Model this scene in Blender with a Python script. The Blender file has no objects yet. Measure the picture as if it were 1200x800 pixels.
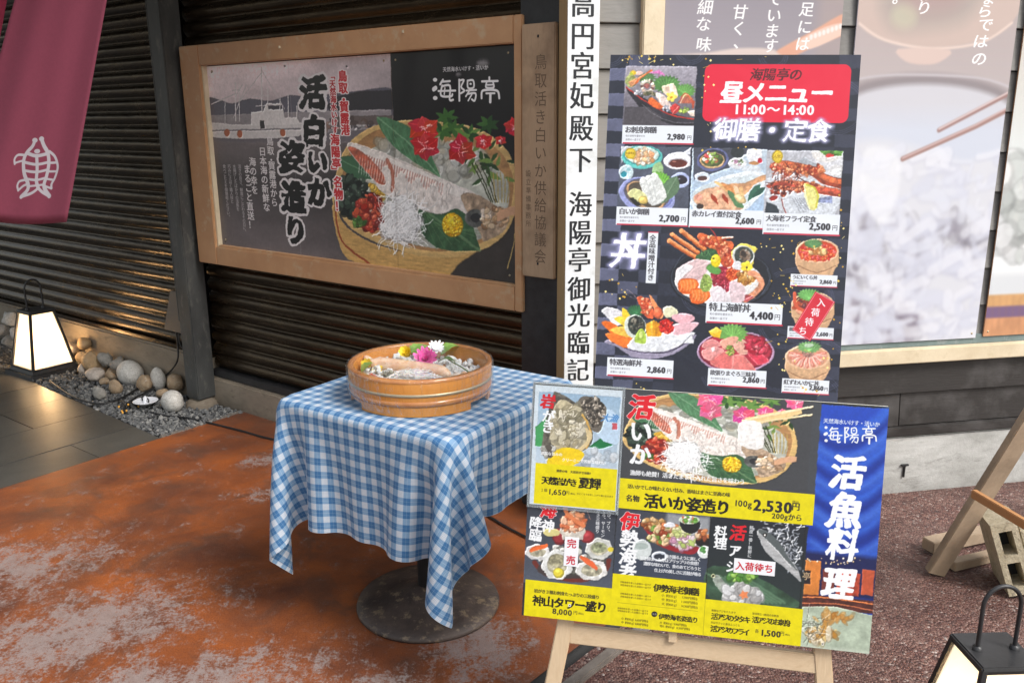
import bpy, bmesh, math, random
import numpy as np
from mathutils import Vector
random.seed(7); rng = np.random.default_rng(11)
scene = bpy.context.scene
V = lambda *a: np.array(a, float)
rad = math.radians

# ------------------------------------------------------------------ camera
CAM_H = 1.6; FPX = 1006.17; PITCH = 0.25204; ROLL = -0.005785   # FPX: focal length in pixels of a 1200 px wide frame
_f = V(0, math.cos(PITCH), -math.sin(PITCH)); _r = V(1, 0, 0); _u = np.cross(_r, _f)
_c, _s = math.cos(ROLL), math.sin(ROLL)
RT, UP, FW = _c*_r + _s*_u, -_s*_r + _c*_u, _f
EYE = V(0, 0, CAM_H)
cd = bpy.data.cameras.new('camera'); cam = bpy.data.objects.new('camera', cd)
scene.collection.objects.link(cam); scene.camera = cam
cd.sensor_width = 36; cd.lens = 36*FPX/1200; cd.clip_start = .02; cd.clip_end = 500
from mathutils import Matrix
cam.matrix_world = Matrix(((RT[0], UP[0], -FW[0], EYE[0]), (RT[1], UP[1], -FW[1], EYE[1]),
                           (RT[2], UP[2], -FW[2], EYE[2]), (0, 0, 0, 1)))
# ------------------------------------------------------------------ light
SUN_EL, SUN_AZ = rad(48), V(.80, -.60)          # direction the light comes from, in plan
world = bpy.data.worlds.new('World'); scene.world = world; world.use_nodes = True
wn = world.node_tree.nodes; wl = world.node_tree.links
sky = wn.new('ShaderNodeTexSky'); sky.sky_type = 'NISHITA'; sky.sun_disc = False
sky.sun_elevation = SUN_EL; sky.sun_rotation = math.atan2(SUN_AZ[0], SUN_AZ[1]); sky.air_density = 1.6; sky.dust_density = 3.5
hs = wn.new('ShaderNodeHueSaturation'); hs.inputs['Saturation'].default_value = .45
wl.new(sky.outputs[0], hs.inputs['Color']); wl.new(hs.outputs[0], wn['Background'].inputs[0])
wn['Background'].inputs[1].default_value = .14
sl = bpy.data.lights.new('sun', 'SUN'); sun = bpy.data.objects.new('sun', sl); scene.collection.objects.link(sun)
sl.energy = 2.3; sl.angle = rad(22); sl.color = (1, .97, .94)
sd = Vector((SUN_AZ[0]*math.cos(SUN_EL), SUN_AZ[1]*math.cos(SUN_EL), math.sin(SUN_EL)))
sun.rotation_euler = sd.to_track_quat('Z', 'Y').to_euler()
scene.view_settings.view_transform = 'Standard'; scene.view_settings.look = 'None'
scene.view_settings.exposure = 0.52; scene.view_settings.gamma = 1
scene.cycles.use_denoising = True; scene.cycles.max_bounces = 6
scene.cycles.sample_clamp_indirect = 4

# ------------------------------------------------------------------ layout: photo points back to real planes
def ray(px, py):
    d = RT*(px-600) + UP*(400-py) + FW*FPX
    return d/np.linalg.norm(d)
def fl(px, py, z=0.):
    d = ray(px, py); return EYE + d*(z-CAM_H)/d[2]
def onplane(px, py, q, n):
    d = ray(px, py); return EYE + d*(((q-EYE) @ n)/(d @ n))
CORNER = V(.3085, 3.2496, 0)
dA, nA = V(.79768, -.60308, 0), V(-.60308, -.79768, 0)      # shutter wall: along, outward
dB, nB = V(.98317, .18269, 0), V(.18269, -.98317, 0)        # poster wall: along, outward
ZZ = V(0, 0, 1)
def pa(px, py, off=0.):
    X = onplane(px, py, CORNER+nA*off, nA)-CORNER; return X @ dA, X[2]
def pb(px, py, off=0.):
    X = onplane(px, py, CORNER+nB*off, nB)-CORNER; return X @ dB, X[2]
def A(s, off, z): return CORNER + dA*s + nA*off + ZZ*z
def B(s, off, z): return CORNER + dB*s + nB*off + ZZ*z

# ------------------------------------------------------------------ object helpers
BASE = {}
def setp(o, label=None, cat=None, group=None, kind=None):
    if label: o['label'] = label
    if cat: o['category'] = cat
    if group: o['group'] = group
    if kind: o['kind'] = kind
    return o
def thing(name, loc, label, cat, group=None, kind=None):
    o = bpy.data.objects.new(name, None); scene.collection.objects.link(o)
    o.location = tuple(loc); o.empty_display_size = .05; BASE[o] = V(*loc)
    return setp(o, label, cat, group, kind)
def link(name, me, mat, parent=None, base=None):
    o = bpy.data.objects.new(name, me); scene.collection.objects.link(o)
    if mat is not None:
        me.materials.clear()
        for m in (mat if isinstance(mat, (list, tuple)) else [mat]): me.materials.append(m)
    if parent is not None:
        o.parent = parent; BASE[o] = BASE[parent]
    else:
        b = V(0, 0, 0) if base is None else V(*base)
        o.location = tuple(b); BASE[o] = b
    return o
def mesh(name, vs, fs, mat, parent=None, base=None, uv=None, smooth=False, bevel=0, mi=None, sharp=False):
    b = BASE[parent] if parent is not None else (V(0, 0, 0) if base is None else V(*base))
    vs = np.asarray(vs, float) - b
    me = bpy.data.meshes.new(name); me.from_pydata([tuple(v) for v in vs], [], [tuple(int(i) for i in f) for f in fs])
    if uv is not None:
        l = me.uv_layers.new(name='UVMap'); l.data.foreach_set('uv', np.asarray(uv, 'f').ravel())
    if bevel:
        bm = bmesh.new(); bm.from_mesh(me)
        bmesh.ops.bevel(bm, geom=bm.edges[:], offset=bevel, segments=2, affect='EDGES', clamp_overlap=True)
        bm.to_mesh(me); bm.free()
    if smooth: me.polygons.foreach_set('use_smooth', [True]*len(me.polygons))
    if mi is not None: me.polygons.foreach_set('material_index', mi)
    me.update()
    return link(name, me, mat, parent, base)
BOXF = [(0, 3, 2, 1), (4, 5, 6, 7), (0, 1, 5, 4), (1, 2, 6, 5), (2, 3, 7, 6), (3, 0, 4, 7)]
def boxv(o, x, y, z):
    o, x, y, z = map(np.asarray, (o, x, y, z))
    return [o, o+x, o+x+y, o+y, o+z, o+x+z, o+x+y+z, o+y+z]
def box(name, o, x, y, z, mat, parent=None, bevel=.003, base=None):
    """box from corner o with edge vectors x, y, z"""
    if np.dot(np.cross(x, y), z) < 0: x, y = y, x
    return mesh(name, boxv(o, x, y, z), BOXF, mat, parent, base, bevel=bevel)
def boxA(name, s0, s1, o0, o1, z0, z1, mat, parent=None, bevel=.003, base=None):
    return box(name, A(s0, o0, z0), dA*(s1-s0), nA*(o1-o0), ZZ*(z1-z0), mat, parent, bevel, base)
def boxB(name, s0, s1, o0, o1, z0, z1, mat, parent=None, bevel=.003, base=None):
    return box(name, B(s0, o0, z0), dB*(s1-s0), nB*(o1-o0), ZZ*(z1-z0), mat, parent, bevel, base)
def join_boxes(lst):
    vs, fs = [], []
    for b in lst:
        k = len(vs); vs += list(b); fs += [tuple(i+k for i in f) for f in BOXF]
    return vs, fs
def beam(p, q, w, t, side):
    """prism verts from p to q: width w along 'side', thickness t across"""
    p, q = np.asarray(p, float), np.asarray(q, float); d = q-p; d /= np.linalg.norm(d)
    s = side - d*(side @ d); s /= np.linalg.norm(s); n = np.cross(d, s)
    o = p - s*w/2 - n*t/2
    return boxv(o, s*w, n*t, q-p)
def beamobj(name, p, q, w, t, side, mat, parent, bevel=.0025):
    return mesh(name, beam(p, q, w, t, side), BOXF, mat, parent, bevel=bevel)
def catmull(P, n=8, closed=False):
    P = np.asarray(P, float); out = []; m = len(P)
    rngi = range(m) if closed else range(m-1)
    for i in rngi:
        if closed: p0, p1, p2, p3 = P[i-1], P[i], P[(i+1) % m], P[(i+2) % m]
        else: p0, p1, p2, p3 = P[max(i-1, 0)], P[i], P[i+1], P[min(i+2, m-1)]
        for k in range(n):
            t = k/n
            out.append(.5*((2*p1)+(-p0+p2)*t+(2*p0-5*p1+4*p2-p3)*t*t+(-p0+3*p1-3*p2+p3)*t**3))
    if not closed: out.append(P[-1])
    return np.array(out)
def tubev(P, r, seg=8, closed=False, caps=True):
    P = np.asarray(P, float); n = len(P); rr = np.broadcast_to(np.asarray(r, float), (n,))
    vs, fs = [], []; up = V(.13, .21, .97)
    for i in range(n):
        d = P[min(i+1, n-1)]-P[max(i-1, 0)] if not closed else P[(i+1) % n]-P[i-1]
        d /= np.linalg.norm(d)+1e-12
        s = np.cross(d, up); s /= np.linalg.norm(s)+1e-12; up2 = np.cross(s, d); up = up2
        for k in range(seg):
            a = 2*math.pi*k/seg; vs.append(P[i]+rr[i]*(s*math.cos(a)+up2*math.sin(a)))
    for i in range(n if closed else n-1):
        for k in range(seg):
            j = (i+1) % n
            fs.append((i*seg+k, i*seg+(k+1) % seg, j*seg+(k+1) % seg, j*seg+k))
    if caps and not closed:
        fs.append(tuple(range(seg))[::-1]); fs.append(tuple((n-1)*seg+k for k in range(seg)))
    return vs, fs
def tube(name, P, r, mat, parent=None, seg=8, closed=False, base=None):
    vs, fs = tubev(P, r, seg, closed); return mesh(name, vs, fs, mat, parent, base, smooth=True)
def lathe(prof, c, seg=48, close=True):
    vs, fs = [], []; m = len(prof)
    for k in range(seg):
        a = 2*math.pi*k/seg
        for r, z in prof: vs.append(V(c[0]+r*math.cos(a), c[1]+r*math.sin(a), c[2]+z))
    for k in range(seg):
        j = (k+1) % seg
        for i in range(m-1): fs.append((k*m+i, j*m+i, j*m+i+1, k*m+i+1))
    return vs, fs
def smooth_by_angle(o, ang=35):
    me = o.data; me.polygons.foreach_set('use_smooth', [True]*len(me.polygons))
    bm = bmesh.new(); bm.from_mesh(me)
    for e in bm.edges:
        if len(e.link_faces) == 2 and e.calc_face_angle(0) > rad(ang): e.smooth = False
    bm.to_mesh(me); bm.free()
    return o

# ------------------------------------------------------------------ material helpers
def new_mat(name, col=(.5, .5, .5), rough=.6, metal=0., coat=0., spec=.5):
    m = bpy.data.materials.new(name); m.use_nodes = True
    b = m.node_tree.nodes['Principled BSDF']
    b.inputs['Base Color'].default_value = (*col, 1); b.inputs['Roughness'].default_value = rough
    b.inputs['Metallic'].default_value = metal; b.inputs['Coat Weight'].default_value = coat
    b.inputs['Specular IOR Level'].default_value = spec
    return m, m.node_tree.nodes, m.node_tree.links, b
class NT:
    """tiny node builder"""
    def __init__(s, m): s.t = m.node_tree; s.n = s.t.nodes; s.l = s.t.links; s.b = s.n['Principled BSDF']
    def node(s, ty, **kw):
        n = s.n.new(ty)
        for k, v in kw.items():
            if k.startswith('_'): setattr(n, k[1:], v)
        return n
    def inp(s, n, i, v):
        if isinstance(v, bpy.types.NodeSocket): s.l.new(v, n.inputs[i])
        elif v is not None: n.inputs[i].default_value = v
    def math(s, op, a, b=None, c=None, clamp=False):
        n = s.n.new('ShaderNodeMath'); n.operation = op; n.use_clamp = clamp
        s.inp(n, 0, a); s.inp(n, 1, b); s.inp(n, 2, c); return n.outputs[0]
    def mix(s, f, a, b, ty='MIX'):
        n = s.n.new('ShaderNodeMix'); n.data_type = 'RGBA'; n.blend_type = ty
        s.inp(n, 0, f); s.inp(n, 6, a if isinstance(a, bpy.types.NodeSocket) else (*a, 1) if len(a) == 3 else a)
        s.inp(n, 7, b if isinstance(b, bpy.types.NodeSocket) else (*b, 1) if len(b) == 3 else b); return n.outputs[2]
    def coord(s, which='Object', scale=(1, 1, 1), rot=(0, 0, 0), loc=(0, 0, 0)):
        c = s.n.new('ShaderNodeTexCoord') if which != 'Geo' else s.n.new('ShaderNodeNewGeometry')
        mp = s.n.new('ShaderNodeMapping'); mp.inputs[1].default_value = loc; mp.inputs[2].default_value = rot; mp.inputs[3].default_value = scale
        s.l.new(c.outputs['Position' if which == 'Geo' else which], mp.inputs[0]); return mp.outputs[0]
    def noise(s, vec, scale=5, detail=5, rough=.6, dist=0):
        n = s.n.new('ShaderNodeTexNoise'); n.inputs['Scale'].default_value = scale; n.inputs['Detail'].default_value = detail
        n.inputs['Roughness'].default_value = rough; n.inputs['Distortion'].default_value = dist
        s.l.new(vec, n.inputs['Vector']); return n.outputs[0]
    def voro(s, vec, scale=5, feat='F1', out=0):
        n = s.n.new('ShaderNodeTexVoronoi'); n.inputs['Scale'].default_value = scale; n.feature = feat
        s.l.new(vec, n.inputs['Vector']); return n.outputs[out]
    def ramp(s, f, stops):
        n = s.n.new('ShaderNodeValToRGB'); e = n.color_ramp.elements
        while len(e) < len(stops): e.new(.5)
        for k, (p, c) in enumerate(stops):
            e[k].position = p; e[k].color = (*c, 1) if not isinstance(c, (int, float)) else (c, c, c, 1)
        s.l.new(f, n.inputs[0]); return n.outputs[0]
    def bump(s, h, strength=.3, dist=.01):
        n = s.n.new('ShaderNodeBump'); n.inputs['Strength'].default_value = strength; n.inputs['Distance'].default_value = dist
        s.l.new(h, n.inputs['Height'])
        prev = getattr(s, '_b', None)
        if prev is not None: s.l.new(prev, n.inputs['Normal'])
        s._b = n.outputs[0]; s.l.new(n.outputs[0], s.b.inputs['Normal']); return n.outputs[0]
    def col(s, v): s.l.new(v, s.b.inputs['Base Color'])
    def rough(s, v): s.l.new(v, s.b.inputs['Roughness'])
def speck_mat(name, c1, c2, scale=8, rough=.6, bump=.2, c3=None, bs=60, axis=(1, 1, 1), coat=0., bd=.004, metal=0.):
    m, *_ = new_mat(name, c1, rough, metal, coat); t = NT(m)
    v = t.coord('Geo', axis)
    f = t.noise(v, scale, 6, .65)
    c = t.mix(t.ramp(f, [(.35, 0.), (.65, 1.)]), c1, c2)
    if c3: c = t.mix(t.ramp(t.noise(v, scale*2.7, 4, .7), [(.55, 0.), (.68, 1.)]), c, c3)
    t.col(c); t.bump(t.noise(v, bs, 4, .6), bump, bd)
    t.rough(t.math('ADD', t.math('MULTIPLY', f, .25), rough-.12))
    return m
def wood_mat(name, c1, c2, along, rough=.55, scale=9, bump=.25, dark=None, coat=0.):
    """wood with grain running along the world direction 'along'"""
    m, *_ = new_mat(name, c1, rough, coat=coat); t = NT(m)
    d = Vector(along).normalized(); q = d.rotation_difference(Vector((1, 0, 0))).to_euler()
    g = t.n.new('ShaderNodeNewGeometry'); mp = t.n.new('ShaderNodeMapping'); mp.inputs[2].default_value = q
    t.l.new(g.outputs['Position'], mp.inputs[0])
    oi = t.n.new('ShaderNodeObjectInfo'); ad = t.n.new('ShaderNodeVectorMath'); ad.operation = 'ADD'
    sc = t.n.new('ShaderNodeVectorMath'); sc.operation = 'SCALE'; sc.inputs[3].default_value = 7.; t.l.new(oi.outputs['Random'], sc.inputs[0])
    t.l.new(mp.outputs[0], ad.inputs[0]); t.l.new(sc.outputs[0], ad.inputs[1])
    m2 = t.n.new('ShaderNodeMapping'); m2.inputs[3].default_value = (1.2, scale, scale); t.l.new(ad.outputs[0], m2.inputs[0])
    v = m2.outputs[0]
    w = t.noise(v, 4, 7, .62, 1.2)
    c = t.mix(t.ramp(w, [(.3, 0.), (.5, .55), (.62, .2), (.72, 1.)]), c1, c2)
    fine = t.noise(v, 22, 4, .6)
    c = t.mix(t.math('MULTIPLY', fine, .35), c, tuple(x*.55 for x in c1))
    c = t.mix(t.math('MULTIPLY', oi.outputs['Random'], .25), c, tuple(x*.8 for x in c2))
    if dark: c = t.mix(t.ramp(t.noise(ad.outputs[0], 3.5, 5, .6), [(.5, 0.), (.68, .8)]), c, dark)
    t.col(c); t.bump(fine, bump, .0015); t.rough(t.math('ADD', t.math('MULTIPLY', w, .3), rough-.15))
    return m
# ------------------------------------------------------------------ print painter (flat print and a little painted glare: posters, boards, cloth emblem)
def fnoise(n, base, octs, seed):
    g = np.random.default_rng(seed); out = np.zeros((n, n)); amp = 1
    for o in range(octs):
        k = base*2**o
        if k > n: break
        a = g.random((k, k)); x = np.arange(n)*k/n; i = x.astype(int); f = x-i; f = f*f*(3-2*f)
        j = (i+1) % k; r = a[i]*(1-f)[:, None]+a[j]*f[:, None]
        out += amp*(r[:, i]*(1-f)+r[:, j]*f); amp *= .6
    out -= out.mean(); return out/out.std()
NZ = {s: fnoise(1024, b, 6, s) for s, b in ((1, 8), (2, 24), (3, 64), (4, 160))}
GLY = {}
def load_glyphs(chars):
    chars = [c for c in dict.fromkeys(chars) if c not in GLY and c not in ' \n\u3000']
    if not chars: return
    cu = bpy.data.curves.new('glyphs', 'FONT'); cu.body = '\n'.join(chars); cu.size = 1; cu.space_line = 3; cu.resolution_u = 3
    o = bpy.data.objects.new('glyphs', cu); scene.collection.objects.link(o); bpy.context.view_layer.update()
    dg = bpy.context.evaluated_depsgraph_get(); me = bpy.data.meshes.new_from_object(o.evaluated_get(dg))
    v = np.array([x.co[:2] for x in me.vertices]); cnt = {}
    for p in me.polygons:
        vs = list(p.vertices)
        for a, b in zip(vs, vs[1:]+vs[:1]): k = (min(a, b), max(a, b)); cnt[k] = cnt.get(k, 0)+1
    E = np.array([k for k, c in cnt.items() if c == 1]); mid = v[E].mean(1)[:, 1]
    row = np.round((.38-mid)/3).astype(int)
    for i, c in enumerate(chars):
        e = v[E[row == i]]
        if len(e): e[..., 1] += 3*i; GLY[c] = (e, e[..., 0].max())
    bpy.data.objects.remove(o); bpy.data.curves.remove(cu); bpy.data.meshes.remove(me)
def homog(src, dst):
    M = []
    for (x, y), (u, v) in zip(src, dst):
        M += [[x, y, 1, 0, 0, 0, -u*x, -u*y, -u], [0, 0, 0, x, y, 1, -v*x, -v*y, -v]]
    return np.linalg.svd(np.array(M, float))[2][-1].reshape(3, 3)
def segdist(X, Y, E, kx=1.):
    """min distance to edges E (n,2,2) and crossing parity at grid X,Y"""
    sh = X.shape; x = X.ravel(); y = Y.ravel(); d2 = np.full(x.shape, 1e18); par = np.zeros(x.shape, bool)
    for (ax, ay), (bx, by) in E:
        ex, ey = (bx-ax)*kx, by-ay; L = ex*ex+ey*ey+1e-12
        px, py = (x-ax)*kx, y-ay; t = np.clip((px*ex+py*ey)/L, 0, 1)
        dx, dy = px-t*ex, py-t*ey; np.minimum(d2, dx*dx+dy*dy, out=d2)
        if ay != by:
            c = (ay > y) != (by > y); par ^= c & (x < (bx-ax)*(y-ay)/(by-ay)+ax)
    return np.sqrt(d2).reshape(sh), par.reshape(sh)
class Canvas:
    def __init__(s, W, H, quad=None, bg=(128, 128, 128)):
        s.W, s.H = W, H; s.a = np.ones((H, W, 3), np.float32)*np.array(bg, np.float32)/255
        s.Hm = homog(quad, [(0, 0), (W, 0), (W, H), (0, H)]) if quad else np.eye(3)
        s.vw = (0, 0, 1.); s.seed = 1; s.asp = 1.; s.bk = .6; s.tk = .5; s.cl = (0, 0, W, H); s.later = None
    def view(s, x0, y0, k): s.vw = (x0, y0, k)
    def T(s, P):
        P = np.atleast_2d(np.asarray(P, float)); q = np.c_[P/s.vw[2]+np.array(s.vw[:2]), np.ones(len(P))] @ s.Hm.T
        return q[:, :2]/q[:, 2:]
    def sc(s, x, y):
        a, b, c = s.T([(x, y), (x+1, y), (x, y+1)]); return np.hypot(*(b-a)), np.hypot(*(c-a))
    def win(s, lo, hi, m=3):
        x0, y0 = max(s.cl[0], int(lo[0]-m)), max(s.cl[1], int(lo[1]-m)); x1, y1 = min(s.cl[2], int(hi[0]+m)+1), min(s.cl[3], int(hi[1]+m)+1)
        return (x0, y0, x1, y1) if x1 > x0 and y1 > y0 else None
    def blend(s, w, M, col, a=1, tex=None, grad=None):
        x0, y0, x1, y1 = w; M = (M*a)[..., None]; c = np.ones((y1-y0, x1-x0, 3), np.float32)*np.array(col, np.float32)/255
        if grad is not None:
            t = np.linspace(0, 1, y1-y0)[:, None, None] if grad[0] == 'v' else np.linspace(0, 1, x1-x0)[None, :, None]
            c = c*(1-t)+np.array(grad[1], np.float32)/255*t
        if tex:
            amp, kind = tex[:2]; amp *= s.tk; s.seed += 37
            iy = (np.arange(y0, y1)*(tex[2] if len(tex) > 2 else 1)+s.seed*13).astype(int) % 1024
            ix = (np.arange(x0, x1)*(tex[3] if len(tex) > 3 else 1)+s.seed*29).astype(int) % 1024
            c = c*(1+amp*NZ[kind][np.ix_(iy, ix)][..., None])
        s.a[y0:y1, x0:x1] = s.a[y0:y1, x0:x1]*(1-M)+c*M
    def polyT(s, P, col, a=1, soft=1., grow=0., rough=0, holes=None, **k):
        E = np.stack([P, np.roll(P, -1, 0)], 1)
        w = s.win(P.min(0)-grow-soft*2, P.max(0)+grow+soft*2)
        if not w: return
        X, Y = np.meshgrid(np.arange(w[0], w[2])+.5, np.arange(w[1], w[3])+.5)
        d, ins = segdist(X, Y, E); d = np.where(ins, d, -d)+grow
        if rough: d = d+rough*NZ[3][np.ix_((Y[:, 0]*3).astype(int) % 1024, (X[0]*3).astype(int) % 1024)]
        s.blend(w, np.clip(d/soft+.5, 0, 1), col, a, **k)
    def poly(s, P, col, smooth=0, **k):
        if smooth: P = catmull(P, smooth, True)
        s.polyT(s.T(P), col, **k)
    def clip(s, x=None, y=0, w=0, h=0):
        if x is None: s.cl = (0, 0, s.W, s.H); return
        X, Y = s.T([(x, y)])[0]; fx, fy = s.sc(x, y); s.cl = (max(0, int(X)), max(0, int(Y)), min(s.W, int(X+w*fx)), min(s.H, int(Y+h*fy)))
    def ell(s, cx, cy, rx, ry, col, rot=0, n=22, **k):
        if max(rx, ry)*s.sc(cx, cy)[0] > 60: n = 48
        t = np.arange(n)*2*math.pi/n; c, q = math.cos(rad(rot)), math.sin(rad(rot))
        x, y = rx*np.cos(t), ry*np.sin(t); s.polyT(s.T(np.c_[cx+x*c-y*q, cy+x*q+y*c]), col, **k)
    def shell(s, cx, cy, rx, ry, col, rot=0, hi=.25, **k):
        """a rounded food lump: base, lit side, dark rim"""
        s.ell(cx, cy, rx, ry, tuple(c*.72 for c in col), rot, **k)
        s.ell(cx-rx*.08, cy-ry*.12, rx*.85, ry*.82, col, rot, soft=max(1.5, .2*min(rx, ry)), **{q: w for q, w in k.items() if q != 'soft'})
        s.ell(cx-rx*.2, cy-ry*.35, rx*.4, ry*.3, tuple(min(255, c*(1+hi)+25) for c in col), rot, soft=max(1.5, .3*min(rx, ry)), a=.8)
    def rect(s, x, y, w, h, col, r=0, **k):
        """axis-aligned with the print; x,y,w,h in view units"""
        X, Y = s.T([(x, y)])[0]; fx, fy = s.sc(x, y); w, h, r = w*fx, h*fy, r*fx
        if r:
            P = []
            for cx, cy, a0 in ((X+w-r, Y+r, -90), (X+w-r, Y+h-r, 0), (X+r, Y+h-r, 90), (X+r, Y+r, 180)):
                P += [(cx+r*math.cos(rad(a0+q)), cy+r*math.sin(rad(a0+q))) for q in range(0, 91, 15)]
        else: P = [(X, Y), (X+w, Y), (X+w, Y+h), (X, Y+h)]
        s.polyT(np.array(P), col, **k)
    def line(s, P, w, col, a=1, smooth=0, soft=1., taper=None, **k):
        P = catmull(P, smooth) if smooth else np.asarray(P, float)
        f = np.mean(s.sc(*P[0])); Q = s.T(P); E = np.stack([Q[:-1], Q[1:]], 1); hw = w*f/2
        wn_ = s.win(Q.min(0)-hw-2*soft, Q.max(0)+hw+2*soft)
        if not wn_: return
        X, Y = np.meshgrid(np.arange(wn_[0], wn_[2])+.5, np.arange(wn_[1], wn_[3])+.5)
        d, _ = segdist(X, Y, E); s.blend(wn_, np.clip((hw-d)/soft+.5, 0, 1), col, a, **k)
    def blobs(s, cx, cy, rx, ry, n, r0, r1, cols, rot=0, asp=1.6, hi=.3, a=1, jit=18, rots=None):
        g = random.Random(s.seed); s.seed += 1; c, q = math.cos(rad(rot)), math.sin(rad(rot))
        for i in range(n):
            t, u = g.random()*6.283, math.sqrt(g.random()); x, y = rx*u*math.cos(t), ry*u*math.sin(t)
            r = g.uniform(r0, r1); col = g.choice(cols); j = g.uniform(-jit, jit); col = tuple(min(255, max(0, v+j)) for v in col)
            X, Y = cx+x*c-y*q, cy+x*q+y*c; ro = g.uniform(0, 180) if rots is None else g.uniform(*rots)
            s.ell(X, Y, r*g.uniform(1, asp), r, tuple(v*.7 for v in col), ro, n=10, a=a*.7)
            s.ell(X-r*.1, Y-r*.15, r*.8*g.uniform(1, asp), r*.75, col, ro, n=10, a=a)
            if hi and g.random() < .6: s.ell(X-r*.25, Y-r*.35, r*.35, r*.22, (255, 252, 245), ro, n=8, a=hi*a)
    def strands(s, cx, cy, rx, ry, n, w, cols, L=.5, a=.9, rot=None):
        g = random.Random(s.seed); s.seed += 1
        for i in range(n):
            t, u = g.random()*6.283, math.sqrt(g.random()); x, y = cx+rx*u*math.cos(t), cy+ry*u*math.sin(t)
            b = g.random()*6.283 if rot is None else rad(rot+g.uniform(-25, 25)); l = L*min(rx, ry)*g.uniform(.5, 1)
            p = [(x, y), (x+l*.5*math.cos(b)+g.uniform(-.2, .2)*l, y+l*.5*math.sin(b)+g.uniform(-.2, .2)*l), (x+l*math.cos(b), y+l*math.sin(b))]
            s.line(p, w, g.choice(cols), a=a, smooth=4)
    def leaf(s, P0, P1, w, col, vein=None, bend=0., **k):
        P0, P1 = np.array(P0, float), np.array(P1, float); d = P1-P0; n = np.array([-d[1], d[0]])/np.hypot(*d)
        L = [P0]; R = []
        for t in (.12, .3, .5, .7, .88):
            q = P0+d*t+n*bend*math.sin(t*math.pi); h = w/2*math.sin(math.pi*t**.8); L.append(q+n*h); R.append(q-n*h)
        s.poly(L+[P1]+R[::-1], col, smooth=3, **k)
        if vein: s.line([P0, P0+d*.5+n*bend, P1], max(w*.05, .8), vein, a=.6, smooth=4)
    def shiso(s, cx, cy, r, col=(88, 140, 70), rot=0, asp=.8):
        P = []
        for i in range(36):
            t = i/36*6.283; q = r*(1+.13*(1 if i % 2 else -1))*(1+.12*math.cos(2*t)); P.append((cx+q*math.cos(t+rad(rot)), cy+q*asp*math.sin(t+rad(rot))))
        s.poly(P, col, tex=(.1, 2)); 
        for i in range(7):
            t = rad(rot)+(i-3)*.42-1.57; s.line([(cx, cy+r*.4), (cx+r*.8*math.cos(t), cy+r*.8*asp*math.sin(t))], r*.05, tuple(min(255, v*1.35+15) for v in col), a=.6)
    def text(s, st, x, y, em, col, vert=False, al='l', bold=.0, kx=.45, wx=1., adv=1., out=None, glow=None, rough=0., shear=0., a=1, gcol=None, emy=None):
        if s.later is not None and not out == 0: s.later.append((s.vw, s.cl, dict(st=st, x=x, y=y, em=em, col=col, vert=vert, al=al, bold=bold, kx=kx, wx=wx, adv=adv, out=out, glow=glow, rough=rough, shear=shear, a=a, gcol=gcol, emy=emy))); return
        """x,y: left-middle of a row (al l/c/r) or top-centre of a column"""
        load_glyphs(st); X, Y = s.T([(x, y)])[0]; fx, fy = s.sc(x, y); ex, ey = em*fx*wx*s.asp, (emy or em)*fy; bold *= s.bk
        if not vert:
            W = [(.5 if c in ' ' else 1. if c == '\u3000' or ord(c) > 0x2000 else .585 if c.isdigit() else GLY[c][1]+.06)*adv if c in GLY or c in ' \u3000' else 1. for c in st]
            X -= {'l': 0, 'c': sum(W)*ex/2, 'r': sum(W)*ex}[al]
        items = []
        for i, c in enumerate(st):
            if c in GLY:
                e = GLY[c][0].copy()
                if c == '1' and not vert: e[..., 0] += .10
                if vert:
                    if c in 'ー〜': e = np.stack([.5+(e[..., 1]-.38), .38-(e[..., 0]-.5)], -1)
                    if c in '、。': e = e+np.array([.6, .55])
                    if c in '「」': e = np.stack([.5+(e[..., 1]-.38), .38-(e[..., 0]-.5)], -1)
                    e[..., 0] -= .5
                gx = e[..., 0]+shear*(e[..., 1]-.38); gy = -(e[..., 1]-.38)
                items.append(np.stack([X+gx*ex, Y+gy*ey+(ey*.5 if vert else 0)], -1))
            if vert: Y += ey*adv*(.6 if c == '・' else 1)
            else: X += W[i]*ex
        b = bold*(ex+ey)/2; go = (out[1]*(ex+ey)/2 if out else 0); gg = (glow[1]*(ex+ey)/2 if glow else 0); m = max(b/kx, b+go, gg)+2
        res = []
        for e in items:
            w = s.win(e.reshape(-1, 2).min(0), e.reshape(-1, 2).max(0), m)
            if not w: continue
            XX, YY = np.meshgrid(np.arange(w[0], w[2])+.5, np.arange(w[1], w[3])+.5)
            d, ins = segdist(XX, YY, e, kx if bold else 1.); d = np.where(ins, d, -d)+b
            if rough: d = d+rough*.45*ex*NZ[3][np.ix_((YY[:, 0]*60/ey+s.seed).astype(int) % 1024, (XX[0]*60/ex).astype(int) % 1024)]
            res.append((w, d))
        if glow:
            for w, d in res: s.blend(w, np.clip(1+d/gg, 0, 1)**1.6, glow[0], .85)
        if out:
            for w, d in res: s.blend(w, np.clip(d+go+.5, 0, 1), out[0])
        for w, d in res: s.blend(w, np.clip(d+.5, 0, 1), col, a)
    def grain(s, x, y, w, h, amp=.05, kind=4, blur=0):
        X, Y = s.T([(x, y)])[0]; fx, fy = s.sc(x, y); x0, y0, x1, y1 = [int(v) for v in (max(X, 0), max(Y, 0), min(X+w*fx, s.W), min(Y+h*fy, s.H))]
        s.seed += 5; iy = (np.arange(y0, y1)+s.seed*7) % 1024; ix = (np.arange(x0, x1)+s.seed*3) % 1024
        R = s.a[y0:y1, x0:x1]
        for _ in range(blur): R = (R+np.roll(R, 1, 0)+np.roll(R, -1, 0)+np.roll(R, 1, 1)+np.roll(R, -1, 1))/5
        s.a[y0:y1, x0:x1] = R*(1+amp*NZ[kind][np.ix_(iy, ix)][..., None])
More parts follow.
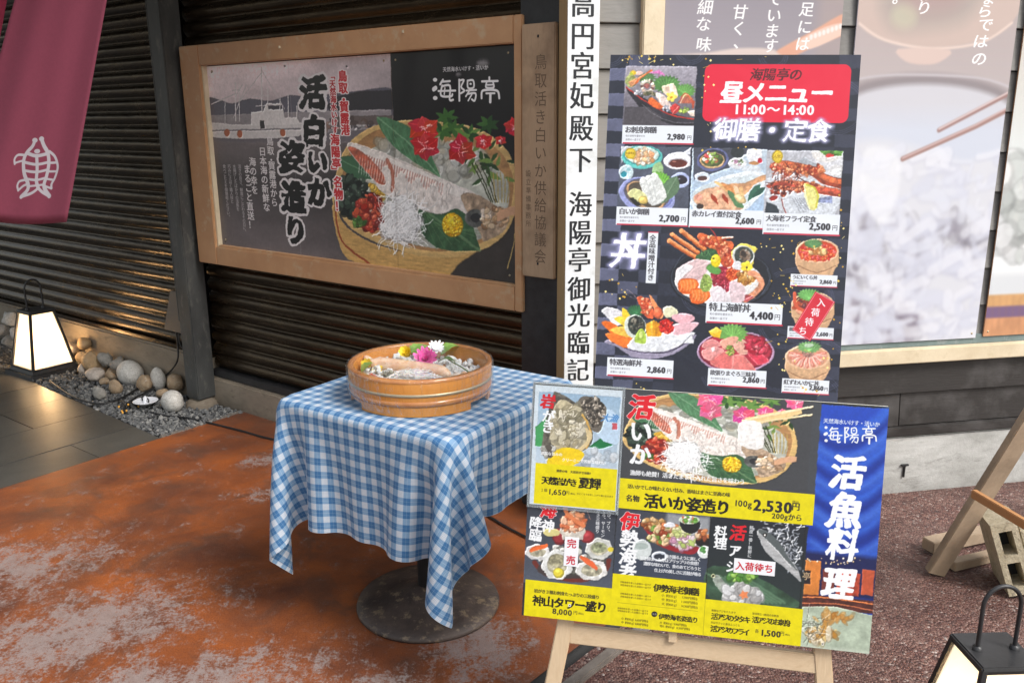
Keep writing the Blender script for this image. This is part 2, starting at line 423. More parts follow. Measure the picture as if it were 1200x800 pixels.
    def blur(s, r, x0=0, y0=0, x1=None, y1=None):
        R = s.a[y0:y1, x0:x1]
        for ax in (0, 1, 0, 1):
            P = np.concatenate([np.repeat(np.take(R, [0], ax), r+1, ax), R, np.repeat(np.take(R, [-1], ax), r, ax)], ax); c = np.cumsum(P.astype(np.float64), ax)
            n = R.shape[ax]; R = ((c[2*r+1:2*r+1+n]-c[:n]) if ax == 0 else (c[:, 2*r+1:2*r+1+n]-c[:, :n]))/(2*r+1)
        s.a[y0:y1, x0:x1] = R
    def defer(s, fn):
        if s.later is None: fn()
        else: s.later.append((s.vw, s.cl, fn))
    def develop(s, amp=.8, emb=.3, grain=.016, r=1, upto=None):
        """make the painted dishes look photographed: uneven edges, lens softness, relief, grain; then add what is printed on top"""
        x1 = upto or s.W; R = s.a[:, :x1]; H, W = R.shape[:2]; yy, xx = np.mgrid[0:H, 0:W]
        def nz(k, m, q): return NZ[k][(yy*m+q).astype(int) % 1024, (xx*m+q*2).astype(int) % 1024]
        for k, m, am in ((1, 3, amp*1.3), (2, 2, amp), (3, 2, amp*.4)):
            sy = np.clip(yy+nz(k, m, 11)*am, 0, H-1).astype(int); sx = np.clip(xx+nz(k, m, 377)*am, 0, W-1).astype(int); R = R[sy, sx]
        s.a[:, :x1] = R; s.blur(r, x1=x1); R = s.a[:, :x1]; L = R.mean(-1); Lb = L.copy()
        for ax in (0, 1): Lb = (Lb+np.roll(Lb, 1, ax)+np.roll(Lb, -1, ax))/3
        E = Lb-np.roll(Lb, (3, 3), (0, 1)); R = R*(1+emb*np.clip(E*1.6, -.5, .5))[..., None]+np.clip(E-.08, 0, 1)[..., None]*.35
        R = R*(1+grain*nz(4, 1, 5)+grain*.8*nz(3, 1.5, 99)*(.3+L))[..., None]
        s.a[:, :x1] = R; q, s.later = s.later, None
        for vw, cl, f in q or []:
            s.vw, s.cl = vw, cl
            if callable(f): f()
            else: s.text(**f)
    def image(s, name):
        im = bpy.data.images.new(name, s.W, s.H, alpha=False)
        A4 = np.ones((s.H, s.W, 4), np.float32); A4[..., :3] = np.clip(s.a, 0.004, 1)[::-1]
        im.pixels.foreach_set(A4.ravel()); im.update(); im.pack(); return im
def print_mat(name, im, rough=.4, coat=0., bump=0., gain=1., cr=.05):
    m, n, l, b = new_mat(name, rough=rough, coat=coat); t = NT(m)
    tx = n.new('ShaderNodeTexImage'); tx.image = im; tx.extension = 'EXTEND'
    # paper albedo: darkest ink about .02, white about .8
    t.col(t.mix(1., tx.outputs[0], (gain, gain, gain), 'MULTIPLY'))
    b.inputs['Coat Roughness'].default_value = cr
    if bump: t.bump(t.noise(t.coord('Geo', (1, 1, 1)), 7, 3, .5, .6), bump, .01)
    return m
LOGO = [  # 海陽亭 brush logo, unit box 0..3 x 0..1
    ([(.08, .12)], .16), ([(.10, .45), (.02, .5)], .13), ([(.08, .85)], .17), ([(.42, .12), (.3, .3)], .07), ([(.35, .2), (.72, .17)], .06),
    ([(.38, .35), (.33, .75), (.75, .78), (.82, .7)], .065), ([(.38, .38), (.72, .36), (.7, .9), (.85, .92)], .065), ([(.22, .57), (.95, .55)], .06), ([(.5, .45), (.47, .7)], .05),
    ([(1.12, .12), (1.12, .95)], .07), ([(1.12, .15), (1.32, .13), (1.2, .4), (1.34, .55), (1.18, .66)], .06),
    ([(1.5, .15), (1.72, .14), (1.74, .42), (1.5, .44), (1.48, .15)], .06), ([(1.61, .28)], .09), ([(1.42, .55), (1.85, .52)], .055), ([(1.55, .56), (1.4, .78)], .055), ([(1.5, .68), (1.82, .66), (1.78, .95), (1.66, .9)], .06), ([(1.66, .7), (1.5, .95)], .05),
    ([(2.42, .02), (2.42, .16)], .07), ([(2.1, .18), (2.78, .16)], .065), ([(2.3, .22), (2.28, .42), (2.6, .42), (2.58, .22)], .06), ([(2.32, .32), (2.58, .31)], .05),
    ([(2.08, .85), (2.1, .58), (2.3, .52), (2.62, .52), (2.8, .6), (2.84, .85)], .07), ([(2.28, .66), (2.64, .65)], .06), ([(2.46, .68), (2.45, 1.0)], .09)]
def logo(K, x, y, h, col, sx=1.):
    for P, w in LOGO:
        Q = [(x+px*h*sx, y+py*h) for px, py in P]
        if len(Q) == 1: K.ell(Q[0][0], Q[0][1], w*h*.55, w*h*.5, col)
        else: K.line(Q, w*h*1.25, col, smooth=4 if len(Q) > 2 else 0)
# ------------------------------------------------------------------ the prints
WHITE, INK, SLIP = (240, 243, 246), (38, 36, 42), (226, 232, 240)
def slip(K, x, y, w, h, name, price, nm=.0, small=True, nem=None, pem=None, al=None):
    """white price slip with a red foot; view units"""
    if K.later is not None: K.defer(lambda: slip(K, x, y, w, h, name, price, nm, small, nem, pem, al)); return
    K.rect(x, y, w, h, SLIP); K.rect(x, y+h*.93, w, h*.07, (196, 40, 66))
    nem = nem or h*.34; pem = pem or h*.42
    K.text(name, x+w*.03, y+h*.25, nem, INK, bold=.016, kx=.35, adv=.93)
    K.text(price, x+w*.885, y+h*.66, pem, INK, al='r', bold=.028, kx=.3, wx=.86)
    K.text('円', x+w*.975, y+h*.72, pem*.6, INK, al='r', bold=.0)
    if small:
        K.text('旬の食材を盛合せた', x+w*.04, y+h*.58, h*.12, (90, 90, 100)); K.text('自慢の一品です', x+w*.04, y+h*.78, h*.12, (90, 90, 100))
CORAL, SALM, WHT, PINK, GRN, YEL = (226, 120, 70), (242, 118, 48), (236, 232, 228), (226, 170, 172), (96, 148, 62), (236, 196, 50)
def art_menu():
    K = Canvas(880, 1236, [(717, 62), (1005, 67), (985, 470), (695, 457)], (40, 45, 62))
    K.blend((0, 0, K.W, K.H), np.ones((K.H, K.W)), (34, 38, 52), 1, tex=(.05, 1)); K.later = []
    # checker cloth pattern down the left and right edges
    for j in range(27):
        for i in range(12):
            if (i+j) % 2:
                f = max(0, 1-i/3.2) if j < 14 else max(0, 1-i/3.6)
                f = max(f, .45*max(0, 1-(11-i)/2.2))*(.9 if i < 4 else .7)
                x0 = i*74-6; y0 = j*46
                if f > .02: K.blend((max(0, x0), y0, min(K.W, x0+74), min(K.H, y0+46)), np.ones((min(K.H, y0+46)-y0, min(K.W, x0+74)-max(0, x0))), (122, 126, 158), .75*f, tex=(.06, 2)) if y0 < K.H and x0 < K.W else None
    K.view(700, 50, 4)
    for cx, cy, r in ((60, 30, 60), (440, 30, 55), (460, 250, 60), (650, 250, 90), (1060, 260, 80), (1110, 300, 120), (820, 60, 50), (60, 60, 90), (1000, 700, 90), (940, 1200, 160), (900, 1300, 120), (880, 1500, 130), (1050, 1500, 120), (520, 1150, 110), (1040, 1650, 100), (600, 1540, 90)):
        for q in range(3):
            P = [(cx+(r+q*9)*math.cos(t/10), cy+(r+q*9)*.9*math.sin(t/10)) for t in range(-22, 30, 3)]
            K.line(P, 2.2, (120, 124, 160), a=.5, smooth=3, soft=2)
    # red title plate
    K.view(700, 50, 4); K.defer(lambda: K.rect(510, 98, 662, 262, (222, 28, 60), r=34, soft=1.5))
    K.text('海陽亭の', 838, 150, 60, (82, 20, 30), al='c', bold=.02, shear=.2, rough=.012)
    K.text('昼メニュー', 838, 232, 108, WHITE, al='c', bold=.05, kx=.6, rough=.018, shear=.12, adv=.95)
    K.text('11:00〜14:00', 826, 308, 62, WHITE, al='c', bold=.035, kx=.5)
    K.text('御膳・定食', 818, 402, 112, (246, 246, 255), al='c', bold=.022, kx=.6, glow=((190, 190, 230), .13), rough=.02, shear=.1, adv=.96)
    # boat of sashimi
    K.view(690, 50, 6.959); K.clip(308, 172, 580, 490); K.rect(300, 172, 592, 480, (168, 164, 176), grad=('v', (84, 80, 90)))
    K.poly([(308, 345), (400, 400), (560, 480), (700, 560), (866, 606), (866, 650), (700, 650), (520, 580), (400, 480)], (42, 40, 46), smooth=4, tex=(.2, 2))
    K.rect(300, 500, 300, 146, (78, 74, 80)); K.poly([(308, 345), (420, 440), (560, 560), (700, 630), (866, 640), (866, 604), (700, 568), (540, 500), (420, 420), (312, 340)], (48, 46, 54), tex=(.2, 2))
    K.line([(440, 480), (560, 575), (700, 625), (860, 632)], 4, (150, 150, 158), a=.7, smooth=5)
    K.line([(310, 342), (420, 425), (560, 510), (700, 575), (868, 603)], 9, (196, 48, 38), smooth=5)
    K.shiso(640, 320, 95, (80, 132, 66)); K.shiso(790, 375, 75, (96, 150, 74)); K.shiso(480, 270, 60, (80, 120, 70))
    K.poly([(490, 230), (580, 206), (640, 262), (600, 246), (560, 236)], (222, 130, 196)); K.line([(582, 205), (576, 265)], 4, (190, 90, 160))
    K.ell(350, 290, 45, 55, (150, 160, 96), tex=(.4, 3)); K.poly([(330, 300), (430, 250), (440, 270), (350, 345)], (232, 160, 110), tex=(.2, 3))
    K.line([(390, 310), (450, 250), (520, 210)], 14, (232, 110, 50), smooth=4); K.line([(385, 295), (470, 230)], 5, (250, 190, 150))
    K.ell(370, 225, 26, 17, YEL); K.ell(352, 232, 16, 12, (190, 200, 60)); K.ell(420, 230, 30, 18, (240, 200, 190))
    for i in range(16):
        t = i*.39; K.ell(485+48*math.cos(t), 335+44*math.sin(t), 15, 9, random.choice([(220, 208, 190), (120, 80, 70), (188, 160, 142), (235, 228, 214)]), rot=t*57, tex=(.25, 3))
    K.ell(480, 330, 26, 22, (150, 90, 84), tex=(.3, 3)); K.blobs(500, 410, 65, 28, 26, 6, 13, [(92, 98, 70), (60, 62, 52), (140, 132, 100)])
    K.blobs(410, 390, 35, 20, 12, 5, 10, [(190, 195, 205), (225, 228, 235)])
    for k, c in enumerate([(236, 214, 190), (230, 200, 178), (240, 222, 204)]): K.poly([(600+k*30, 350-k*8), (640+k*30, 335-k*8), (690+k*22, 410), (655+k*22, 430)], c, smooth=3, tex=(.1, 3))
    K.poly([(490, 462), (520, 425), (585, 470), (640, 512), (560, 512)], (238, 112, 52), smooth=3, tex=(.12, 3))
    for k in range(3): K.poly([(552+k*16, 400+k*5), (584+k*16, 398+k*5), (660+k*14, 490+k*10), (610+k*14, 500+k*10)], (236, 216, 208), smooth=3, tex=(.12, 3))
    K.blobs(640, 520, 28, 26, 14, 5, 10, [(170, 178, 196), (220, 226, 236)]); K.poly([(668, 505), (712, 474), (752, 500), (735, 548), (694, 570)], (206, 60, 58), tex=(.15, 3)); K.line([(690, 560), (735, 500)], 5, (240, 150, 140))
    for t in range(5): K.ell(680+24*math.cos(t*1.26), 425+22*math.sin(t*1.26), 20, 16, (248, 226, 96), rot=t*72)
    K.ell(680, 428, 11, 10, (222, 150, 20))
    for k in range(9): K.line([(740+k*13, 470), (790+k*9, 395+k*8), (850, 440+k*9)], 9, random.choice([(216, 110, 70), (240, 176, 140), (190, 80, 52)]), smooth=4)
    K.blobs(780, 530, 36, 26, 14, 7, 13, [(170, 200, 80), (210, 226, 120), (120, 160, 60)]); K.poly([(806, 540), (866, 530), (868, 585), (830, 575)], (236, 216, 200), tex=(.1, 3))
    K.grain(300, 172, 600, 480, .05); K.clip()
    slip(K, 284, 648, 580, 150, 'お刺身御膳', '2,980', nem=56, pem=66)
    # row of three set meals
    K.view(690, 160, 6.959); K.clip(260, 50, 582, 520); K.rect(256, 50, 590, 520, (78, 84, 100), tex=(.12, 1))
    K.poly([(266, 50), (420, 50), (300, 120), (266, 190)], (200, 206, 214)); K.poly([(780, 110), (845, 60), (845, 130)], (210, 214, 224))
    K.ell(440, 140, 170, 95, (96, 196, 190)); K.ell(440, 128, 150, 78, (58, 150, 150)); K.ell(440, 125, 140, 70, (200, 222, 214), tex=(.1, 3))
    K.blobs(450, 135, 92, 62, 60, 10, 22, [(238, 200, 150), (232, 218, 196), (240, 170, 120), (214, 160, 110), (250, 240, 226)]); K.ell(345, 110, 44, 48, (200, 168, 20)); K.ell(345, 110, 34, 38, (230, 200, 60))
    K.text('数量限定', 345, 110, 18, (110, 80, 10), al='c')
    K.ell(735, 172, 118, 70, (232, 232, 238)); K.ell(735, 190, 82, 40, (190, 186, 196)); K.ell(735, 192, 74, 34, (98, 44, 36), tex=(.1, 2)); K.ell(700, 180, 20, 6, (170, 110, 100))
    K.ell(310, 262, 62, 62, (202, 222, 230), tex=(.08, 3)); K.ell(288, 278, 26, 22, (40, 140, 158)); K.ell(330, 240, 18, 16, (150, 200, 210))
    K.ell(480, 455, 236, 150, (150, 158, 208), rot=14); K.ell(490, 440, 205, 128, (110, 118, 176), rot=14); K.ell(480, 440, 190, 122, (96, 92, 96), rot=14)
    K.ell(755, 330, 80, 62, (176, 188, 232)); K.ell(757, 328, 58, 36, (44, 40, 50)); K.ell(742, 318, 18, 6, (130, 130, 150))
    K.ell(468, 455, 172, 98, (196, 152, 108), rot=30); K.ell(468, 450, 156, 86, (84, 76, 66), rot=30)
    K.leaf((590, 180), (540, 330), 90, (160, 196, 140)); K.shiso(590, 335, 85, (110, 176, 66), 20, .95); K.leaf((730, 300), (600, 520), 130, (96, 126, 96), vein=(150, 176, 150))
    for k in range(3): K.poly([(420+k*45, 340-k*22), (480+k*45, 310-k*12), (612+k*16, 470-k*8), (560+k*26, 530-k*25), (500+k*26, 520-k*25)], (222, 226, 224), smooth=4, tex=(.06, 3)); K.line([(424+k*45, 342-k*22), (505+k*26, 515-k*25)], 4, (180, 186, 190), a=.7)
    K.poly([(320, 440), (380, 392), (470, 440), (480, 490), (420, 510)], (206, 208, 150), smooth=4, tex=(.1, 3)); K.shell(452, 492, 38, 34, (226, 196, 106)); K.poly([(330, 470), (370, 470), (440, 540), (380, 530)], (36, 36, 32))
    K.clip(); K.grain(266, 50, 578, 500, .04); slip(K, 232, 545, 588, 150, '白いか御膳', '2,700', nem=54, pem=76)
    K.clip(858, 62, 600, 530); K.rect(852, 68, 610, 510, (190, 204, 216), grad=('v', (170, 196, 226)))
    K.view(830, 160, 6.959); K.poly([(-110, 68), (330, 80), (330, 110), (220, 160), (180, 230), (30, 280), (-110, 330)], (74, 78, 92), tex=(.12, 1))
    K.ell(44, 165, 130, 92, (98, 104, 150), rot=-8); K.ell(44, 160, 112, 76, (56, 58, 70), rot=-8); K.ell(40, 170, 100, 66, (196, 160, 116)); K.ell(40, 164, 90, 56, (86, 98, 60), tex=(.2, 3))
    K.blobs(30, 150, 66, 44, 40, 7, 15, [(160, 200, 90), (226, 120, 60), (240, 236, 226), (206, 70, 70), (110, 150, 60)])
    K.ell(245, 195, 76, 46, (222, 226, 232)); K.blobs(248, 188, 48, 22, 20, 6, 11, [(110, 140, 90), (200, 150, 180), (226, 230, 226)]); K.ell(245, 108, 55, 45, (44, 50, 54))
    K.poly([(322, 90), (436, 90), (420, 190), (340, 190)], (232, 234, 240), smooth=2); K.ell(425, 175, 18, 20, (200, 40, 60)); K.ell(378, 196, 42, 14, (196, 140, 90))
    K.ell(-38, 305, 64, 42, (214, 226, 240)); K.ell(-40, 315, 40, 20, (90, 60, 56)); K.ell(360, 245, 80, 30, (206, 214, 222))
    K.poly([(-125, 470), (30, 345), (170, 290), (380, 260), (470, 290), (470, 400), (330, 560), (200, 590), (-60, 590), (-125, 540)], (226, 234, 240), smooth=5); K.poly([(-118, 430), (40, 350), (300, 300), (466, 300), (466, 340), (300, 540), (-60, 560)], (206, 218, 224), smooth=4)
    K.poly([(180, 360), (300, 355), (400, 310), (470, 290), (470, 330), (380, 370), (320, 440), (240, 430)], (214, 160, 116), smooth=4, tex=(.14, 3))
    K.poly([(-100, 450), (0, 400), (110, 390), (200, 470), (300, 540), (240, 580), (40, 575), (-40, 560), (-110, 500)], (226, 176, 142), smooth=5, tex=(.14, 3))
    for k in range(5): K.poly([(60+k*50, 350+k*12), (100+k*48, 352+k*10), (240+k*16, 430+k*14), (190+k*24, 450+k*14)], random.choice([(236, 190, 130), (240, 206, 170), (222, 150, 90)]), smooth=4, tex=(.1, 3))
    for x in (30, 120): K.leaf((x, 440), (x+60, 530), 34, (160, 60, 36))
    K.poly([(165, 430), (200, 425), (300, 540), (270, 556), (230, 540)], (86, 128, 86), smooth=3); K.shell(270, 480, 52, 34, (236, 206, 150), rot=35); K.leaf((430, 370), (330, 500), 60, (52, 104, 84)); K.leaf((470, 390), (360, 480), 40, (40, 84, 70))
    K.ell(-70, 470, 36, 26, (232, 160, 140), tex=(.2, 3)); K.ell(-58, 545, 30, 22, (60, 50, 46)); K.clip(); K.grain(-110, 70, 575, 510, .04)
    K.view(690, 160, 6.959); slip(K, 834, 566, 600, 150, '赤カレイ煮付定食', '2,600', nem=54, pem=70, small=False)
    K.view(830, 160, 6.959); K.clip(484, 90, 606, 540); K.rect(478, 92, 620, 540, (182, 184, 192), tex=(.04, 1)); K.poly([(860, 100), (1090, 100), (1090, 400), (900, 400)], (214, 216, 222))
    K.poly([(480, 320), (640, 260), (780, 150), (1090, 300), (1085, 470), (1030, 615), (640, 610), (480, 500)], (204, 210, 218)); K.poly([(770, 150), (960, 250), (800, 320), (680, 240)], (150, 156, 166), a=.7)
    K.poly([(478, 505), (560, 540), (600, 620), (470, 610)], (50, 58, 66)); K.ell(960, 110, 128, 84, (222, 220, 218)); K.poly([(890, 92), (1090, 95), (1080, 140), (960, 150)], (90, 140, 60), tex=(.25, 3)); K.ell(985, 140, 34, 15, (206, 60, 60))
    K.ell(1040, 260, 74, 48, (214, 214, 216)); K.ell(1040, 268, 44, 26, (232, 234, 236))
    for i in range(9): K.line([(690+i*18, 480), (760+i*22, 600-i*8)], 3, (96, 100, 112), a=.8); K.line([(680+i*12, 500+i*12), (850, 470+i*12)], 2, (96, 100, 112), a=.7)
    K.poly([(900, 480), (1010, 460), (1010, 520), (900, 515)], (134, 144, 180), tex=(.2, 4))
    for dy, s2 in ((0, 1), (150, .8)):
        Q = [(550, 225+dy), (640, 215+dy*1.0), (760, 240+dy*.9), (860, 265+dy*.9), (950, 330+dy*.6), (1085, 365+dy*.5)]
        K.line(Q, 78*s2, (150, 60, 36), smooth=6, tex=(.25, 3)); K.line([(x, y-14) for x, y in Q], 40*s2, (206, 104, 62), smooth=6, tex=(.3, 3))
        K.blobs(760, 250+dy*.9, 190, 42, 90, 6, 17, [(214, 112, 66), (236, 160, 112), (176, 62, 36), (140, 48, 28), (226, 134, 84)])
    K.blobs(560, 220, 60, 26, 24, 6, 14, [(232, 120, 84), (210, 80, 54), (248, 176, 140)]); K.blobs(600, 400, 110, 60, 80, 5, 14, [(176, 62, 40), (120, 40, 30), (214, 110, 70), (80, 36, 30)])
    K.strands(640, 320, 130, 100, 60, 5, [(70, 34, 34), (150, 60, 44), (210, 120, 90)], L=.8); K.line([(600, 480), (620, 560), (640, 600)], 8, (150, 70, 64), smooth=4)
    K.line([(490, 380), (600, 360), (700, 380)], 22, (186, 74, 56), smooth=4, tex=(.3, 3)); K.ell(535, 475, 34, 18, (156, 44, 36), rot=-20); K.line([(880, 410), (980, 420), (1070, 440)], 42, (196, 84, 60), smooth=4, tex=(.3, 3))
    K.poly([(775, 378), (810, 366), (870, 400), (900, 480), (880, 560), (830, 570), (800, 500)], (232, 226, 140), smooth=5); K.line([(800, 372), (865, 400), (894, 470), (880, 550)], 14, (206, 200, 60), smooth=5)
    K.line([(776, 380), (800, 470), (828, 566)], 7, (246, 244, 206), smooth=3); [K.line([(800, 440), (850, 420+k*40)], 3, (206, 204, 130)) for k in range(4)]
    K.ell(565, 145, 46, 52, (180, 150, 14)); K.ell(565, 145, 36, 42, (224, 196, 60)); K.poly([(540, 78), (565, 62), (590, 78), (565, 95)], (220, 190, 60)); K.text('人気', 565, 145, 30, (130, 96, 10), al='c'); K.clip()
    K.grain(488, 92, 608, 530, .045); slip(K, 462, 598, 612, 172, '大海老フライ定食', '2,500', nem=54, pem=78)
    # bowls
    K.view(700, 230, 4)
    K.text('丼', 145, 158, 175, (250, 250, 255), al='l', bold=.03, kx=.7, glow=((190, 190, 240), .2), rough=.02, shear=.15) if 0 else K.text('丼', 62, 240, 175, (250, 250, 255), al='l', bold=.03, kx=.7, glow=((180, 180, 230), .11), rough=.02, shear=.15)
    K.defer(lambda: (K.rect(244, 152, 48, 244, SLIP), K.rect(244, 152, 48, 5, (196, 40, 66)))); K.rect(232, 388, 48, 6, (196, 40, 66)) if 0 else None
    K.text('全品味噌汁付き', 266, 166, 32, INK, vert=True, bold=.015, adv=.98)
    K.view(770, 260, 6.667)
    K.ell(510, 420, 405, 245, (20, 22, 30)); K.ell(510, 414, 396, 236, (52, 58, 72)); K.ell(510, 410, 385, 226, (28, 31, 40)); K.line([(150, 330), (190, 250), (260, 200)], 4, (96, 104, 124), a=.8, smooth=3); K.line([(870, 330), (890, 430), (830, 540)], 5, (96, 104, 124), a=.7, smooth=4)
    K.ell(490, 440, 345, 180, (222, 222, 222))
    for x0, y0, x1, y1 in ((100, 122, 310, 250), (125, 75, 330, 215), (200, 45, 380, 190)):
        K.line([(x0, y0), (x1, y1)], 36, (176, 84, 40)); K.line([(x0+4, y0-5), (x1, y1-8)], 22, (236, 140, 76), tex=(.1, 3)); K.line([(x0+8, y0-10), (x1-20, y1-26)], 6, (250, 190, 140)); K.ell(x0, y0, 14, 18, (242, 160, 100), rot=30)
    K.poly([(325, 75), (360, 60), (450, 90), (600, 90), (590, 105), (520, 120), (600, 130), (600, 190), (520, 200), (420, 185), (330, 110)], (222, 104, 56), smooth=4, tex=(.2, 3)); K.blobs(450, 130, 100, 45, 40, 8, 18, [(232, 120, 66), (250, 180, 130), (196, 70, 40)])
    K.line([(520, 100), (600, 92)], 12, (240, 220, 200)); K.line([(425, 20), (480, 110), (520, 220), (530, 320)], 8, (180, 50, 44), smooth=4)
    K.poly([(310, 255), (350, 215), (430, 180), (500, 220), (470, 280), (380, 270)], (56, 98, 62), smooth=4, tex=(.25, 3)); K.strands(400, 230, 70, 36, 20, 4, [(110, 160, 100), (40, 76, 50)], L=1)
    K.poly([(470, 160), (560, 170), (610, 260), (600, 320), (530, 320), (490, 230)], (206, 84, 50), smooth=4, tex=(.25, 3)); K.blobs(550, 240, 50, 70, 40, 7, 15, [(216, 90, 54), (240, 150, 110), (170, 50, 34)])
    K.poly([(590, 215), (650, 150), (700, 140), (730, 150), (795, 180), (760, 230), (770, 300), (700, 340), (620, 290)], (232, 214, 90), smooth=2); K.ell(686, 240, 88, 82, (206, 210, 208), rot=25); K.ell(690, 238, 74, 70, (62, 70, 66), rot=25, tex=(.3, 3)); K.ell(700, 240, 42, 54, (120, 100, 84), rot=-20, tex=(.3, 3)); K.ell(690, 225, 20, 30, (60, 50, 44), rot=-20); K.strands(690, 235, 66, 60, 22, 3, [(180, 190, 190), (30, 36, 36)], L=.3)
    for P, c in (([(150, 420), (165, 350), (230, 300), (310, 265), (400, 280), (420, 330), (330, 440), (180, 440)], (214, 186, 188)), ([(150, 400), (180, 340), (260, 310), (290, 330), (240, 380), (170, 440)], (228, 228, 232))): K.poly(P, c, smooth=5, tex=(.05, 3))
    K.line([(235, 410), (300, 345), (420, 290)], 5, (236, 214, 214), a=.8, smooth=3); K.line([(300, 440), (400, 380)], 4, (176, 120, 122), a=.8)
    for cx, cy, r in ((250, 480, -20), (345, 560, -14)):
        K.poly([(cx-80, cy-20), (cx-40, cy-62), (cx+60, cy-50), (cx+85, cy), (cx+10, cy+62), (cx-60, cy+50)], (226, 96, 30), smooth=4); K.poly([(cx-70, cy-18), (cx-36, cy-52), (cx+54, cy-44), (cx+70, cy-4), (cx+8, cy+48)], (244, 128, 54), smooth=4, tex=(.08, 3))
        for k in range(5): K.line([(cx-60+k*26, cy-46), (cx-50+k*26, cy), (cx-66+k*26, cy+40)], 4, (252, 190, 140), a=.8, smooth=3)
    K.poly([(345, 480), (370, 400), (400, 385), (434, 420), (436, 500), (380, 522)], (150, 178, 86), smooth=4, tex=(.22, 4)); K.blobs(392, 450, 38, 55, 40, 4, 8, [(160, 186, 90), (116, 146, 60), (196, 214, 130)])
    K.poly([(430, 390), (480, 330), (560, 330), (600, 420), (590, 500), (540, 528), (490, 470)], (160, 30, 56), smooth=4); K.blobs(520, 430, 78, 85, 150, 6, 12, [(176, 36, 62), (140, 22, 44), (206, 70, 92)])
    K.blobs(605, 385, 52, 50, 110, 6, 10, [(232, 86, 34), (244, 120, 60), (206, 60, 20)], hi=.6)
    K.ell(455, 345, 60, 36, (96, 156, 74), rot=25); K.ell(470, 280, 40, 50, (232, 206, 10)); K.ell(466, 262, 28, 26, (246, 226, 60)); K.ell(452, 262, 10, 5, (60, 40, 10))
    K.ell(640, 315, 38, 34, (222, 222, 226)); [K.ell(710+26*math.cos(t*1.26), 325+26*math.sin(t*1.26), 22, 18, (246, 226, 60)) for t in range(5)]; K.ell(712, 330, 9, 10, (60, 40, 10))
    K.blobs(708, 410, 68, 56, 70, 8, 18, [(216, 160, 80), (190, 126, 50), (236, 190, 120), (160, 100, 44)])
    K.line([(740, 370), (800, 400), (830, 460), (790, 520), (700, 590)], 46, (222, 148, 112), smooth=6, tex=(.12, 3)); [K.line([(770+k*12-k*k*4, 400+k*38), (835-k*14, 410+k*40)], 6, (244, 206, 184), a=.8) for k in range(5)]; K.poly([(680, 600), (710, 540), (770, 560), (720, 600)], (196, 84, 90), tex=(.2, 3)); K.line([(690, 590), (760, 555)], 4, (246, 200, 200))
    K.poly([(430, 500), (500, 480), (560, 530), (590, 600), (400, 620), (430, 560)], (228, 220, 226), smooth=4, tex=(.04, 3)); K.poly([(580, 450), (640, 440), (700, 490), (690, 600), (600, 610)], (222, 200, 206), smooth=3, tex=(.04, 3)); K.line([(585, 455), (600, 600)], 4, (190, 170, 178)); K.line([(545, 470), (540, 600)], 4, (200, 190, 196))
    K.grain(80, 20, 830, 620, .035)
    K.view(770, 260, 6.667); slip(K, 402, 602, 596, 170, '特上海鮮丼', '4,400', nem=70, pem=84)
    K.view(690, 330, 5.714)
    K.poly([(120, 380), (700, 330), (640, 440), (500, 500), (320, 510), (200, 440)], (150, 144, 168), smooth=4); K.poly([(140, 370), (690, 320), (630, 410), (480, 460), (300, 450)], (230, 232, 236), smooth=4); K.line([(150, 400), (300, 458), (470, 470), (620, 425), (700, 350)], 6, (70, 60, 90), smooth=4)
    for P, c in (([(80, 190), (120, 160), (220, 190), (260, 260), (170, 290), (130, 240)], (226, 226, 232)), ([(78, 270), (140, 262), (250, 330), (300, 372), (200, 380)], (236, 110, 34)), ([(104, 346), (200, 340), (300, 378), (262, 440), (170, 410)], (240, 122, 44)), ([(500, 160), (560, 150), (610, 190), (530, 230)], (226, 224, 190)), ([(560, 220), (620, 195), (700, 205), (716, 245), (620, 270)], (230, 176, 186)), ([(570, 280), (660, 262), (750, 264), (680, 330), (580, 345)], (232, 186, 196)), ([(480, 345), (600, 350), (690, 345), (710, 402), (600, 400), (520, 440)], (226, 230, 236)), ([(262, 440), (300, 375), (400, 350), (500, 370), (560, 440), (420, 466)], (222, 226, 232)), ([(225, 165), (262, 190), (285, 240), (232, 250)], (244, 206, 50)), ([(170, 235), (240, 225), (262, 300), (200, 270)], (246, 214, 70)), ([(135, 318), (262, 290), (300, 372)], (244, 196, 80))):
        K.poly(P, c, smooth=3, tex=(.06, 3)); K.line([P[0], P[1], P[2]], 3, tuple(min(255, int(v*1.1+8)) for v in c), a=.6)
    K.shiso(320, 180, 52, (46, 104, 64)); K.line([(255, 38), (300, 70), (370, 160), (400, 200)], 3, (170, 150, 160), smooth=4); K.line([(225, 40), (270, 80), (340, 110)], 2, (150, 140, 150), smooth=3)
    K.poly([(325, 92), (360, 82), (400, 120), (440, 190), (430, 235), (380, 215), (340, 140)], (222, 96, 56), smooth=4, tex=(.2, 3)); K.blobs(385, 150, 40, 60, 40, 5, 12, [(236, 120, 80), (250, 180, 140), (200, 70, 44)]); K.poly([(412, 84), (424, 82), (505, 200), (490, 235), (450, 200)], (232, 150, 96), smooth=3); K.shell(468, 195, 32, 40, (232, 110, 70))
    K.ell(312, 290, 76, 84, (206, 214, 206), rot=-20); K.ell(322, 284, 60, 70, (52, 60, 56), rot=-20, tex=(.3, 3)); K.blobs(322, 284, 44, 52, 36, 6, 13, [(90, 90, 80), (40, 44, 42), (140, 134, 120)])
    K.poly([(308, 390), (330, 325), (358, 302), (384, 350), (382, 404), (330, 404)], (166, 196, 76), smooth=4, tex=(.12, 3)); K.ell(352, 345, 12, 26, (204, 222, 130))
    for k in range(7): K.line([(396+k*14, 250+abs(k-3)*8), (392+k*16, 300), (400+k*14, 350)], 16, random.choice([(226, 160, 30), (206, 136, 20), (240, 184, 60)]), smooth=4, tex=(.1, 3))
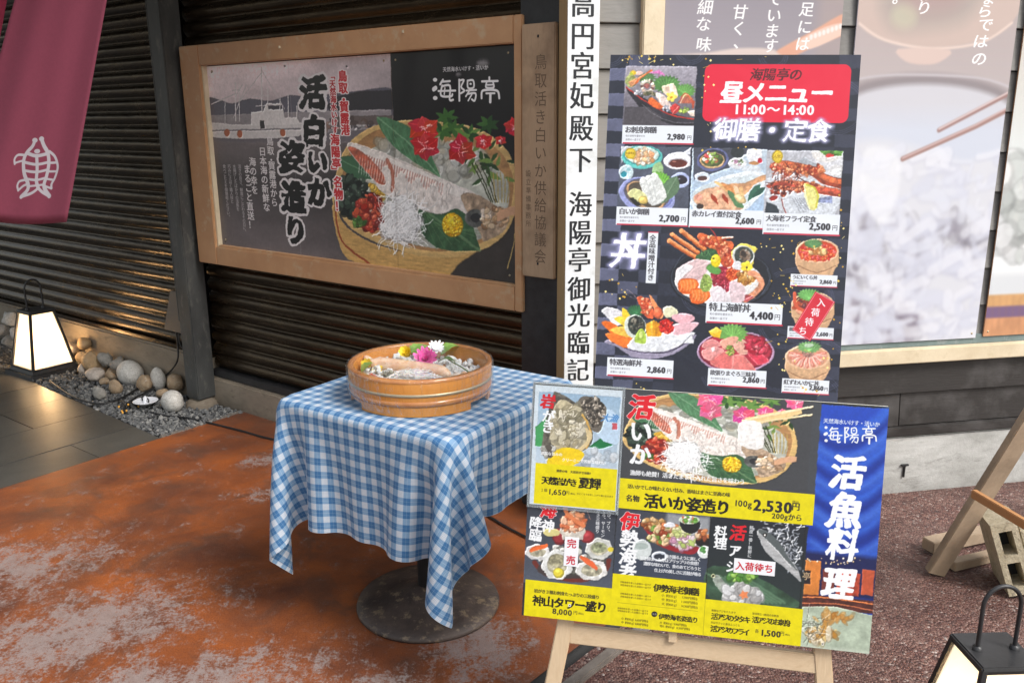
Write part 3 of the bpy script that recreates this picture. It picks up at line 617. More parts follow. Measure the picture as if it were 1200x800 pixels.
    K.blobs(528, 288, 50, 48, 110, 6, 10, [(226, 36, 28), (240, 70, 50), (190, 20, 20)], hi=.7)
    K.line([(380, 470), (560, 460), (690, 350)], 4, (30, 30, 40), smooth=4, a=.6); K.grain(70, 30, 700, 480, .035)
    slip(K, 122, 506, 455, 130, '特選海鮮丼', '2,860', nem=48, pem=58)
    K.view(800, 350, 6)
    K.ell(388, 360, 276, 152, (170, 140, 170)); K.ell(386, 358, 262, 138, (120, 30, 52)); K.ell(386, 352, 250, 126, (176, 44, 66))
    for P, c in (([(150, 330), (160, 290), (220, 268), (290, 310), (230, 335)], (216, 136, 136)), ([(145, 350), (240, 325), (306, 352), (210, 425), (155, 400)], (226, 152, 150)), ([(205, 432), (300, 358), (370, 380), (360, 490), (260, 475)], (216, 112, 110)), ([(368, 490), (375, 385), (450, 390), (535, 492), (450, 500)], (222, 124, 120)), ([(276, 290), (370, 246), (410, 260), (350, 330), (310, 345)], (226, 160, 140)), ([(370, 310), (420, 262), (490, 320), (480, 370), (420, 380)], (232, 176, 158)), ([(470, 370), (520, 340), (610, 400), (620, 430), (550, 450)], (214, 60, 84))):
        K.poly(P, c, smooth=3, tex=(.08, 3)); K.line(P+[P[0]], 3, (246, 206, 200), a=.7)
    K.blobs(540, 320, 75, 60, 60, 8, 20, [(186, 30, 60), (214, 66, 90), (236, 120, 130), (150, 20, 44)], asp=2.5)
    K.shiso(365, 225, 92, (106, 160, 78)); K.poly([(276, 290), (372, 246), (410, 262), (350, 330), (310, 345)], (226, 164, 144), smooth=3, tex=(.08, 3)); K.poly([(194, 216), (246, 184), (288, 208), (276, 264), (220, 250)], (238, 192, 40)); K.poly([(194, 216), (246, 184), (288, 208), (236, 232)], (248, 216, 80))
    K.blobs(352, 350, 32, 36, 40, 5, 9, [(140, 176, 70), (190, 210, 110), (110, 150, 56)]); K.poly([(212, 335), (232, 328), (244, 350), (220, 362)], (246, 236, 240))
    K.grain(110, 160, 560, 350, .035); slip(K, 196, 480, 414, 128, '欲張りまぐろ三昧丼', '2,860', nem=39, pem=54)
    def oke(cx, cy, w, fill):
        K.poly([(cx-w, cy), (cx-w*.72, cy+w*1.1), (cx-w*.3, cy+w*1.25), (cx+w*.3, cy+w*1.25), (cx+w*.72, cy+w*1.1), (cx+w, cy)], (206, 166, 128), smooth=2, tex=(.05, 2, 1, 4)); K.line([(cx-w*.84, cy+w*.68), (cx, cy+w*1.0), (cx+w*.84, cy+w*.68)], w*.04, (150, 110, 80), smooth=6)
        K.ell(cx, cy, w, w*.55, (222, 184, 150)); K.ell(cx, cy, w*.9, w*.47, fill)
    K.view(890, 260, 5); oke(342, 150, 126, (206, 70, 40)); K.blobs(342, 160, 106, 52, 230, 6, 9, [(236, 84, 44), (214, 50, 36), (246, 130, 70), (226, 90, 90)], hi=.6); K.blobs(345, 150, 50, 26, 26, 8, 16, [(206, 150, 80), (186, 120, 60), (232, 190, 130)]); K.shiso(320, 108, 48, (86, 130, 80), 0, .55)
    slip(K, 194, 286, 270, 72, 'うにいくら丼', '2,860', nem=26, pem=32)
    oke(322, 460, 124, (96, 50, 50)); K.blobs(300, 470, 90, 50, 50, 8, 20, [(196, 90, 60), (90, 36, 40), (232, 160, 130), (150, 50, 40)]); K.shiso(300, 408, 56, (100, 160, 84), 0, .7); K.line([(215, 400), (225, 470), (270, 500)], 22, (206, 90, 60), smooth=4); slip(K, 180, 594, 268, 72, '親がに丼', '2,600', nem=26, pem=32)
    K.defer(lambda: (K.poly([(338, 388), (452, 450), (312, 682), (206, 616)], (208, 44, 62)), K.line([(344, 394), (446, 450), (310, 674), (213, 614), (344, 394)], 2, (240, 190, 200))))
    for c, x, y in zip('入荷待ち', (372, 340, 305, 268), (454, 512, 568, 622)): K.text(c, x, y, 52, WHITE, al='c', bold=.02, shear=.0)
    K.view(800, 350, 6); oke(895, 390, 158, (206, 150, 120))
    for k in range(17):
        t = math.pi*(k+.5)/17; K.line([(895+40*math.cos(t), 372+8*math.sin(t)), (895+128*math.cos(t), 385+80*math.sin(t)+(-40)*(1-math.sin(t)))], 15, (236, 176, 160) if k % 2 else (216, 120, 104), smooth=0, tex=(.08, 3)); K.line([(895+60*math.cos(t+.04), 374+8*math.sin(t)), (895+120*math.cos(t+.04), 382+76*math.sin(t)-36*(1-math.sin(t)))], 4, (250, 226, 216), a=.8)
    K.ell(898, 366, 44, 26, (150, 110, 100), tex=(.35, 4)); K.shiso(905, 318, 74, (110, 160, 96), 0, .6); K.ell(905, 306, 34, 14, (190, 206, 190), a=.8); K.grain(730, 280, 340, 300, .03)
    slip(K, 722, 546, 330, 104, '紅ずわいかに丼', '2,860', nem=38, pem=46)
    K.develop(.4)
    # gold flakes
    g = random.Random(5); K.view(0, 0, 1)
    for cx, cy, sx, sy, n in ((760, 68, 30, 5, 22), (830, 100, 8, 14, 7), (836, 150, 7, 10, 5), (858, 69, 120, 2, 4), (925, 285, 40, 10, 20), (922, 335, 12, 26, 22), (925, 395, 22, 30, 12), (985, 300, 4, 70, 14), (724, 335, 22, 14, 14), (745, 455, 22, 5, 5), (940, 455, 50, 4, 8), (920, 430, 12, 12, 5), (870, 172, 40, 3, 4), (976, 420, 8, 20, 6)):
        for i in range(n):
            x, y = g.gauss(cx, sx*.6), g.gauss(cy, sy*.6); s2 = g.uniform(.7, 1.7); c = g.choice([(232, 200, 90), (250, 232, 150), (206, 160, 50)])
            if g.random() < .2: K.line([(x, y), (x+g.uniform(-8, 8), y+g.uniform(-4, 4))], .5, c)
            else: K.poly([(x-s2, y+g.uniform(-.5, .5)), (x+g.uniform(-.4, .4), y-s2), (x+s2, y), (x, y+s2)], c)
    return K.image('menu_print')
def squid_tub(K, k=1., pinkf=(214, 66, 70)):
    """squid in a wooden tub; drawn in the 873x800 frame of the left poster"""
    K.poly([(0, 420), (20, 300), (70, 180), (180, 100), (330, 72), (480, 80), (640, 110), (760, 200), (810, 330), (800, 470), (730, 590), (600, 655), (430, 672), (250, 630), (100, 560), (30, 480)], (206, 172, 112), smooth=5, tex=(.07, 2, 4, 1))
    K.poly([(30, 400), (50, 290), (90, 195), (190, 120), (330, 92), (480, 100), (620, 130), (740, 220), (788, 330), (770, 470), (700, 570), (590, 628), (430, 646), (260, 604), (120, 535), (50, 460)], (170, 128, 84), smooth=5, tex=(.1, 2, 4, 1))
    K.poly([(60, 400), (120, 240), (210, 180), (350, 150), (480, 170), (640, 220), (760, 330), (760, 460), (690, 560), (560, 620), (420, 630), (250, 580), (120, 500)], (176, 178, 168), smooth=5, tex=(.12, 2)); K.blobs(430, 230, 260, 100, 110, 12, 34, [(196, 196, 186), (220, 222, 218), (150, 152, 142), (176, 170, 150)], a=.7)
    K.leaf((198, 60), (470, 320), 110, (78, 124, 88), vein=(150, 186, 150), bend=-12, tex=(.12, 3)); [K.line([(215+k2*28, 90+k2*25), (250+k2*26, 170+k2*22)], 3, (130, 170, 134), a=.5) for k2 in range(7)]
    K.leaf((30, 240), (200, 330), 90, (64, 106, 76), vein=(120, 160, 124)); K.leaf((380, 450), (640, 640), 210, (56, 92, 62), vein=(120, 150, 110), tex=(.15, 3)); [K.line([(390+k2*10, 460+k2*12), (450+k2*34, 640-k2*12)], 3, (110, 146, 100), a=.5) for k2 in range(8)]
    K.blobs(85, 400, 62, 95, 130, 8, 20, [(30, 42, 36), (44, 60, 50), (20, 28, 26), (70, 90, 76)]); K.blobs(190, 390, 34, 50, 40, 8, 18, [(226, 180, 60), (240, 204, 96), (196, 146, 40)])
    K.blobs(165, 480, 62, 80, 140, 7, 17, [(150, 34, 26), (186, 56, 40), (110, 24, 22), (206, 90, 60)]); K.blobs(120, 520, 30, 20, 16, 6, 12, [(96, 146, 60), (60, 100, 44)])
    P = [(66, 185), (90, 170), (200, 205), (330, 260), (460, 320), (600, 380), (690, 430), (700, 470), (650, 540), (600, 500), (540, 460), (480, 480), (400, 470), (300, 420), (220, 390), (150, 300), (90, 230)]
    K.poly(P, (220, 212, 206), smooth=5, tex=(.1, 3)); K.poly([(90, 180), (200, 215), (330, 270), (460, 330), (600, 390), (560, 410), (420, 350), (280, 300), (150, 235)], (232, 226, 220), smooth=4, tex=(.06, 3), a=.9)
    K.poly([(70, 190), (130, 210), (210, 290), (230, 350), (190, 340), (110, 250)], (186, 84, 58), smooth=4, tex=(.25, 3), a=.85)
    for i in range(34):
        t = i/33; x, y = 120+360*t, 215+135*t; K.line([(x, y), (x-6, y+26+20*math.sin(i))], 7, (176, 82, 64), a=.55*(1-.4*t)); K.line([(x+5, y+20), (x-4, y+90)], 3, (222, 216, 214), a=.7)
    K.line([(240, 250), (262, 300), (262, 380)], 18, (172, 82, 56), smooth=4, a=.7); K.strands(420, 390, 170, 60, 60, 4, [(240, 238, 236), (170, 160, 156)], L=.6, rot=80, a=.6)
    K.poly([(560, 400), (640, 400), (740, 470), (770, 500), (740, 560), (660, 600), (640, 560), (600, 500)], (166, 144, 122), smooth=4, tex=(.2, 3)); K.ell(620, 500, 46, 40, (90, 92, 90), tex=(.25, 3)); K.ell(622, 498, 22, 20, (44, 46, 50)); K.blobs(700, 500, 60, 50, 50, 6, 16, [(196, 160, 120), (214, 190, 160), (150, 116, 86), (222, 206, 190)])
    [K.line([(720, 480+j*9), (770, 455+j*10), (812, 448+j*9)], 10, (206, 160, 126), smooth=4) for j in range(4)]
    K.blobs(295, 510, 72, 90, 90, 12, 26, [(226, 226, 228), (236, 238, 240), (206, 208, 210)]); K.ell(295, 500, 70, 82, (230, 232, 234), a=.85, soft=10); K.strands(300, 520, 105, 115, 200, 3.5, [(244, 246, 248), (206, 206, 206), (250, 250, 252)], L=.7)
    K.shell(522, 530, 46, 54, (232, 180, 20)); K.blobs(522, 530, 42, 50, 150, 3, 5, [(244, 206, 40), (206, 146, 10), (250, 226, 90)], hi=0)
    for i in range(26):
        a = random.uniform(-.5, .9); x, y = random.uniform(560, 780), random.uniform(170, 330); K.leaf((x, y), (x+60*math.cos(a*3), y+50*math.sin(a*3)), 17, random.choice([(52, 84, 44), (36, 62, 34), (84, 120, 56), (110, 140, 70)]))
    for x in (0, 25, 60, 90): K.line([(610+x*.6, 260), (650+x*.5, 340), (690+x*.3, 430)], 5, (52, 56, 34), smooth=4)
    for x in range(5): K.line([(700+x*16, 300), (705+x*16, 370), (712+x*12, 430)], 4, (176, 150, 80), smooth=4)
    for cx, cy in ((500, 60), (530, 110), (480, 120), (600, 130), (680, 90)): [K.leaf((cx, cy), (cx+55*math.cos(t*.9+cx), cy+45*math.sin(t*.9+cx)), 20, random.choice([(60, 104, 48), (40, 76, 38), (100, 140, 66)])) for t in range(7)]
    def flower(cx, cy, r, col, n=6):
        for t in range(n):
            b = t*6.283/n+.4; K.leaf((cx, cy), (cx+r*math.cos(b)*random.uniform(.8, 1.1), cy+r*math.sin(b)*random.uniform(.7, 1.1)), r*.85, bend=r*.1, col= tuple(min(255, max(0, v+random.randint(-20, 20))) for v in col), vein=tuple(min(255, v+50) for v in col))
        K.strands(cx, cy, r*.3, r*.3, 8, 2.5, [(250, 220, 220)], L=1.6)
    flower(400, 110, 72, pinkf); flower(405, 185, 66, tuple(int(v*.92) for v in pinkf)); flower(560, 200, 68, tuple(int(v*.9) for v in pinkf)); flower(660, 165, 42, pinkf); flower(790, 100, 48, pinkf); flower(735, 160, 26, pinkf)
def art_left():
    K = Canvas(1500, 700, [(233, 77), (604, 50), (603, 337), (249, 290)], (60, 52, 58)); K.asp = .74; K.later = []; K.view(180, 40, 2.757)
    K.poly([(120, 100), (748, 60), (735, 800), (150, 720)], (150, 138, 142)); W = int(K.T([(748, 66)])[0][0]); H = K.H
    g = np.interp(np.linspace(0, 1, H), [0, .2, .3, .42, .6, 1], [.98, .86, .74, .44, .24, .42])[:, None]*np.interp(np.linspace(0, 1, W), [0, .5, 1], [1.05, 1, .78])[None]
    K.a[:, :W] = g[..., None]*np.array([1.0, .93, .95]); K.a[:, :W] *= 1+.05*NZ[1][np.ix_(np.arange(H) % 1024, (np.arange(W)//3) % 1024)][..., None]
    K.poly([(150, 205), (190, 212), (230, 222), (290, 206), (350, 214), (420, 194), (470, 200), (560, 190), (640, 180), (748, 172), (748, 262), (150, 262)], (96, 94, 108), smooth=4, soft=2); K.poly([(560, 200), (748, 176), (748, 246), (560, 258)], (52, 50, 56), smooth=2, soft=3)
    K.poly([(150, 262), (420, 250), (748, 240), (748, 330), (600, 350), (150, 335)], (150, 144, 148), tex=(.06, 2, 4, 1)); K.poly([(150, 335), (420, 325), (748, 300), (748, 345), (420, 352), (150, 348)], (110, 104, 110))
    K.poly([(158, 286), (235, 292), (330, 290), (460, 286), (446, 330), (300, 338), (170, 336), (158, 320)], (214, 210, 210), smooth=2); K.poly([(290, 250), (330, 246), (340, 222), (392, 222), (400, 268), (440, 268), (450, 290), (290, 296)], (226, 222, 222), smooth=0); K.line([(160, 312), (450, 305)], 3, (130, 126, 132)); K.rect(345, 230, 46, 12, (70, 66, 76))
    for x, y0, y1, w in ((325, 105, 250, 4), (345, 170, 240, 3), (240, 155, 280, 4), (252, 160, 280, 3), (385, 200, 280, 3), (412, 190, 300, 3), (205, 200, 290, 2), (440, 230, 300, 3)): K.line([(x, y0), (x, y1)], w, (222, 218, 218))
    for P in ([(232, 270), (275, 160)], [(240, 200), (262, 160)], [(300, 200), (352, 196)], [(305, 230), (355, 228)], [(160, 225), (240, 190)], [(325, 120), (250, 220)], [(325, 110), (400, 240)], [(230, 180), (256, 178)]): K.line(P, 2.2, (206, 200, 202))
    for x, y in ((210, 318), (252, 322), (392, 318)): K.ell(x, y, 9, 13, (176, 96, 62))
    K.rect(318, 278, 14, 26, (50, 46, 50)); K.blobs(560, 290, 120, 22, 60, 4, 12, [(190, 186, 188), (90, 84, 90), (150, 120, 110)]); K.rect(560, 262, 180, 30, (84, 70, 66), a=.7)
    K.rect(748, 40, 400, 900, (24, 22, 26)); K.line([(413, 90), (448, 720)], 1.6, (190, 184, 190), a=.45)
    K.view(380, 120, 3.6375); K.line([(10, 460), (50, 590), (150, 700)], 26, (214, 178, 120)); K.poly([(0, 440), (60, 540), (200, 620), (430, 668), (600, 650), (740, 560), (700, 700), (500, 790), (150, 705), (40, 650)], (196, 158, 96), smooth=3, tex=(.08, 2, 6, 1))
    K.poly([(640, 640), (740, 560), (800, 480), (812, 800), (500, 760)], (56, 52, 50), smooth=2, soft=6, tex=(.1, 2)); squid_tub(K, pinkf=(206, 40, 44)); K.line([(12, 440), (40, 600), (160, 700)], 8, (150, 70, 40), smooth=5)
    K.line([(800, 470), (790, 600), (760, 720)], 4, (190, 160, 90), smooth=4)
    K.view(380, 0, 3.75); K.text('天然海水いけす・活いか', 602, 294, 24, (226, 224, 224), al='c', bold=.03, adv=1.05); K.defer(lambda: logo(K, 458, 332, 112, (236, 234, 234), sx=.93))
    K.ell(680, 268, 26, 16, (200, 196, 196), soft=14, a=.6); K.ell(570, 318, 12, 10, (200, 196, 196), soft=8, a=.5)  # soft pale spots: light reflections on the poster, painted into its print
    K.view(180, 40, 2.757)
    R = dict(out=((236, 226, 226), .07), bold=.035)
    K.text('鳥取・賀露港', 590, 112, 40, (196, 32, 40), vert=True, adv=.98, **R); K.text('「天然海水いけす', 556, 118, 27, (176, 26, 36), vert=True, adv=.96, **R); K.text('海陽亭', 563, 322, 40, (196, 32, 40), vert=True, **R); K.text('」', 563, 428, 34, (196, 32, 40), vert=True, **R); K.text('名物！', 571, 462, 40, (196, 32, 40), vert=True, **R)
    Bk = dict(vert=True, bold=.075, kx=.7, rough=.03, out=((226, 222, 224), .07), shear=.12)
    for c, x, y, e in (('活', 490, 130, 105), ('白', 492, 262, 96), ('い', 503, 368, 86), ('か', 508, 462, 96), ('姿', 418, 345, 100), ('造', 424, 478, 100), ('り', 428, 592, 92)): K.text(c, x, y, e*1.12, (16, 12, 14), emy=e*1.08, **Bk)
    for st, x, y, e in (('鳥取・賀露港から', 350, 332, 31), ('日本海の新鮮な', 325, 366, 31), ('海の幸を', 292, 400, 31), ('まるごと直送！', 274, 424, 31)): K.text(st, x, y, e, (232, 228, 230), vert=True, bold=.02)
    for st, x, y in (('活きの良さ、鮮度にこだわるその日に、', 250, 424), ('水揚げしたばかりの活魚を', 233, 424), ('巧みにさばく職人技と', 216, 424), ('食べごたえを御堪能ください。', 200, 424)): K.text(st, x, y, 14, (214, 210, 212), vert=True, adv=.92)
    for x, y in ((163, 118), (402, 100), (604, 98), (200, 680)): K.ell(x, y, 3, 3, (60, 56, 60))
    K.develop(.35, .35); return K.image('squid_print')
YB = (228, 214, 8)
def art_lower():
    K = Canvas(1300, 918, [(627, 450), (1043, 474), (1018, 766), (610, 719)], (44, 48, 58)); K.view(600, 440, 4)
    K.rect(112, 36, 1700, 1400, (40, 44, 54))
    K.later = []
    def yel(x, y, w, h): K.defer(lambda: K.rect(x, y, w, h, YB, tex=(.03, 3)))
    # blue banner panel on the right
    K.view(800, 440, 4); K.rect(612, 124, 400, 1400, (34, 74, 190), grad=('v', (26, 52, 150))); X0 = int(K.T([(612, 300)])[0][0])
    for i in range(16):
        y = 230+i*52; c = [(70, 130, 236), (16, 34, 110), (96, 150, 245)][i % 3]; K.line([(600, y-30), (720, y+40), (860, y+10), (980, y-90)], random.uniform(24, 50), c, a=.45, smooth=6, soft=22)
    K.view(800, 580, 4); K.rect(560, 255, 500, 200, (26, 34, 84), soft=20); K.rect(560, 295, 84, 165, (214, 130, 60), tex=(.1, 2)); K.rect(650, 340, 60, 100, (120, 56, 50)); K.rect(720, 350, 110, 110, (176, 70, 50), tex=(.25, 3)); K.rect(840, 340, 60, 120, (190, 86, 56), tex=(.15, 2)); K.rect(552, 345, 42, 62, (40, 34, 40)); K.text('亭', 574, 375, 40, (226, 196, 150), al='c')
    K.blobs(720, 300, 160, 20, 26, 2, 5, [(226, 190, 130), (236, 220, 190)], hi=0)
    K.rect(548, 455, 400, 60, (84, 44, 40), tex=(.2, 3)); K.line([(545, 470), (700, 478), (886, 505)], 6, (226, 130, 70), smooth=4); K.line([(545, 500), (700, 503), (886, 535)], 5, (196, 110, 70), smooth=4)
    K.poly([(540, 515), (700, 515), (890, 560), (890, 760), (525, 720)], (176, 190, 170), tex=(.08, 2)); K.blobs(700, 570, 100, 26, 26, 6, 16, [(206, 140, 60), (226, 180, 110)], a=.6, asp=3); K.blobs(640, 650, 70, 30, 40, 8, 20, [(222, 190, 120), (236, 224, 196), (206, 150, 70)], asp=3, a=.8)
    K.strands(590, 620, 60, 60, 50, 2.5, [(90, 90, 80), (230, 230, 220)], L=1.2); K.rect(520, 690, 400, 70, (196, 206, 190), a=.7, soft=14)
    K.view(800, 440, 4); K.text('天然海水いけす・活いか', 792, 212, 25, WHITE, al='c', bold=.02, adv=.98); K.defer(lambda: logo(K, 664, 226, 84, WHITE, sx=1.03))
    K.view(960, 480, 2.5)
    for c, x, y, e in (('活', 84, 178, 104), ('魚', 76, 290, 108), ('料', 68, 392, 98), ('理', 56, 506, 100)): K.text(c, x, y, e, (246, 248, 252), al='c', bold=.06, kx=.8, rough=.02, shear=.1)
    # live squid panel
    K.view(600, 440, 4); X = lambda x, y: K.T([(x, y)])[0]
    K.rect(527, 62, 882, 420, (70, 74, 80)); a0 = K.T([(527, 62)])[0]; 
    S = Canvas(873, 800, None, (64, 66, 70)); squid_tub(S, pinkf=(226, 84, 140))
    S.poly([(560, 215), (820, 120), (826, 160), (640, 245)], (226, 196, 140)); S.line([(600, 246), (872, 160)], 13, (232, 206, 160)); S.line([(560, 232), (872, 108)], 12, (236, 214, 170)); S.poly([(540, 250), (640, 240), (660, 400), (560, 400)], (226, 224, 222), smooth=3, tex=(.05, 3))
    w0 = K.T([(530, 66), (1410, 100), (1400, 545), (500, 480)]); x0, y0 = int(w0[0][0]), int(w0[0][1]); x1 = int(K.T([(1409, 150)])[0][0]); y1 = int(K.T([(520, 482)])[0][1])
    iy = (np.linspace(.10, .86, y1-y0)*800).astype(int); ix = (np.linspace(.0, 1., x1-x0)*872).astype(int); K.a[y0:y1, x0:x1] = S.a[np.ix_(iy, ix)]*1.08
    K.view(600, 440, 4); K.text('活', 606, 148, 120, (220, 28, 44), al='c', bold=.06, kx=.8, rough=.02, shear=.15, out=((246, 240, 240), .015))
    K.text('い', 600, 262, 112, WHITE, al='c', bold=.05, kx=.8, rough=.02); K.text('か', 596, 368, 104, WHITE, al='c', bold=.05, kx=.8, rough=.02)
    K.text('漁師も絶賛！活きたまま仕入れた旨さを味わう', 548, 452, 26, WHITE, bold=.03, adv=.96)
    yel(497, 478, 880, 140) ; K.text('活いかでしか味わえない甘み、香味はまさに至高の味', 536, 516, 21, INK, bold=.02, adv=.93)
    K.text('名物', 528, 570, 32, INK, bold=.03, rough=.01); K.text('活いか姿造り', 612, 582, 70, (24, 22, 20), bold=.045, kx=.6, rough=.02, adv=.94)
    K.view(800, 440, 4); K.text('100g', 230, 590, 40, INK, bold=.02, kx=.5); K.text('2,530', 326, 598, 72, INK, bold=.035, kx=.45); K.text('円', 506, 606, 40, INK, bold=.02); K.text('(税込)', 508, 584, 12, INK); K.text('200gから', 412, 650, 34, INK, bold=.02)
    # sea god tower
    K.view(600, 580, 4); K.rect(70, 28, 416, 380, (56, 60, 70), grad=('v', (84, 92, 106)))
    K.line([(100, 310), (150, 360), (300, 392), (420, 350), (445, 300)], 22, (110, 50, 44), smooth=5); K.ell(270, 340, 160, 46, (70, 60, 60)); K.blobs(270, 300, 150, 60, 60, 10, 24, [(196, 196, 190), (110, 110, 104), (226, 226, 220), (60, 70, 56)])
    for cx, cy, rx, ry, c in ((115, 262, 55, 34, (222, 222, 222)), (205, 320, 68, 66, (222, 224, 222)), (365, 345, 70, 45, (226, 226, 224)), (400, 245, 60, 48, (206, 208, 204))): K.poly([(cx+rx*(1+.12*(i % 2))*math.cos(i*.42), cy+ry*(1+.12*(i % 2))*math.sin(i*.42)) for i in range(15)], c, smooth=3, tex=(.08, 3)); K.ell(cx, cy, rx*.7, ry*.65, (176, 172, 150), tex=(.25, 3))
    for k in range(5): K.line([(85+k*14, 255-k*4), (108+k*12, 240-k*2)], 15, (236, 110, 56)); K.line([(316+k*12, 285+k*6), (346+k*10, 312+k*6)], 15, (232, 106, 60))
    K.ell(205, 300, 40, 30, (150, 146, 120), tex=(.3, 3)); K.shell(212, 358, 26, 24, (232, 214, 70)); K.ell(400, 240, 36, 26, (150, 156, 126), tex=(.3, 3)); K.ell(452, 250, 14, 12, (226, 206, 60)); K.shell(215, 190, 32, 40, (150, 50, 56)); K.shell(345, 190, 34, 30, (160, 54, 60)); K.ell(180, 170, 40, 20, (216, 206, 140))
    K.ell(278, 165, 62, 26, (196, 186, 170)); K.poly([(220, 150), (336, 150), (326, 205), (232, 205)], (206, 200, 190), tex=(.1, 3)); K.blobs(282, 120, 52, 46, 60, 6, 16, [(226, 150, 106), (206, 110, 70), (244, 200, 170)], asp=2.6); K.line([(245, 50), (260, 90), (330, 140)], 18, (222, 130, 84), smooth=4); K.line([(300, 36), (336, 50), (360, 110)], 2, (206, 150, 130), smooth=4)
    Rd = dict(al='c', bold=.05, kx=.7, rough=.02, shear=.1)
    K.text('海', 170, 68, 78, (220, 30, 44), out=((240, 236, 236), .02), **Rd); K.text('神', 166, 142, 60, WHITE, **Rd); K.text('降', 110, 128, 58, WHITE, **Rd); K.text('臨', 108, 184, 60, WHITE, **Rd)
    for st, x in (('赤えび、ブリ、', 452), ('まぐろ、サーモン', 428), ('岩がき三昧盛り', 402)): K.text(st, x, 44, 19, WHITE, vert=True, bold=.02)
    yel(60, 390, 412, 240); K.text('岩がき３種お刺身たっぷりの三段盛り', 98, 442, 19, INK, bold=.02, adv=.92); K.text('神山タワー盛り', 90, 486, 52, (24, 22, 20), bold=.04, kx=.6, rough=.02, adv=.93); K.text('8,000', 182, 536, 36, INK, bold=.02); K.text('円', 278, 544, 20, INK); K.text('(税込)', 300, 548, 10, INK); 
    # spiny lobster
    K.rect(488, 60, 434, 330, (66, 70, 80), grad=('v', (60, 70, 88))); K.poly([(720, 80), (918, 100), (918, 260), (700, 200)], (150, 154, 160), soft=20)
    K.poly([(580, 110), (640, 190), (700, 240), (800, 270), (850, 265), (860, 235), (760, 235), (690, 205), (620, 150)], (150, 40, 50), smooth=4)
    K.blobs(650, 130, 60, 22, 40, 6, 14, [(206, 160, 100), (226, 190, 140), (160, 90, 50)]); K.blobs(720, 180, 90, 44, 90, 7, 18, [(206, 120, 70), (232, 190, 150), (214, 200, 150), (160, 70, 44), (120, 160, 70)]); K.blobs(800, 215, 60, 30, 50, 6, 16, [(214, 160, 190), (232, 214, 220), (176, 196, 110)]); K.blobs(780, 168, 40, 20, 30, 6, 13, [(196, 206, 130), (226, 226, 180)])
    K.ell(825, 130, 48, 44, (34, 36, 40)); K.ell(822, 110, 50, 20, (206, 220, 200)); K.blobs(822, 108, 40, 14, 26, 5, 11, [(110, 170, 70), (226, 230, 220), (230, 120, 80)]); K.ell(885, 210, 36, 28, (36, 34, 36)); K.blobs(885, 180, 32, 20, 26, 6, 13, [(222, 140, 90), (236, 206, 170), (140, 70, 44)]); K.ell(730, 135, 28, 12, (226, 228, 236)); K.ell(890, 260, 30, 32, (226, 232, 232)); K.blobs(884, 250, 20, 14, 10, 5, 9, [(90, 160, 80)])
    K.ell(598, 250, 46, 50, (206, 214, 214)); K.ell(596, 234, 32, 16, (170, 184, 180)); K.ell(680, 280, 38, 24, (206, 214, 226)); K.ell(680, 282, 26, 14, (50, 56, 70))
    K.text('伊', 548, 122, 92, (220, 30, 44), out=((240, 236, 236), .02), **Rd); [K.text(c, x, y, 84, WHITE, **Rd) for c, x, y in (('勢', 542, 200), ('海', 536, 282), ('老', 532, 358))]
    for st, y in (('焼き踊るように美しく', 298), ('引き締まった身はプリップリの食感！', 318), ('濃厚な味わいで、食のあてどろうと', 342), ('仕上げの美しさに舌鼓が鳴る', 368)): K.text(st, 876, y, 19, WHITE, al='r', bold=.03, adv=.9)
    yel(464, 362, 428, 300); K.text('伊勢海老御膳', 652, 428, 38, (24, 22, 20), bold=.03, rough=.012, adv=.93); K.text('伊勢海老姿造り', 676, 562, 28, (24, 22, 20), bold=.03, rough=.012, adv=.93); K.defer(lambda: K.ell(656, 553, 14, 13, (20, 20, 20))); K.text('活造', 656, 553, 11, WHITE, al='c')
    for y, x in ((402, 498), (416, 498), (456, 498), (470, 498), (524, 484), (536, 484)): K.text('伊勢海老を使った自慢の一品です', x, y, 10, (70, 60, 20), adv=.95)
    for y, st in ((464, '小（約250ｇ）　 7,700円(税込)'), (484, '中（約350ｇ）　11,000円(税込)'), (504, '大（約450ｇ）　14,300円(税込)')): K.text(st, 690, y, 14, (50, 44, 20), adv=.82)
    for x, y, st in ((500, 572, '小（約250ｇ）6,600円(税込)'), (500, 590, '中（約350ｇ）8,800円(税込)'), (680, 592, '大（約450ｇ）9,900円(税込)'), (680, 608, '特大（約550ｇ）13,200円(税込)')): K.text(st, x, y, 13, (50, 44, 20), adv=.74)
    K.defer(lambda: K.line([(484, 498), (860, 540)], 1, (90, 80, 20)))
    # live horse mackerel
    K.view(800, 580, 4); K.rect(122, 102, 450, 400, (36, 40, 48), grad=('v', (44, 56, 56)))
    K.poly([(100, 340), (240, 340), (420, 420), (535, 520), (140, 500)], (58, 84, 66), smooth=3, tex=(.2, 2)); [K.line([(100+k*30, 360+k*5), (330+k*20, 500)], 10, (110, 146, 116), a=.6, soft=4) for k in range(8)]
    g = random.Random(3)
    for i in range(90): t = g.random(); x, y = 380+170*t+g.gauss(0, 26), 150+210*t*t+g.gauss(0, 36); K.ell(x, y, g.uniform(2, 11), g.uniform(2, 9), g.choice([(226, 230, 236), (176, 182, 192), (120, 126, 138)]), a=g.uniform(.4, .9), soft=2.5) if x < 560 else 0
    K.strands(490, 230, 60, 120, 60, 4, [(226, 230, 236), (150, 156, 166)], L=.6)
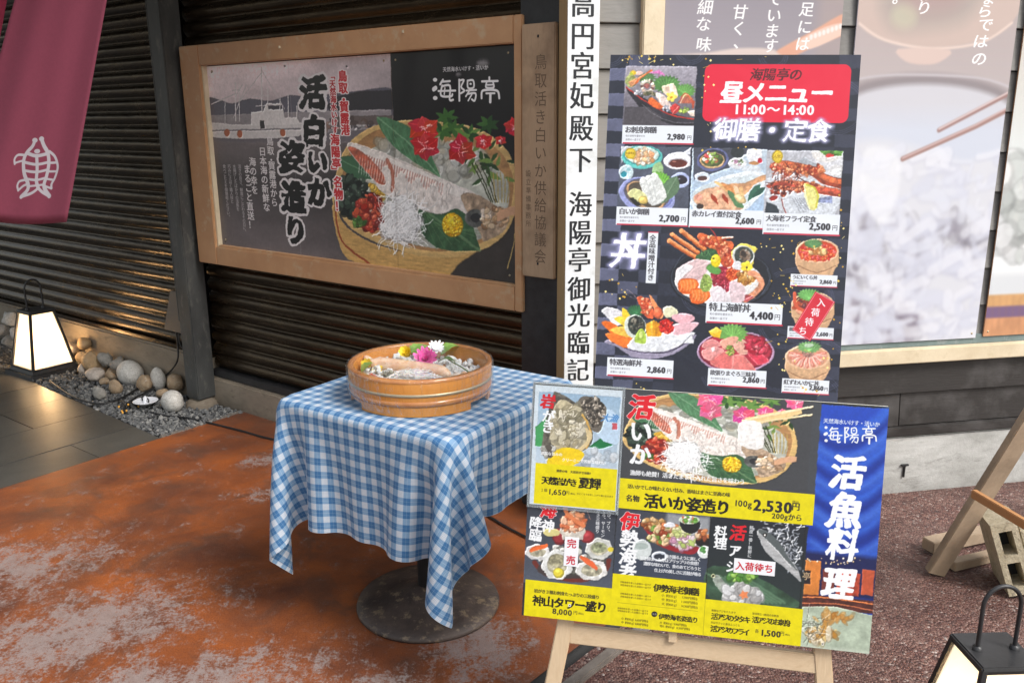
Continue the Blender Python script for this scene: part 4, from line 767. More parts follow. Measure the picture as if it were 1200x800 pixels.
    K.poly([(342, 158), (380, 160), (430, 200), (480, 270), (530, 340), (545, 400), (510, 370), (450, 320), (390, 270), (355, 210)], (176, 178, 180), smooth=5, tex=(.08, 3, 2, 1)); K.poly([(344, 160), (384, 162), (440, 210), (500, 300), (530, 350), (480, 300), (400, 215)], (90, 98, 100), smooth=4); K.ell(376, 180, 10, 10, (30, 30, 32)); K.ell(376, 180, 5, 5, (226, 226, 220)); K.line([(390, 210), (440, 260), (500, 330)], 3, (236, 238, 240), smooth=4)
    K.poly([(125, 380), (160, 370), (210, 430), (280, 470), (250, 490), (170, 450)], (150, 160, 150), smooth=4, tex=(.2, 3)); K.ell(130, 372, 10, 10, (196, 196, 150)); K.ell(130, 372, 5, 5, (20, 20, 20)); K.blobs(270, 380, 60, 22, 24, 10, 22, [(110, 170, 70), (150, 196, 90), (76, 130, 56)])
    K.blobs(270, 460, 80, 40, 50, 12, 28, [(206, 206, 206), (226, 228, 230), (170, 170, 170)], a=.9); K.poly([(276+26*(1 if i % 2 else .55)*math.cos(i*.628), 462+26*(1 if i % 2 else .55)*math.sin(i*.628)) for i in range(10)], (236, 140, 90))
    K.text('活', 252, 172, 76, (220, 30, 44), **Rd); [K.text(c, x, y, 60, WHITE, **Rd) for c, x, y in (('料', 170, 168), ('理', 168, 222), ('ア', 236, 256), ('ジ', 222, 330))]; K.text('鮮度一番！新鮮に', 316, 138, 19, WHITE, vert=True, bold=.02)
    yel(96, 482, 452, 260); 
    for st, x, y in (('活アジのタタキ', 122, 562), ('活アジのお刺身', 314, 578), ('活アジのフライ', 118, 620)): K.text(st, x, y, 33, (24, 22, 20), bold=.03, rough=.015, adv=.77)
    for st, x, y in (('新鮮なアジをたたきで', 124, 535), ('旨味際立つ絶品のお刺身', 316, 550), ('外はサクッと身はふっくら', 120, 592)): K.text(st, x, y, 12, (50, 44, 20), adv=.95)
    K.text('各', 328, 632, 20, INK); K.text('1,500', 350, 638, 40, INK, bold=.03); K.text('円', 446, 644, 22, INK); K.text('(税込)', 470, 650, 9, INK); K.ell(648, 694, 7, 7, (226, 226, 220)); K.ell(648, 694, 3, 3, (60, 60, 60))
    K.view(600, 580, 4); K.defer(lambda: (K.ell(262, 512, 7, 7, (236, 236, 230)), K.ell(262, 512, 3, 3, (60, 60, 60)))); K.line([(486, 20), (448, 605)], 3, (30, 30, 30)); K.view(800, 580, 4); K.line([(122, 90), (80, 660)], 3, (30, 30, 30)); K.line([(572, 100), (524, 710)], 3, (30, 30, 30))
    K.develop(.4); return K.image('board_print')
def art_oyster():
    K = Canvas(400, 560, [(627.5, 450.5), (730, 457), (722, 598), (621, 590)], (206, 220, 230)); K.view(600, 440, 4); K.later = []
    K.rect(126, 72, 378, 350, (150, 180, 206), grad=('v', (190, 206, 220)), tex=(.03, 1)); K.poly([(112, 240), (180, 170), (200, 200), (140, 330), (108, 330)], (70, 160, 96)); K.poly([(360, 330), (410, 290), (480, 310), (470, 322), (410, 340)], (30, 120, 70)); K.blobs(300, 380, 180, 40, 60, 8, 24, [(196, 210, 222), (226, 232, 238), (176, 190, 204)], a=.6)
    K.poly([(395, 270), (430, 150), (500, 190), (500, 300), (470, 318)], (190, 214, 236), smooth=2); K.text('大漁', 462, 196, 40, (80, 140, 200), al='c', bold=.03, shear=.4); K.rect(470, 220, 24, 28, (206, 60, 70), a=.8)
    K.poly([(310, 120), (350, 92), (430, 130), (440, 170), (400, 262), (330, 200)], (110, 104, 96), smooth=4); K.blobs(375, 165, 58, 70, 220, 4, 9, [(60, 56, 52), (160, 150, 136), (96, 88, 80), (200, 190, 176)], hi=.1)
    K.poly([(190, 90), (215, 78), (290, 120), (350, 190), (378, 280), (350, 340), (270, 355), (190, 350), (140, 370), (150, 250)], (96, 92, 84), smooth=5, tex=(.3, 3)); K.poly([(200, 140), (240, 110), (300, 150), (345, 220), (366, 290), (330, 335), (250, 345), (190, 330), (180, 220)], (186, 176, 146), smooth=5, tex=(.12, 3))
    K.blobs(265, 240, 70, 95, 90, 10, 26, [(206, 198, 170), (170, 160, 130), (222, 216, 196), (140, 134, 110)], asp=2.4, a=.8); K.line([(330, 180), (368, 260), (350, 335)], 9, (214, 170, 90), smooth=5); K.poly([(345, 240), (376, 280), (340, 340), (300, 350), (350, 300)], (216, 196, 150), smooth=4)
    K.strands(260, 240, 60, 90, 40, 3, [(120, 110, 84), (236, 230, 214)], L=.5); K.poly([(165, 400), (200, 350), (260, 334), (320, 345), (336, 375), (280, 420), (190, 425)], (240, 206, 30), smooth=5, tex=(.04, 2)); K.blobs(170, 350, 30, 26, 26, 6, 14, [(176, 176, 170), (90, 84, 78)])
    Rd = dict(al='c', bold=.05, kx=.7, rough=.02, shear=.1); K.text('岩', 170, 120, 70, (206, 26, 40), **Rd); [K.text(c, x, y, 60, WHITE, **Rd) for c, x, y in (('が', 172, 190), ('き', 170, 240))]; K.text('濃厚な旨みの', 136, 362, 17, WHITE, bold=.03); K.text('クリーミーで芳醇な味わい', 236, 392, 17, WHITE, bold=.03)
    K.defer(lambda: K.rect(113, 408, 378, 190, YB, tex=(.03, 3))); K.text('濃厚の味　天然岩がき始動！', 210, 444, 13, INK, bold=.02); K.text('天然岩がき', 140, 488, 38, (24, 22, 20), bold=.04, rough=.02, adv=.86); K.text('夏輝', 314, 498, 54, (24, 22, 20), bold=.04, rough=.02, adv=.94)
    K.text('１個', 136, 534, 16, INK); K.text('1,650', 168, 540, 35, INK, bold=.02); K.text('円', 254, 546, 18, INK); K.text('(税込)', 274, 550, 9, INK); K.text('ひとくちでお召し上がり頂ける大きさ', 306, 550, 10, INK)
    K.develop(.6, .3); return K.image('oyster_print')
def art_wallb(which):
    if which == 1:
        K = Canvas(700, 640, [(779.5, -60), (988, -50), (984, 130), (775, 120)], (158, 152, 160)); K.view(700, 0, 2.4)
        K.rect(180, -200, 700, 700, (142, 136, 146), grad=('v', (176, 170, 178))); K.rect(620, -200, 100, 600, (176, 160, 158), soft=60, a=.7)
        K.poly([(490, 150), (600, 90), (700, 40), (720, 90), (620, 130), (520, 170)], (226, 170, 146), smooth=4, soft=8); K.poly([(560, 120), (640, 78), (700, 70), (700, 96), (600, 140)], (240, 206, 190), smooth=4, soft=6); [K.ell(600+k*12, 106-k*4, 5, 8, (246, 236, 232), soft=3) for k in range(9)]
        K.poly([(180, 160), (300, 140), (420, 130), (520, 160), (520, 330), (180, 330)], (222, 206, 200), smooth=3, soft=12)
        cols = (('細', 297, 12), ('な', 293, 58), ('味', 295, 115), ('わ', 292, 162), ('甘', 394, 28), ('く', 392, 74), ('、', 400, 112), ('て', 490, -6), ('い', 490, 40), ('ま', 486, 84), ('す', 484, 126), ('足', 583, 26), ('に', 580, 76), ('は', 576, 124), ('、', 588, 158))
    elif which == 2:
        K = Canvas(560, 1180, [(1007, -80), (1203, -80), (1141, 397), (988, 404)], (206, 200, 208)); K.view(960, 0, 3.333)
        K.rect(-40, -400, 900, 2200, (176, 160, 158), grad=('v', (206, 206, 212))); K.poly([(140, -60), (760, -60), (745, 110), (640, 190), (430, 232), (230, 200), (140, 120)], (200, 180, 172), smooth=5, soft=6); K.poly([(250, 0), (600, 0), (560, 110), (430, 150), (270, 150)], (164, 156, 152), smooth=4, soft=60, a=.7); K.poly([(300, -60), (560, -60), (520, 60), (400, 90), (320, 60)], (176, 146, 146), smooth=4, soft=60, a=.6)
        K.line([(150, 140), (250, 205), (430, 235), (620, 205), (740, 120)], 9, (226, 206, 196), smooth=5, soft=4); K.poly([(300, 240), (500, 240), (460, 290), (400, 302), (330, 290)], (214, 192, 184), smooth=3, soft=5); K.ell(320, 105, 50, 50, (206, 206, 176), soft=30, a=.5)
        K.ell(420, 450, 330, 110, (146, 138, 142), soft=24); K.ell(420, 490, 320, 110, (206, 206, 214), soft=18); K.line([(130, 370), (300, 345), (600, 350), (740, 390)], 8, (196, 190, 196), smooth=4, soft=5)
        K.rect(-40, 520, 900, 1100, (206, 212, 226), soft=80); K.view(960, 160, 2)
        K.poly([(-40, 110), (60, 60), (140, 40), (240, 60), (330, 90), (400, 80), (520, 110), (520, 520), (-40, 520)], (216, 218, 226), smooth=4, soft=30)
        K.blobs(150, 300, 110, 90, 40, 10, 26, [(160, 156, 170), (144, 138, 152)], a=.25, asp=2.5, hi=0); K.blobs(330, 260, 90, 60, 24, 10, 24, [(166, 162, 176), (150, 146, 160)], a=.25, asp=2.5, hi=0); K.blobs(150, 440, 100, 40, 40, 10, 26, [(140, 128, 144), (160, 152, 164)], a=.35, asp=2, hi=0)
        g = random.Random(12)
        for k in range(230):
            x, y = g.uniform(0, 440), 60+410*g.random()**.8; b = g.uniform(-.5, 1.2); l = g.uniform(20, 80); q = g.uniform(-26, 26); w = g.uniform(8, 34)
            K.line([(x, y+3), (x+l*.5*math.cos(b)+q, y+l*.5*math.sin(b)-q+3), (x+l*math.cos(b), y+l*math.sin(b)+3)], w, (186, 188, 206), a=.3, smooth=4, soft=12)
            K.line([(x, y), (x+l*.5*math.cos(b)+q, y+l*.5*math.sin(b)-q), (x+l*math.cos(b), y+l*math.sin(b))], w*.8, g.choice([(240, 242, 248), (228, 232, 242), (214, 218, 232)]), a=.5, smooth=4, soft=10)
        K.blur(3, y0=int(K.H*.55))
        K.poly([(120, 60), (190, 80), (185, 190), (150, 230), (110, 150)], (240, 242, 246), smooth=4, soft=16, a=.5); K.poly([(50, 95), (90, 75), (120, 150), (80, 200), (40, 150)], (236, 238, 244), smooth=4, soft=16, a=.5)
        K.view(960, 0, 3.333); K.line([(330, 675), (600, 545), (735, 470)], 17, (160, 126, 120), soft=3); K.line([(330, 672), (600, 540), (735, 462)], 5, (214, 186, 184), soft=3); K.line([(462, 562), (730, 410)], 16, (156, 122, 118), soft=3); K.line([(462, 558), (730, 404)], 5, (232, 214, 214), soft=3)
        cols = (('す', 286, -14), ('。', 305, 26), ('わ', 402, 10), ('り', 396, 66), ('な', 648, -36), ('ら', 634, 72), ('で', 636, 130), ('は', 618, 200), ('の', 612, 272), ('ょ', 652, 16), ('つ', 286, -60))
    else:
        K = Canvas(500, 1500, [(1206, -40), (1400, -40), (1330, 386), (1152, 395)], (214, 218, 222)); K.view(960, 0, 3.333)
        K.rect(600, -200, 1200, 900, (190, 176, 160), grad=('v', (220, 226, 226))); K.rect(640, 700, 800, 400, (232, 236, 238), soft=30); K.blobs(780, 850, 130, 200, 60, 20, 60, [(240, 242, 244), (206, 212, 210)], a=.6)
        K.view(960, 350, 3.075); K.rect(580, 0, 500, 50, (206, 160, 110), tex=(.05, 2)); K.rect(580, 40, 500, 50, (120, 96, 130)); K.rect(580, 78, 500, 70, (206, 150, 110), tex=(.06, 2, 1, 5)); [K.line([(600+k*26, 0), (596+k*26, 130)], 1.5, (150, 106, 80), a=.6) for k in range(12)]
        K.blur(4); return K.image('poster_print_edge')
    K.blur(2)
    for c, x, y in cols: K.text(c, x, y, 44 if which == 1 else 62, (250, 250, 252), al='c', bold=.012, shear=.12, rough=.004)
    return K.image('poster_print_%s' % ('crab' if which == 1 else 'shabu'))
NOREN = [(60, -160), (154, -160), (78, 260), (-50, 250)]
def art_emblem():
    K = Canvas(460, 1500, NOREN, (160, 70, 96)); K.view(0, 140, 5.714)
    K.rect(-2500, -3000, 6000, 6000, (160, 70, 96), tex=(.02, 4)); W = (226, 222, 230)
    def L(P, w=23): K.line(P, w, W, smooth=6, soft=1.2)
    L([(240, 110), (225, 150), (185, 195), (165, 250), (170, 330), (195, 400), (190, 440), (150, 482)]); L([(282, 100), (300, 150), (325, 200), (332, 270), (318, 350), (300, 410), (310, 450), (335, 492)])
    L([(195, 198), (250, 215), (322, 205)], 20); L([(252, 215), (255, 300), (250, 380), (262, 430)], 22); L([(262, 430), (220, 460), (150, 482)], 17); L([(262, 430), (290, 460), (335, 492)], 17)
    L([(170, 255), (250, 272), (330, 262)], 16); L([(170, 310), (250, 322), (325, 312)], 15); L([(185, 365), (250, 375), (315, 365)], 14); L([(190, 415), (250, 412), (300, 410)], 12)
    L([(335, 190), (372, 230), (390, 300), (372, 370), (350, 410), (348, 440)], 15); L([(345, 268), (385, 270)], 14); L([(335, 325), (385, 330)], 13); L([(325, 375), (360, 385)], 12); L([(300, 418), (350, 442)], 12)
    L([(180, 210), (130, 208), (105, 235), (106, 268)], 14); L([(106, 262), (150, 248), (168, 250)], 12); L([(190, 370), (140, 380), (124, 410), (130, 440)], 14); L([(130, 440), (165, 410), (195, 400)], 14)
    K.ell(255, 185, 20, 15, W); K.ell(240, 112, 18, 16, W); K.ell(284, 104, 17, 16, W)
    return K.image('emblem_print')
# ------------------------------------------------------------------ materials
def floor_paint():
    m, *_ = new_mat('worn_orange_floor_paint', (.4, .1, .03), .45, spec=.5); t = NT(m)
    g = t.coord('Geo'); v = t.coord('Geo', (1.4, 1.4, 1)); vs = t.coord('Geo', (5, 1.3, 1), (0, 0, rad(40)))
    n1 = t.noise(v, 2.2, 8, .62, .4); n2 = t.noise(v, 6.5, 9, .72, .5); n3 = t.noise(vs, 3.5, 9, .75, .7); n4 = t.noise(g, 90, 4, .8); n5 = t.noise(g, 26, 8, .8)
    base = t.mix(t.ramp(n1, [(.32, 0.), (.68, 1.)]), (.12, .040, .021), (.34, .092, .022))
    base = t.mix(t.ramp(t.noise(v, 3.1, 6, .65, .8), [(.50, 0.), (.68, .7)]), base, (.085, .048, .034))
    base = t.mix(t.ramp(n5, [(.30, .5), (.5, 0.)]), base, (.16, .06, .035))
    # worn patches: where people walk the paint is down to the grey concrete
    sep = t.n.new('ShaderNodeSeparateXYZ'); t.l.new(g, sep.inputs[0]); X, Y = sep.outputs[0], sep.outputs[1]
    tot = None
    for cx, cy, rx, ry, a0, k in ((-1.45, 2.45, .55, .30, 35, 1.), (-1.0, 2.2, .6, .2, 10, .9), (-1.9, 2.85, .5, .35, 30, .85), (-1.22, 3.92, .16, .09, 20, 1.), (-1.0, 3.55, .26, .10, 15, .9), (-.78, 3.75, .12, .06, 0, .8), (-1.02, 4.3, .14, .03, -20, .9), (-.12, 2.38, .19, .22, 0, .95), (-.30, 2.22, .3, .1, 0, .5), (-1.1, 4.6, .1, .04, 0, .7)):
        c, q = math.cos(rad(a0)), math.sin(rad(a0))
        dx, dy = t.math('SUBTRACT', X, cx), t.math('SUBTRACT', Y, cy)
        u = t.math('DIVIDE', t.math('ADD', t.math('MULTIPLY', dx, c), t.math('MULTIPLY', dy, q)), rx)
        w = t.math('DIVIDE', t.math('SUBTRACT', t.math('MULTIPLY', dy, c), t.math('MULTIPLY', dx, q)), ry)
        r = t.math('SQRT', t.math('ADD', t.math('MULTIPLY', u, u), t.math('MULTIPLY', w, w)))
        f = t.math('MULTIPLY', t.math('SUBTRACT', 1.25, r, clamp=True), k, clamp=True)
        tot = f if tot is None else t.math('MAXIMUM', tot, f)
    edge = t.math('ADD', t.math('MULTIPLY', tot, .20), t.math('ADD', t.math('MULTIPLY', n3, .40), t.math('MULTIPLY', n2, .60)))
    edge = t.math('ADD', edge, t.math('MULTIPLY', t.math('SUBTRACT', n4, .5), .6)); edge = t.math('ADD', edge, t.math('MULTIPLY', t.math('SUBTRACT', n5, .5), .5))
    wear = t.ramp(edge, [(.585, 0.), (.70, .85)])
    bare = t.mix(n5, (.19, .15, .135), (.37, .315, .30))
    c = t.mix(wear, base, bare)
    n6 = t.noise(g, 210, 3, .8); c = t.mix(t.ramp(t.math('ADD', t.math('MULTIPLY', n6, .6), t.math('MULTIPLY', n2, .4)), [(.50, 0.), (.66, .55)]), c, (.16, .085, .055)); c = t.mix(t.ramp(n6, [(.34, .55), (.5, 0.)]), c, (.045, .018, .012))
    dust = t.ramp(t.math('ADD', t.math('MULTIPLY', n5, .6), t.math('MULTIPLY', n4, .4)), [(.62, 0.), (.72, .35)])
    c = t.mix(dust, c, (.24, .15, .11))
    t.col(c); t.rough(t.math('ADD', t.math('MULTIPLY', wear, .35), t.math('ADD', t.math('MULTIPLY', n5, .25), .28)))
    t.bump(t.math('ADD', t.math('MULTIPLY', n4, .5), t.math('MULTIPLY', wear, -.3)), .35, .002); t.bump(n2, .25, .004)
    return m
def aggregate():
    m, *_ = new_mat('red_brown_resin_gravel', (.12, .05, .04), .6); t = NT(m); g = t.coord('Geo')
    vc = t.n.new('ShaderNodeTexVoronoi'); vc.inputs['Scale'].default_value = 120; t.l.new(g, vc.inputs['Vector'])
    s2 = t.n.new('ShaderNodeSeparateColor'); t.l.new(vc.outputs['Color'], s2.inputs[0])
    c = t.ramp(s2.outputs[0], [(0., (.050, .022, .020)), (.35, (.11, .048, .040)), (.7, (.17, .080, .062)), (.93, (.26, .16, .13)), (1., (.4, .33, .3))])
    big = t.noise(g, 1.7, 5, .6); c = t.mix(t.ramp(big, [(.4, 0.), (.62, .55)]), c, (.050, .022, .016))
    c = t.mix(t.ramp(t.noise(g, 4, 6, .7), [(.5, 0.), (.72, .6)]), c, (.20, .12, .10))
    t.col(c); t.bump(t.math('MULTIPLY', vc.outputs['Distance'], -1.), 1., .006); t.bump(t.noise(g, 60, 3, .6), .5, .004)
    t.rough(t.math('ADD', t.math('MULTIPLY', s2.outputs[1], .4), .35)); return m
def tile_mat():
    m, *_ = new_mat('grey_floor_tile', (.07, .068, .06), .4); t = NT(m); g = t.coord('Geo')
    n = t.noise(g, 3, 7, .65, .6); f = t.noise(g, 60, 5, .75)
    oi = t.n.new('ShaderNodeObjectInfo')
    c = t.mix(t.ramp(n, [(.35, 0.), (.65, 1.)]), (.040, .038, .034), (.095, .088, .076)); c = t.mix(t.ramp(f, [(.4, .5), (.7, 0.)]), c, (.035, .034, .03))
    c = t.mix(t.math('MULTIPLY', oi.outputs['Random'], .3), c, (.11, .105, .09))
    t.col(c); t.rough(t.math('ADD', t.math('MULTIPLY', f, .35), .22)); t.bump(f, .25, .0015); return m
def concrete(name, c1, c2, stain=(.05, .045, .035), sc=1.):
    m, *_ = new_mat(name, c1, .85); t = NT(m); g = t.coord('Geo'); v = t.coord('Geo', (1, 1, 3))
    c = t.mix(t.ramp(t.noise(v, 3.5*sc, 7, .68, .4), [(.33, 0.), (.66, 1.)]), c1, c2)
    c = t.mix(t.ramp(t.noise(v, 7*sc, 8, .75, .3), [(.55, 0.), (.72, .7)]), c, stain)
    sep = t.n.new('ShaderNodeSeparateXYZ'); t.l.new(g, sep.inputs[0])
    low = t.math('ADD', t.math('MULTIPLY', sep.outputs[2], -9.), t.math('ADD', t.math('MULTIPLY', t.noise(g, 9, 6, .7), 1.6), -.1), clamp=True)
    c = t.mix(t.math('MULTIPLY', low, .6), c, stain)
    t.col(c); t.bump(t.noise(g, 70, 6, .8), .5, .004); t.bump(t.noise(g, 9, 4, .6), .3, .012); return m
def shutter_mat():
    m, *_ = new_mat('dark_brown_corrugated_steel', (.03, .024, .018), .3, metal=.8); t = NT(m); g = t.coord('Geo'); v = t.coord('Geo', (1, 1, 5))
    n = t.noise(v, 5, 7, .7, .4); f = t.noise(g, 55, 6, .8)
    c = t.mix(t.ramp(n, [(.4, 0.), (.7, 1.)]), (.048, .033, .020), (.095, .066, .038))
    c = t.mix(t.ramp(f, [(.62, 0.), (.72, .4)]), c, (.12, .10, .08))
    t.col(c); t.rough(t.math('ADD', t.math('MULTIPLY', n, .30), .10)); t.bump(t.noise(v, 14, 5, .7), .18, .01); t.bump(f, .1, .002); return m
M = {}
M['floor'] = floor_paint(); M['agg'] = aggregate(); M['tile'] = tile_mat(); M['shutter'] = shutter_mat()
M['grout'] = speck_mat('tile_grout', (.05, .05, .045), (.09, .085, .08), 20, .9)
M['plinthA'] = concrete('brown_stained_concrete', (.20, .165, .125), (.30, .25, .19), (.09, .07, .05))
M['plinthB'] = concrete('pale_grey_concrete', (.32, .32, .30), (.52, .52, .50), (.13, .125, .11))
M['kerb'] = concrete('grey_mortar_edge', (.16, .14, .12), (.26, .23, .2), (.08, .06, .05), 3)
M['post'] = speck_mat('dark_grey_painted_steel', (.040, .042, .042), (.075, .078, .076), 9, .5, .3, (.11, .11, .10), 40, (1, 1, .4))
M['black'] = speck_mat('black_painted_metal', (.016, .016, .017), (.032, .032, .034), 14, .42, .15, None, 60)
M['darkwood'] = wood_mat('black_stained_timber', (.022, .021, .022), (.045, .043, .044), (dB[0], dB[1], 0), .62, 8, .5)
M['siding'] = wood_mat('grey_painted_siding', (.22, .215, .205), (.30, .295, .28), (dB[0], dB[1], 0), .7, 6, .5, (.13, .125, .12))
M['sidingd'] = wood_mat('dark_weathered_board', (.016, .0135, .0125), (.034, .030, .028), (dB[0], dB[1], 0), .55, 7, .6, (.085, .08, .078))
M['teal'] = speck_mat('grey_green_backing_board', (.11, .16, .16), (.17, .22, .22), 6, .55, .15, (.25, .28, .28), 50)
M['cream'] = speck_mat('cream_painted_trim', (.62, .52, .36), (.72, .62, .45), 7, .5, .2, (.60, .50, .34), 60, (1, 1, 1))
M['frame'] = speck_mat('tan_painted_frame', (.46, .25, .125), (.54, .31, .16), 5, .5, .15, (.52, .36, .22), 70)
M['plank'] = wood_mat('weathered_name_plank', (.42, .28, .17), (.56, .39, .25), (0, 0, 1), .75, 7, .5, (.20, .13, .08))
M['pine'] = wood_mat('pale_pine', (.55, .40, .25), (.70, .55, .37), (dB[0], dB[1], 0), .6, 9, .3)
M['pinev'] = wood_mat('pale_pine_upright', (.55, .40, .25), (.70, .55, .37), (.05, .2, 1), .6, 9, .3)
M['pined'] = wood_mat('weathered_pine', (.34, .25, .17), (.48, .37, .26), (.6, .3, .7), .7, 9, .45, (.2, .15, .1))
M['orangewood'] = wood_mat('orange_stained_batten', (.42, .19, .07), (.55, .28, .11), (.8, -.5, -.3), .55, 8, .3)
M['hinoki'] = wood_mat('varnished_tub_staves', (.58, .21, .035), (.76, .34, .075), (0, 0, 1), .38, 7, .15, coat=.2)
M['rimwood'] = speck_mat('varnished_tub_rim', (.42, .16, .05), (.54, .24, .08), 20, .2, .1, coat=.5)
M['copper'] = speck_mat('dull_brass_hoop', (.42, .36, .24), (.5, .42, .28), 30, .35, .1, metal=.5)
M['white'] = speck_mat('white_painted_board', (.72, .75, .77), (.80, .82, .83), 4, .45, .05, (.62, .64, .64), 60)
M['tansides'] = wood_mat('tan_board_edge', (.48, .32, .15), (.6, .42, .22), (0, 0, 1), .6, 9, .2)
M['ink'] = new_mat('black_lettering', (.012, .014, .018), .5)[0]
M['inkf'] = new_mat('faded_brush_ink', (.17, .115, .075), .8)[0]
M['iron'] = speck_mat('rusty_cast_iron', (.045, .035, .032), (.095, .070, .058), 9, .5, .4, (.20, .15, .10), 90, metal=.25)
M['plastic'] = new_mat('white_plastic', (.75, .76, .8), .35)[0]
M['cable'] = new_mat('black_rubber', (.012, .012, .013), .5)[0]
M['paper'] = new_mat('board_core', (.7, .7, .7), .6)[0]
M['gravel'] = None
def stone(name, a, b, c, sc=26):
    return speck_mat(name, a, b, sc, .75, .5, c, 70)
M['st_w'] = stone('white_granite', (.46, .44, .40), (.62, .60, .56), (.16, .14, .12), 55); M['st_b'] = stone('tan_river_stone', (.26, .18, .11), (.38, .28, .18), (.45, .40, .32))
M['st_g'] = stone('grey_rock', (.20, .19, .17), (.32, .30, .27), (.10, .10, .09)); M['st_o'] = stone('ochre_stone', (.34, .22, .11), (.46, .33, .19), (.2, .15, .1)); M['st_p'] = stone('pinkish_pale_stone', (.40, .34, .29), (.52, .46, .40), (.24, .2, .17), 40)
def gravel_mat():
    m, *_ = new_mat('grey_crushed_gravel', (.12, .12, .12), .8); t = NT(m); gi = t.n.new('ShaderNodeNewGeometry')
    c = t.ramp(gi.outputs['Random Per Island'], [(0., (.060, .062, .066)), (.4, (.115, .118, .12)), (.75, (.18, .18, .175)), (1., (.34, .33, .31))])
    f = t.noise(t.coord('Geo'), 120, 4, .7); t.col(t.mix(t.math('MULTIPLY', f, .5), c, (.07, .07, .07))); t.bump(f, .3, .002); return m
M['gravel'] = gravel_mat()
def gingham():
    m, n, l, b = new_mat('blue_and_white_gingham_cotton', rough=.75, spec=.25); t = NT(m)
    uv = t.n.new('ShaderNodeUVMap'); sep = t.n.new('ShaderNodeSeparateXYZ'); t.l.new(uv.outputs[0], sep.inputs[0])
    P = .0400
    def band(x):
        f = t.math('FRACT', t.math('DIVIDE', x, P))
        blue = t.math('LESS_THAN', f, .52)
        fine = t.math('GREATER_THAN', t.math('FRACT', t.math('MULTIPLY', f, 10.4)), .62); fine = t.math('MULTIPLY', fine, t.math('GREATER_THAN', f, .52))
        lite = t.math('MULTIPLY', t.math('LESS_THAN', t.math('ABSOLUTE', t.math('SUBTRACT', f, .26)), .012), .5)
        return t.math('SUBTRACT', t.math('MAXIMUM', blue, t.math('MULTIPLY', fine, .42)), lite, clamp=True)
    a, c = band(sep.outputs[0]), band(sep.outputs[1])
    s = t.math('MULTIPLY', t.math('ADD', a, c), .5)
    col = t.ramp(s, [(0., (.68, .70, .73)), (.5, (.22, .37, .55)), (1., (.020, .135, .33))])
    weave = t.noise(uv.outputs[0], 900, 2, .5); col = t.mix(t.math('MULTIPLY', weave, .12), col, (.5, .55, .6))
    
    hem = None
    for ax, lo, hi in ((0, -.693, .623), (1, -.693, .613)):
        for e in (t.math('SUBTRACT', sep.outputs[ax], lo), t.math('SUBTRACT', hi, sep.outputs[ax])): hem = e if hem is None else t.math('MINIMUM', hem, e)
    st = t.math('LESS_THAN', t.math('ABSOLUTE', t.math('SUBTRACT', hem, .014)), .0012); col = t.mix(t.math('MULTIPLY', st, .45), col, (.05, .12, .25))
    t.col(col); t.bump(weave, .15, .0006); t.bump(t.math('LESS_THAN', hem, .014), .4, .001)
    cr = t.noise(t.coord('UV', (1, 1, 1)), 9, 6, .7, 1.2); t.bump(cr, .35, .006); b.inputs['Sheen Weight'].default_value = .15
    # thin cotton lets a little light through
    tr = t.n.new('ShaderNodeBsdfTranslucent'); mx = t.n.new('ShaderNodeMixShader'); mx.inputs[0].default_value = .14
    t.l.new(col, tr.inputs[0]); t.l.new(b.outputs[0], mx.inputs[1]); t.l.new(tr.outputs[0], mx.inputs[2]); t.l.new(mx.outputs[0], t.n['Material Output'].inputs[0])
    return m
M['gingham'] = gingham()
def glow_mat(name, col, e):
    m, n, l, b = new_mat(name, (.8, .75, .65), .6); t = NT(m)
    # the bulb sits low in the lantern: its paper is a little brighter there
    tc = t.n.new('ShaderNodeTexCoord'); sp = t.n.new('ShaderNodeSeparateXYZ'); t.l.new(tc.outputs['Generated'], sp.inputs[0])
    f = t.math('MULTIPLY', t.math('SUBTRACT', 1.25, t.math('MULTIPLY', t.math('ABSOLUTE', t.math('SUBTRACT', sp.outputs[2], .45)), .9)), e)
    b.inputs['Emission Color'].default_value = (*col, 1); t.l.new(f, b.inputs['Emission Strength'])
    tr = n.new('ShaderNodeBsdfTransparent'); mx = n.new('ShaderNodeMixShader'); mx.inputs[0].default_value = .35      # thin paper lets part of the bulb's light straight out
    l.new(b.outputs[0], mx.inputs[1]); l.new(tr.outputs[0], mx.inputs[2]); l.new(mx.outputs[0], n['Material Output'].inputs[0]); return m
M['glow'] = glow_mat('lit_warm_lantern_paper', (1., .80, .52), .72)
M['glow2'] = glow_mat('lit_pale_lantern_paper', (1., .84, .60), .65)
IM = dict(menu=art_menu(), left=art_left(), lower=art_lower(), oyster=art_oyster(), w1=art_wallb(1), w2=art_wallb(2), w3=art_wallb(3), emb=art_emblem())
M['p_menu'] = print_mat('menu_board_print', IM['menu'], .5, .14, .3, .92, .08); M['p_lower'] = print_mat('set_board_print', IM['lower'], .45, .15, .1, .85, .2)
M['p_oyster'] = print_mat('oyster_sheet_print', IM['oyster'], .4, .35, .3, .85, .1); M['p_left'] = print_mat('squid_poster_print', IM['left'], .4, .35, .12, 1.06, .12)
M['p_w1'] = print_mat('crab_poster_print', IM['w1'], .5, .1, .1, .8); M['p_w2'] = print_mat('shabu_poster_print', IM['w2'], .5, .1, .1, .86); M['p_w3'] = print_mat('third_poster_print', IM['w3'], .5, .1, .1, .9)

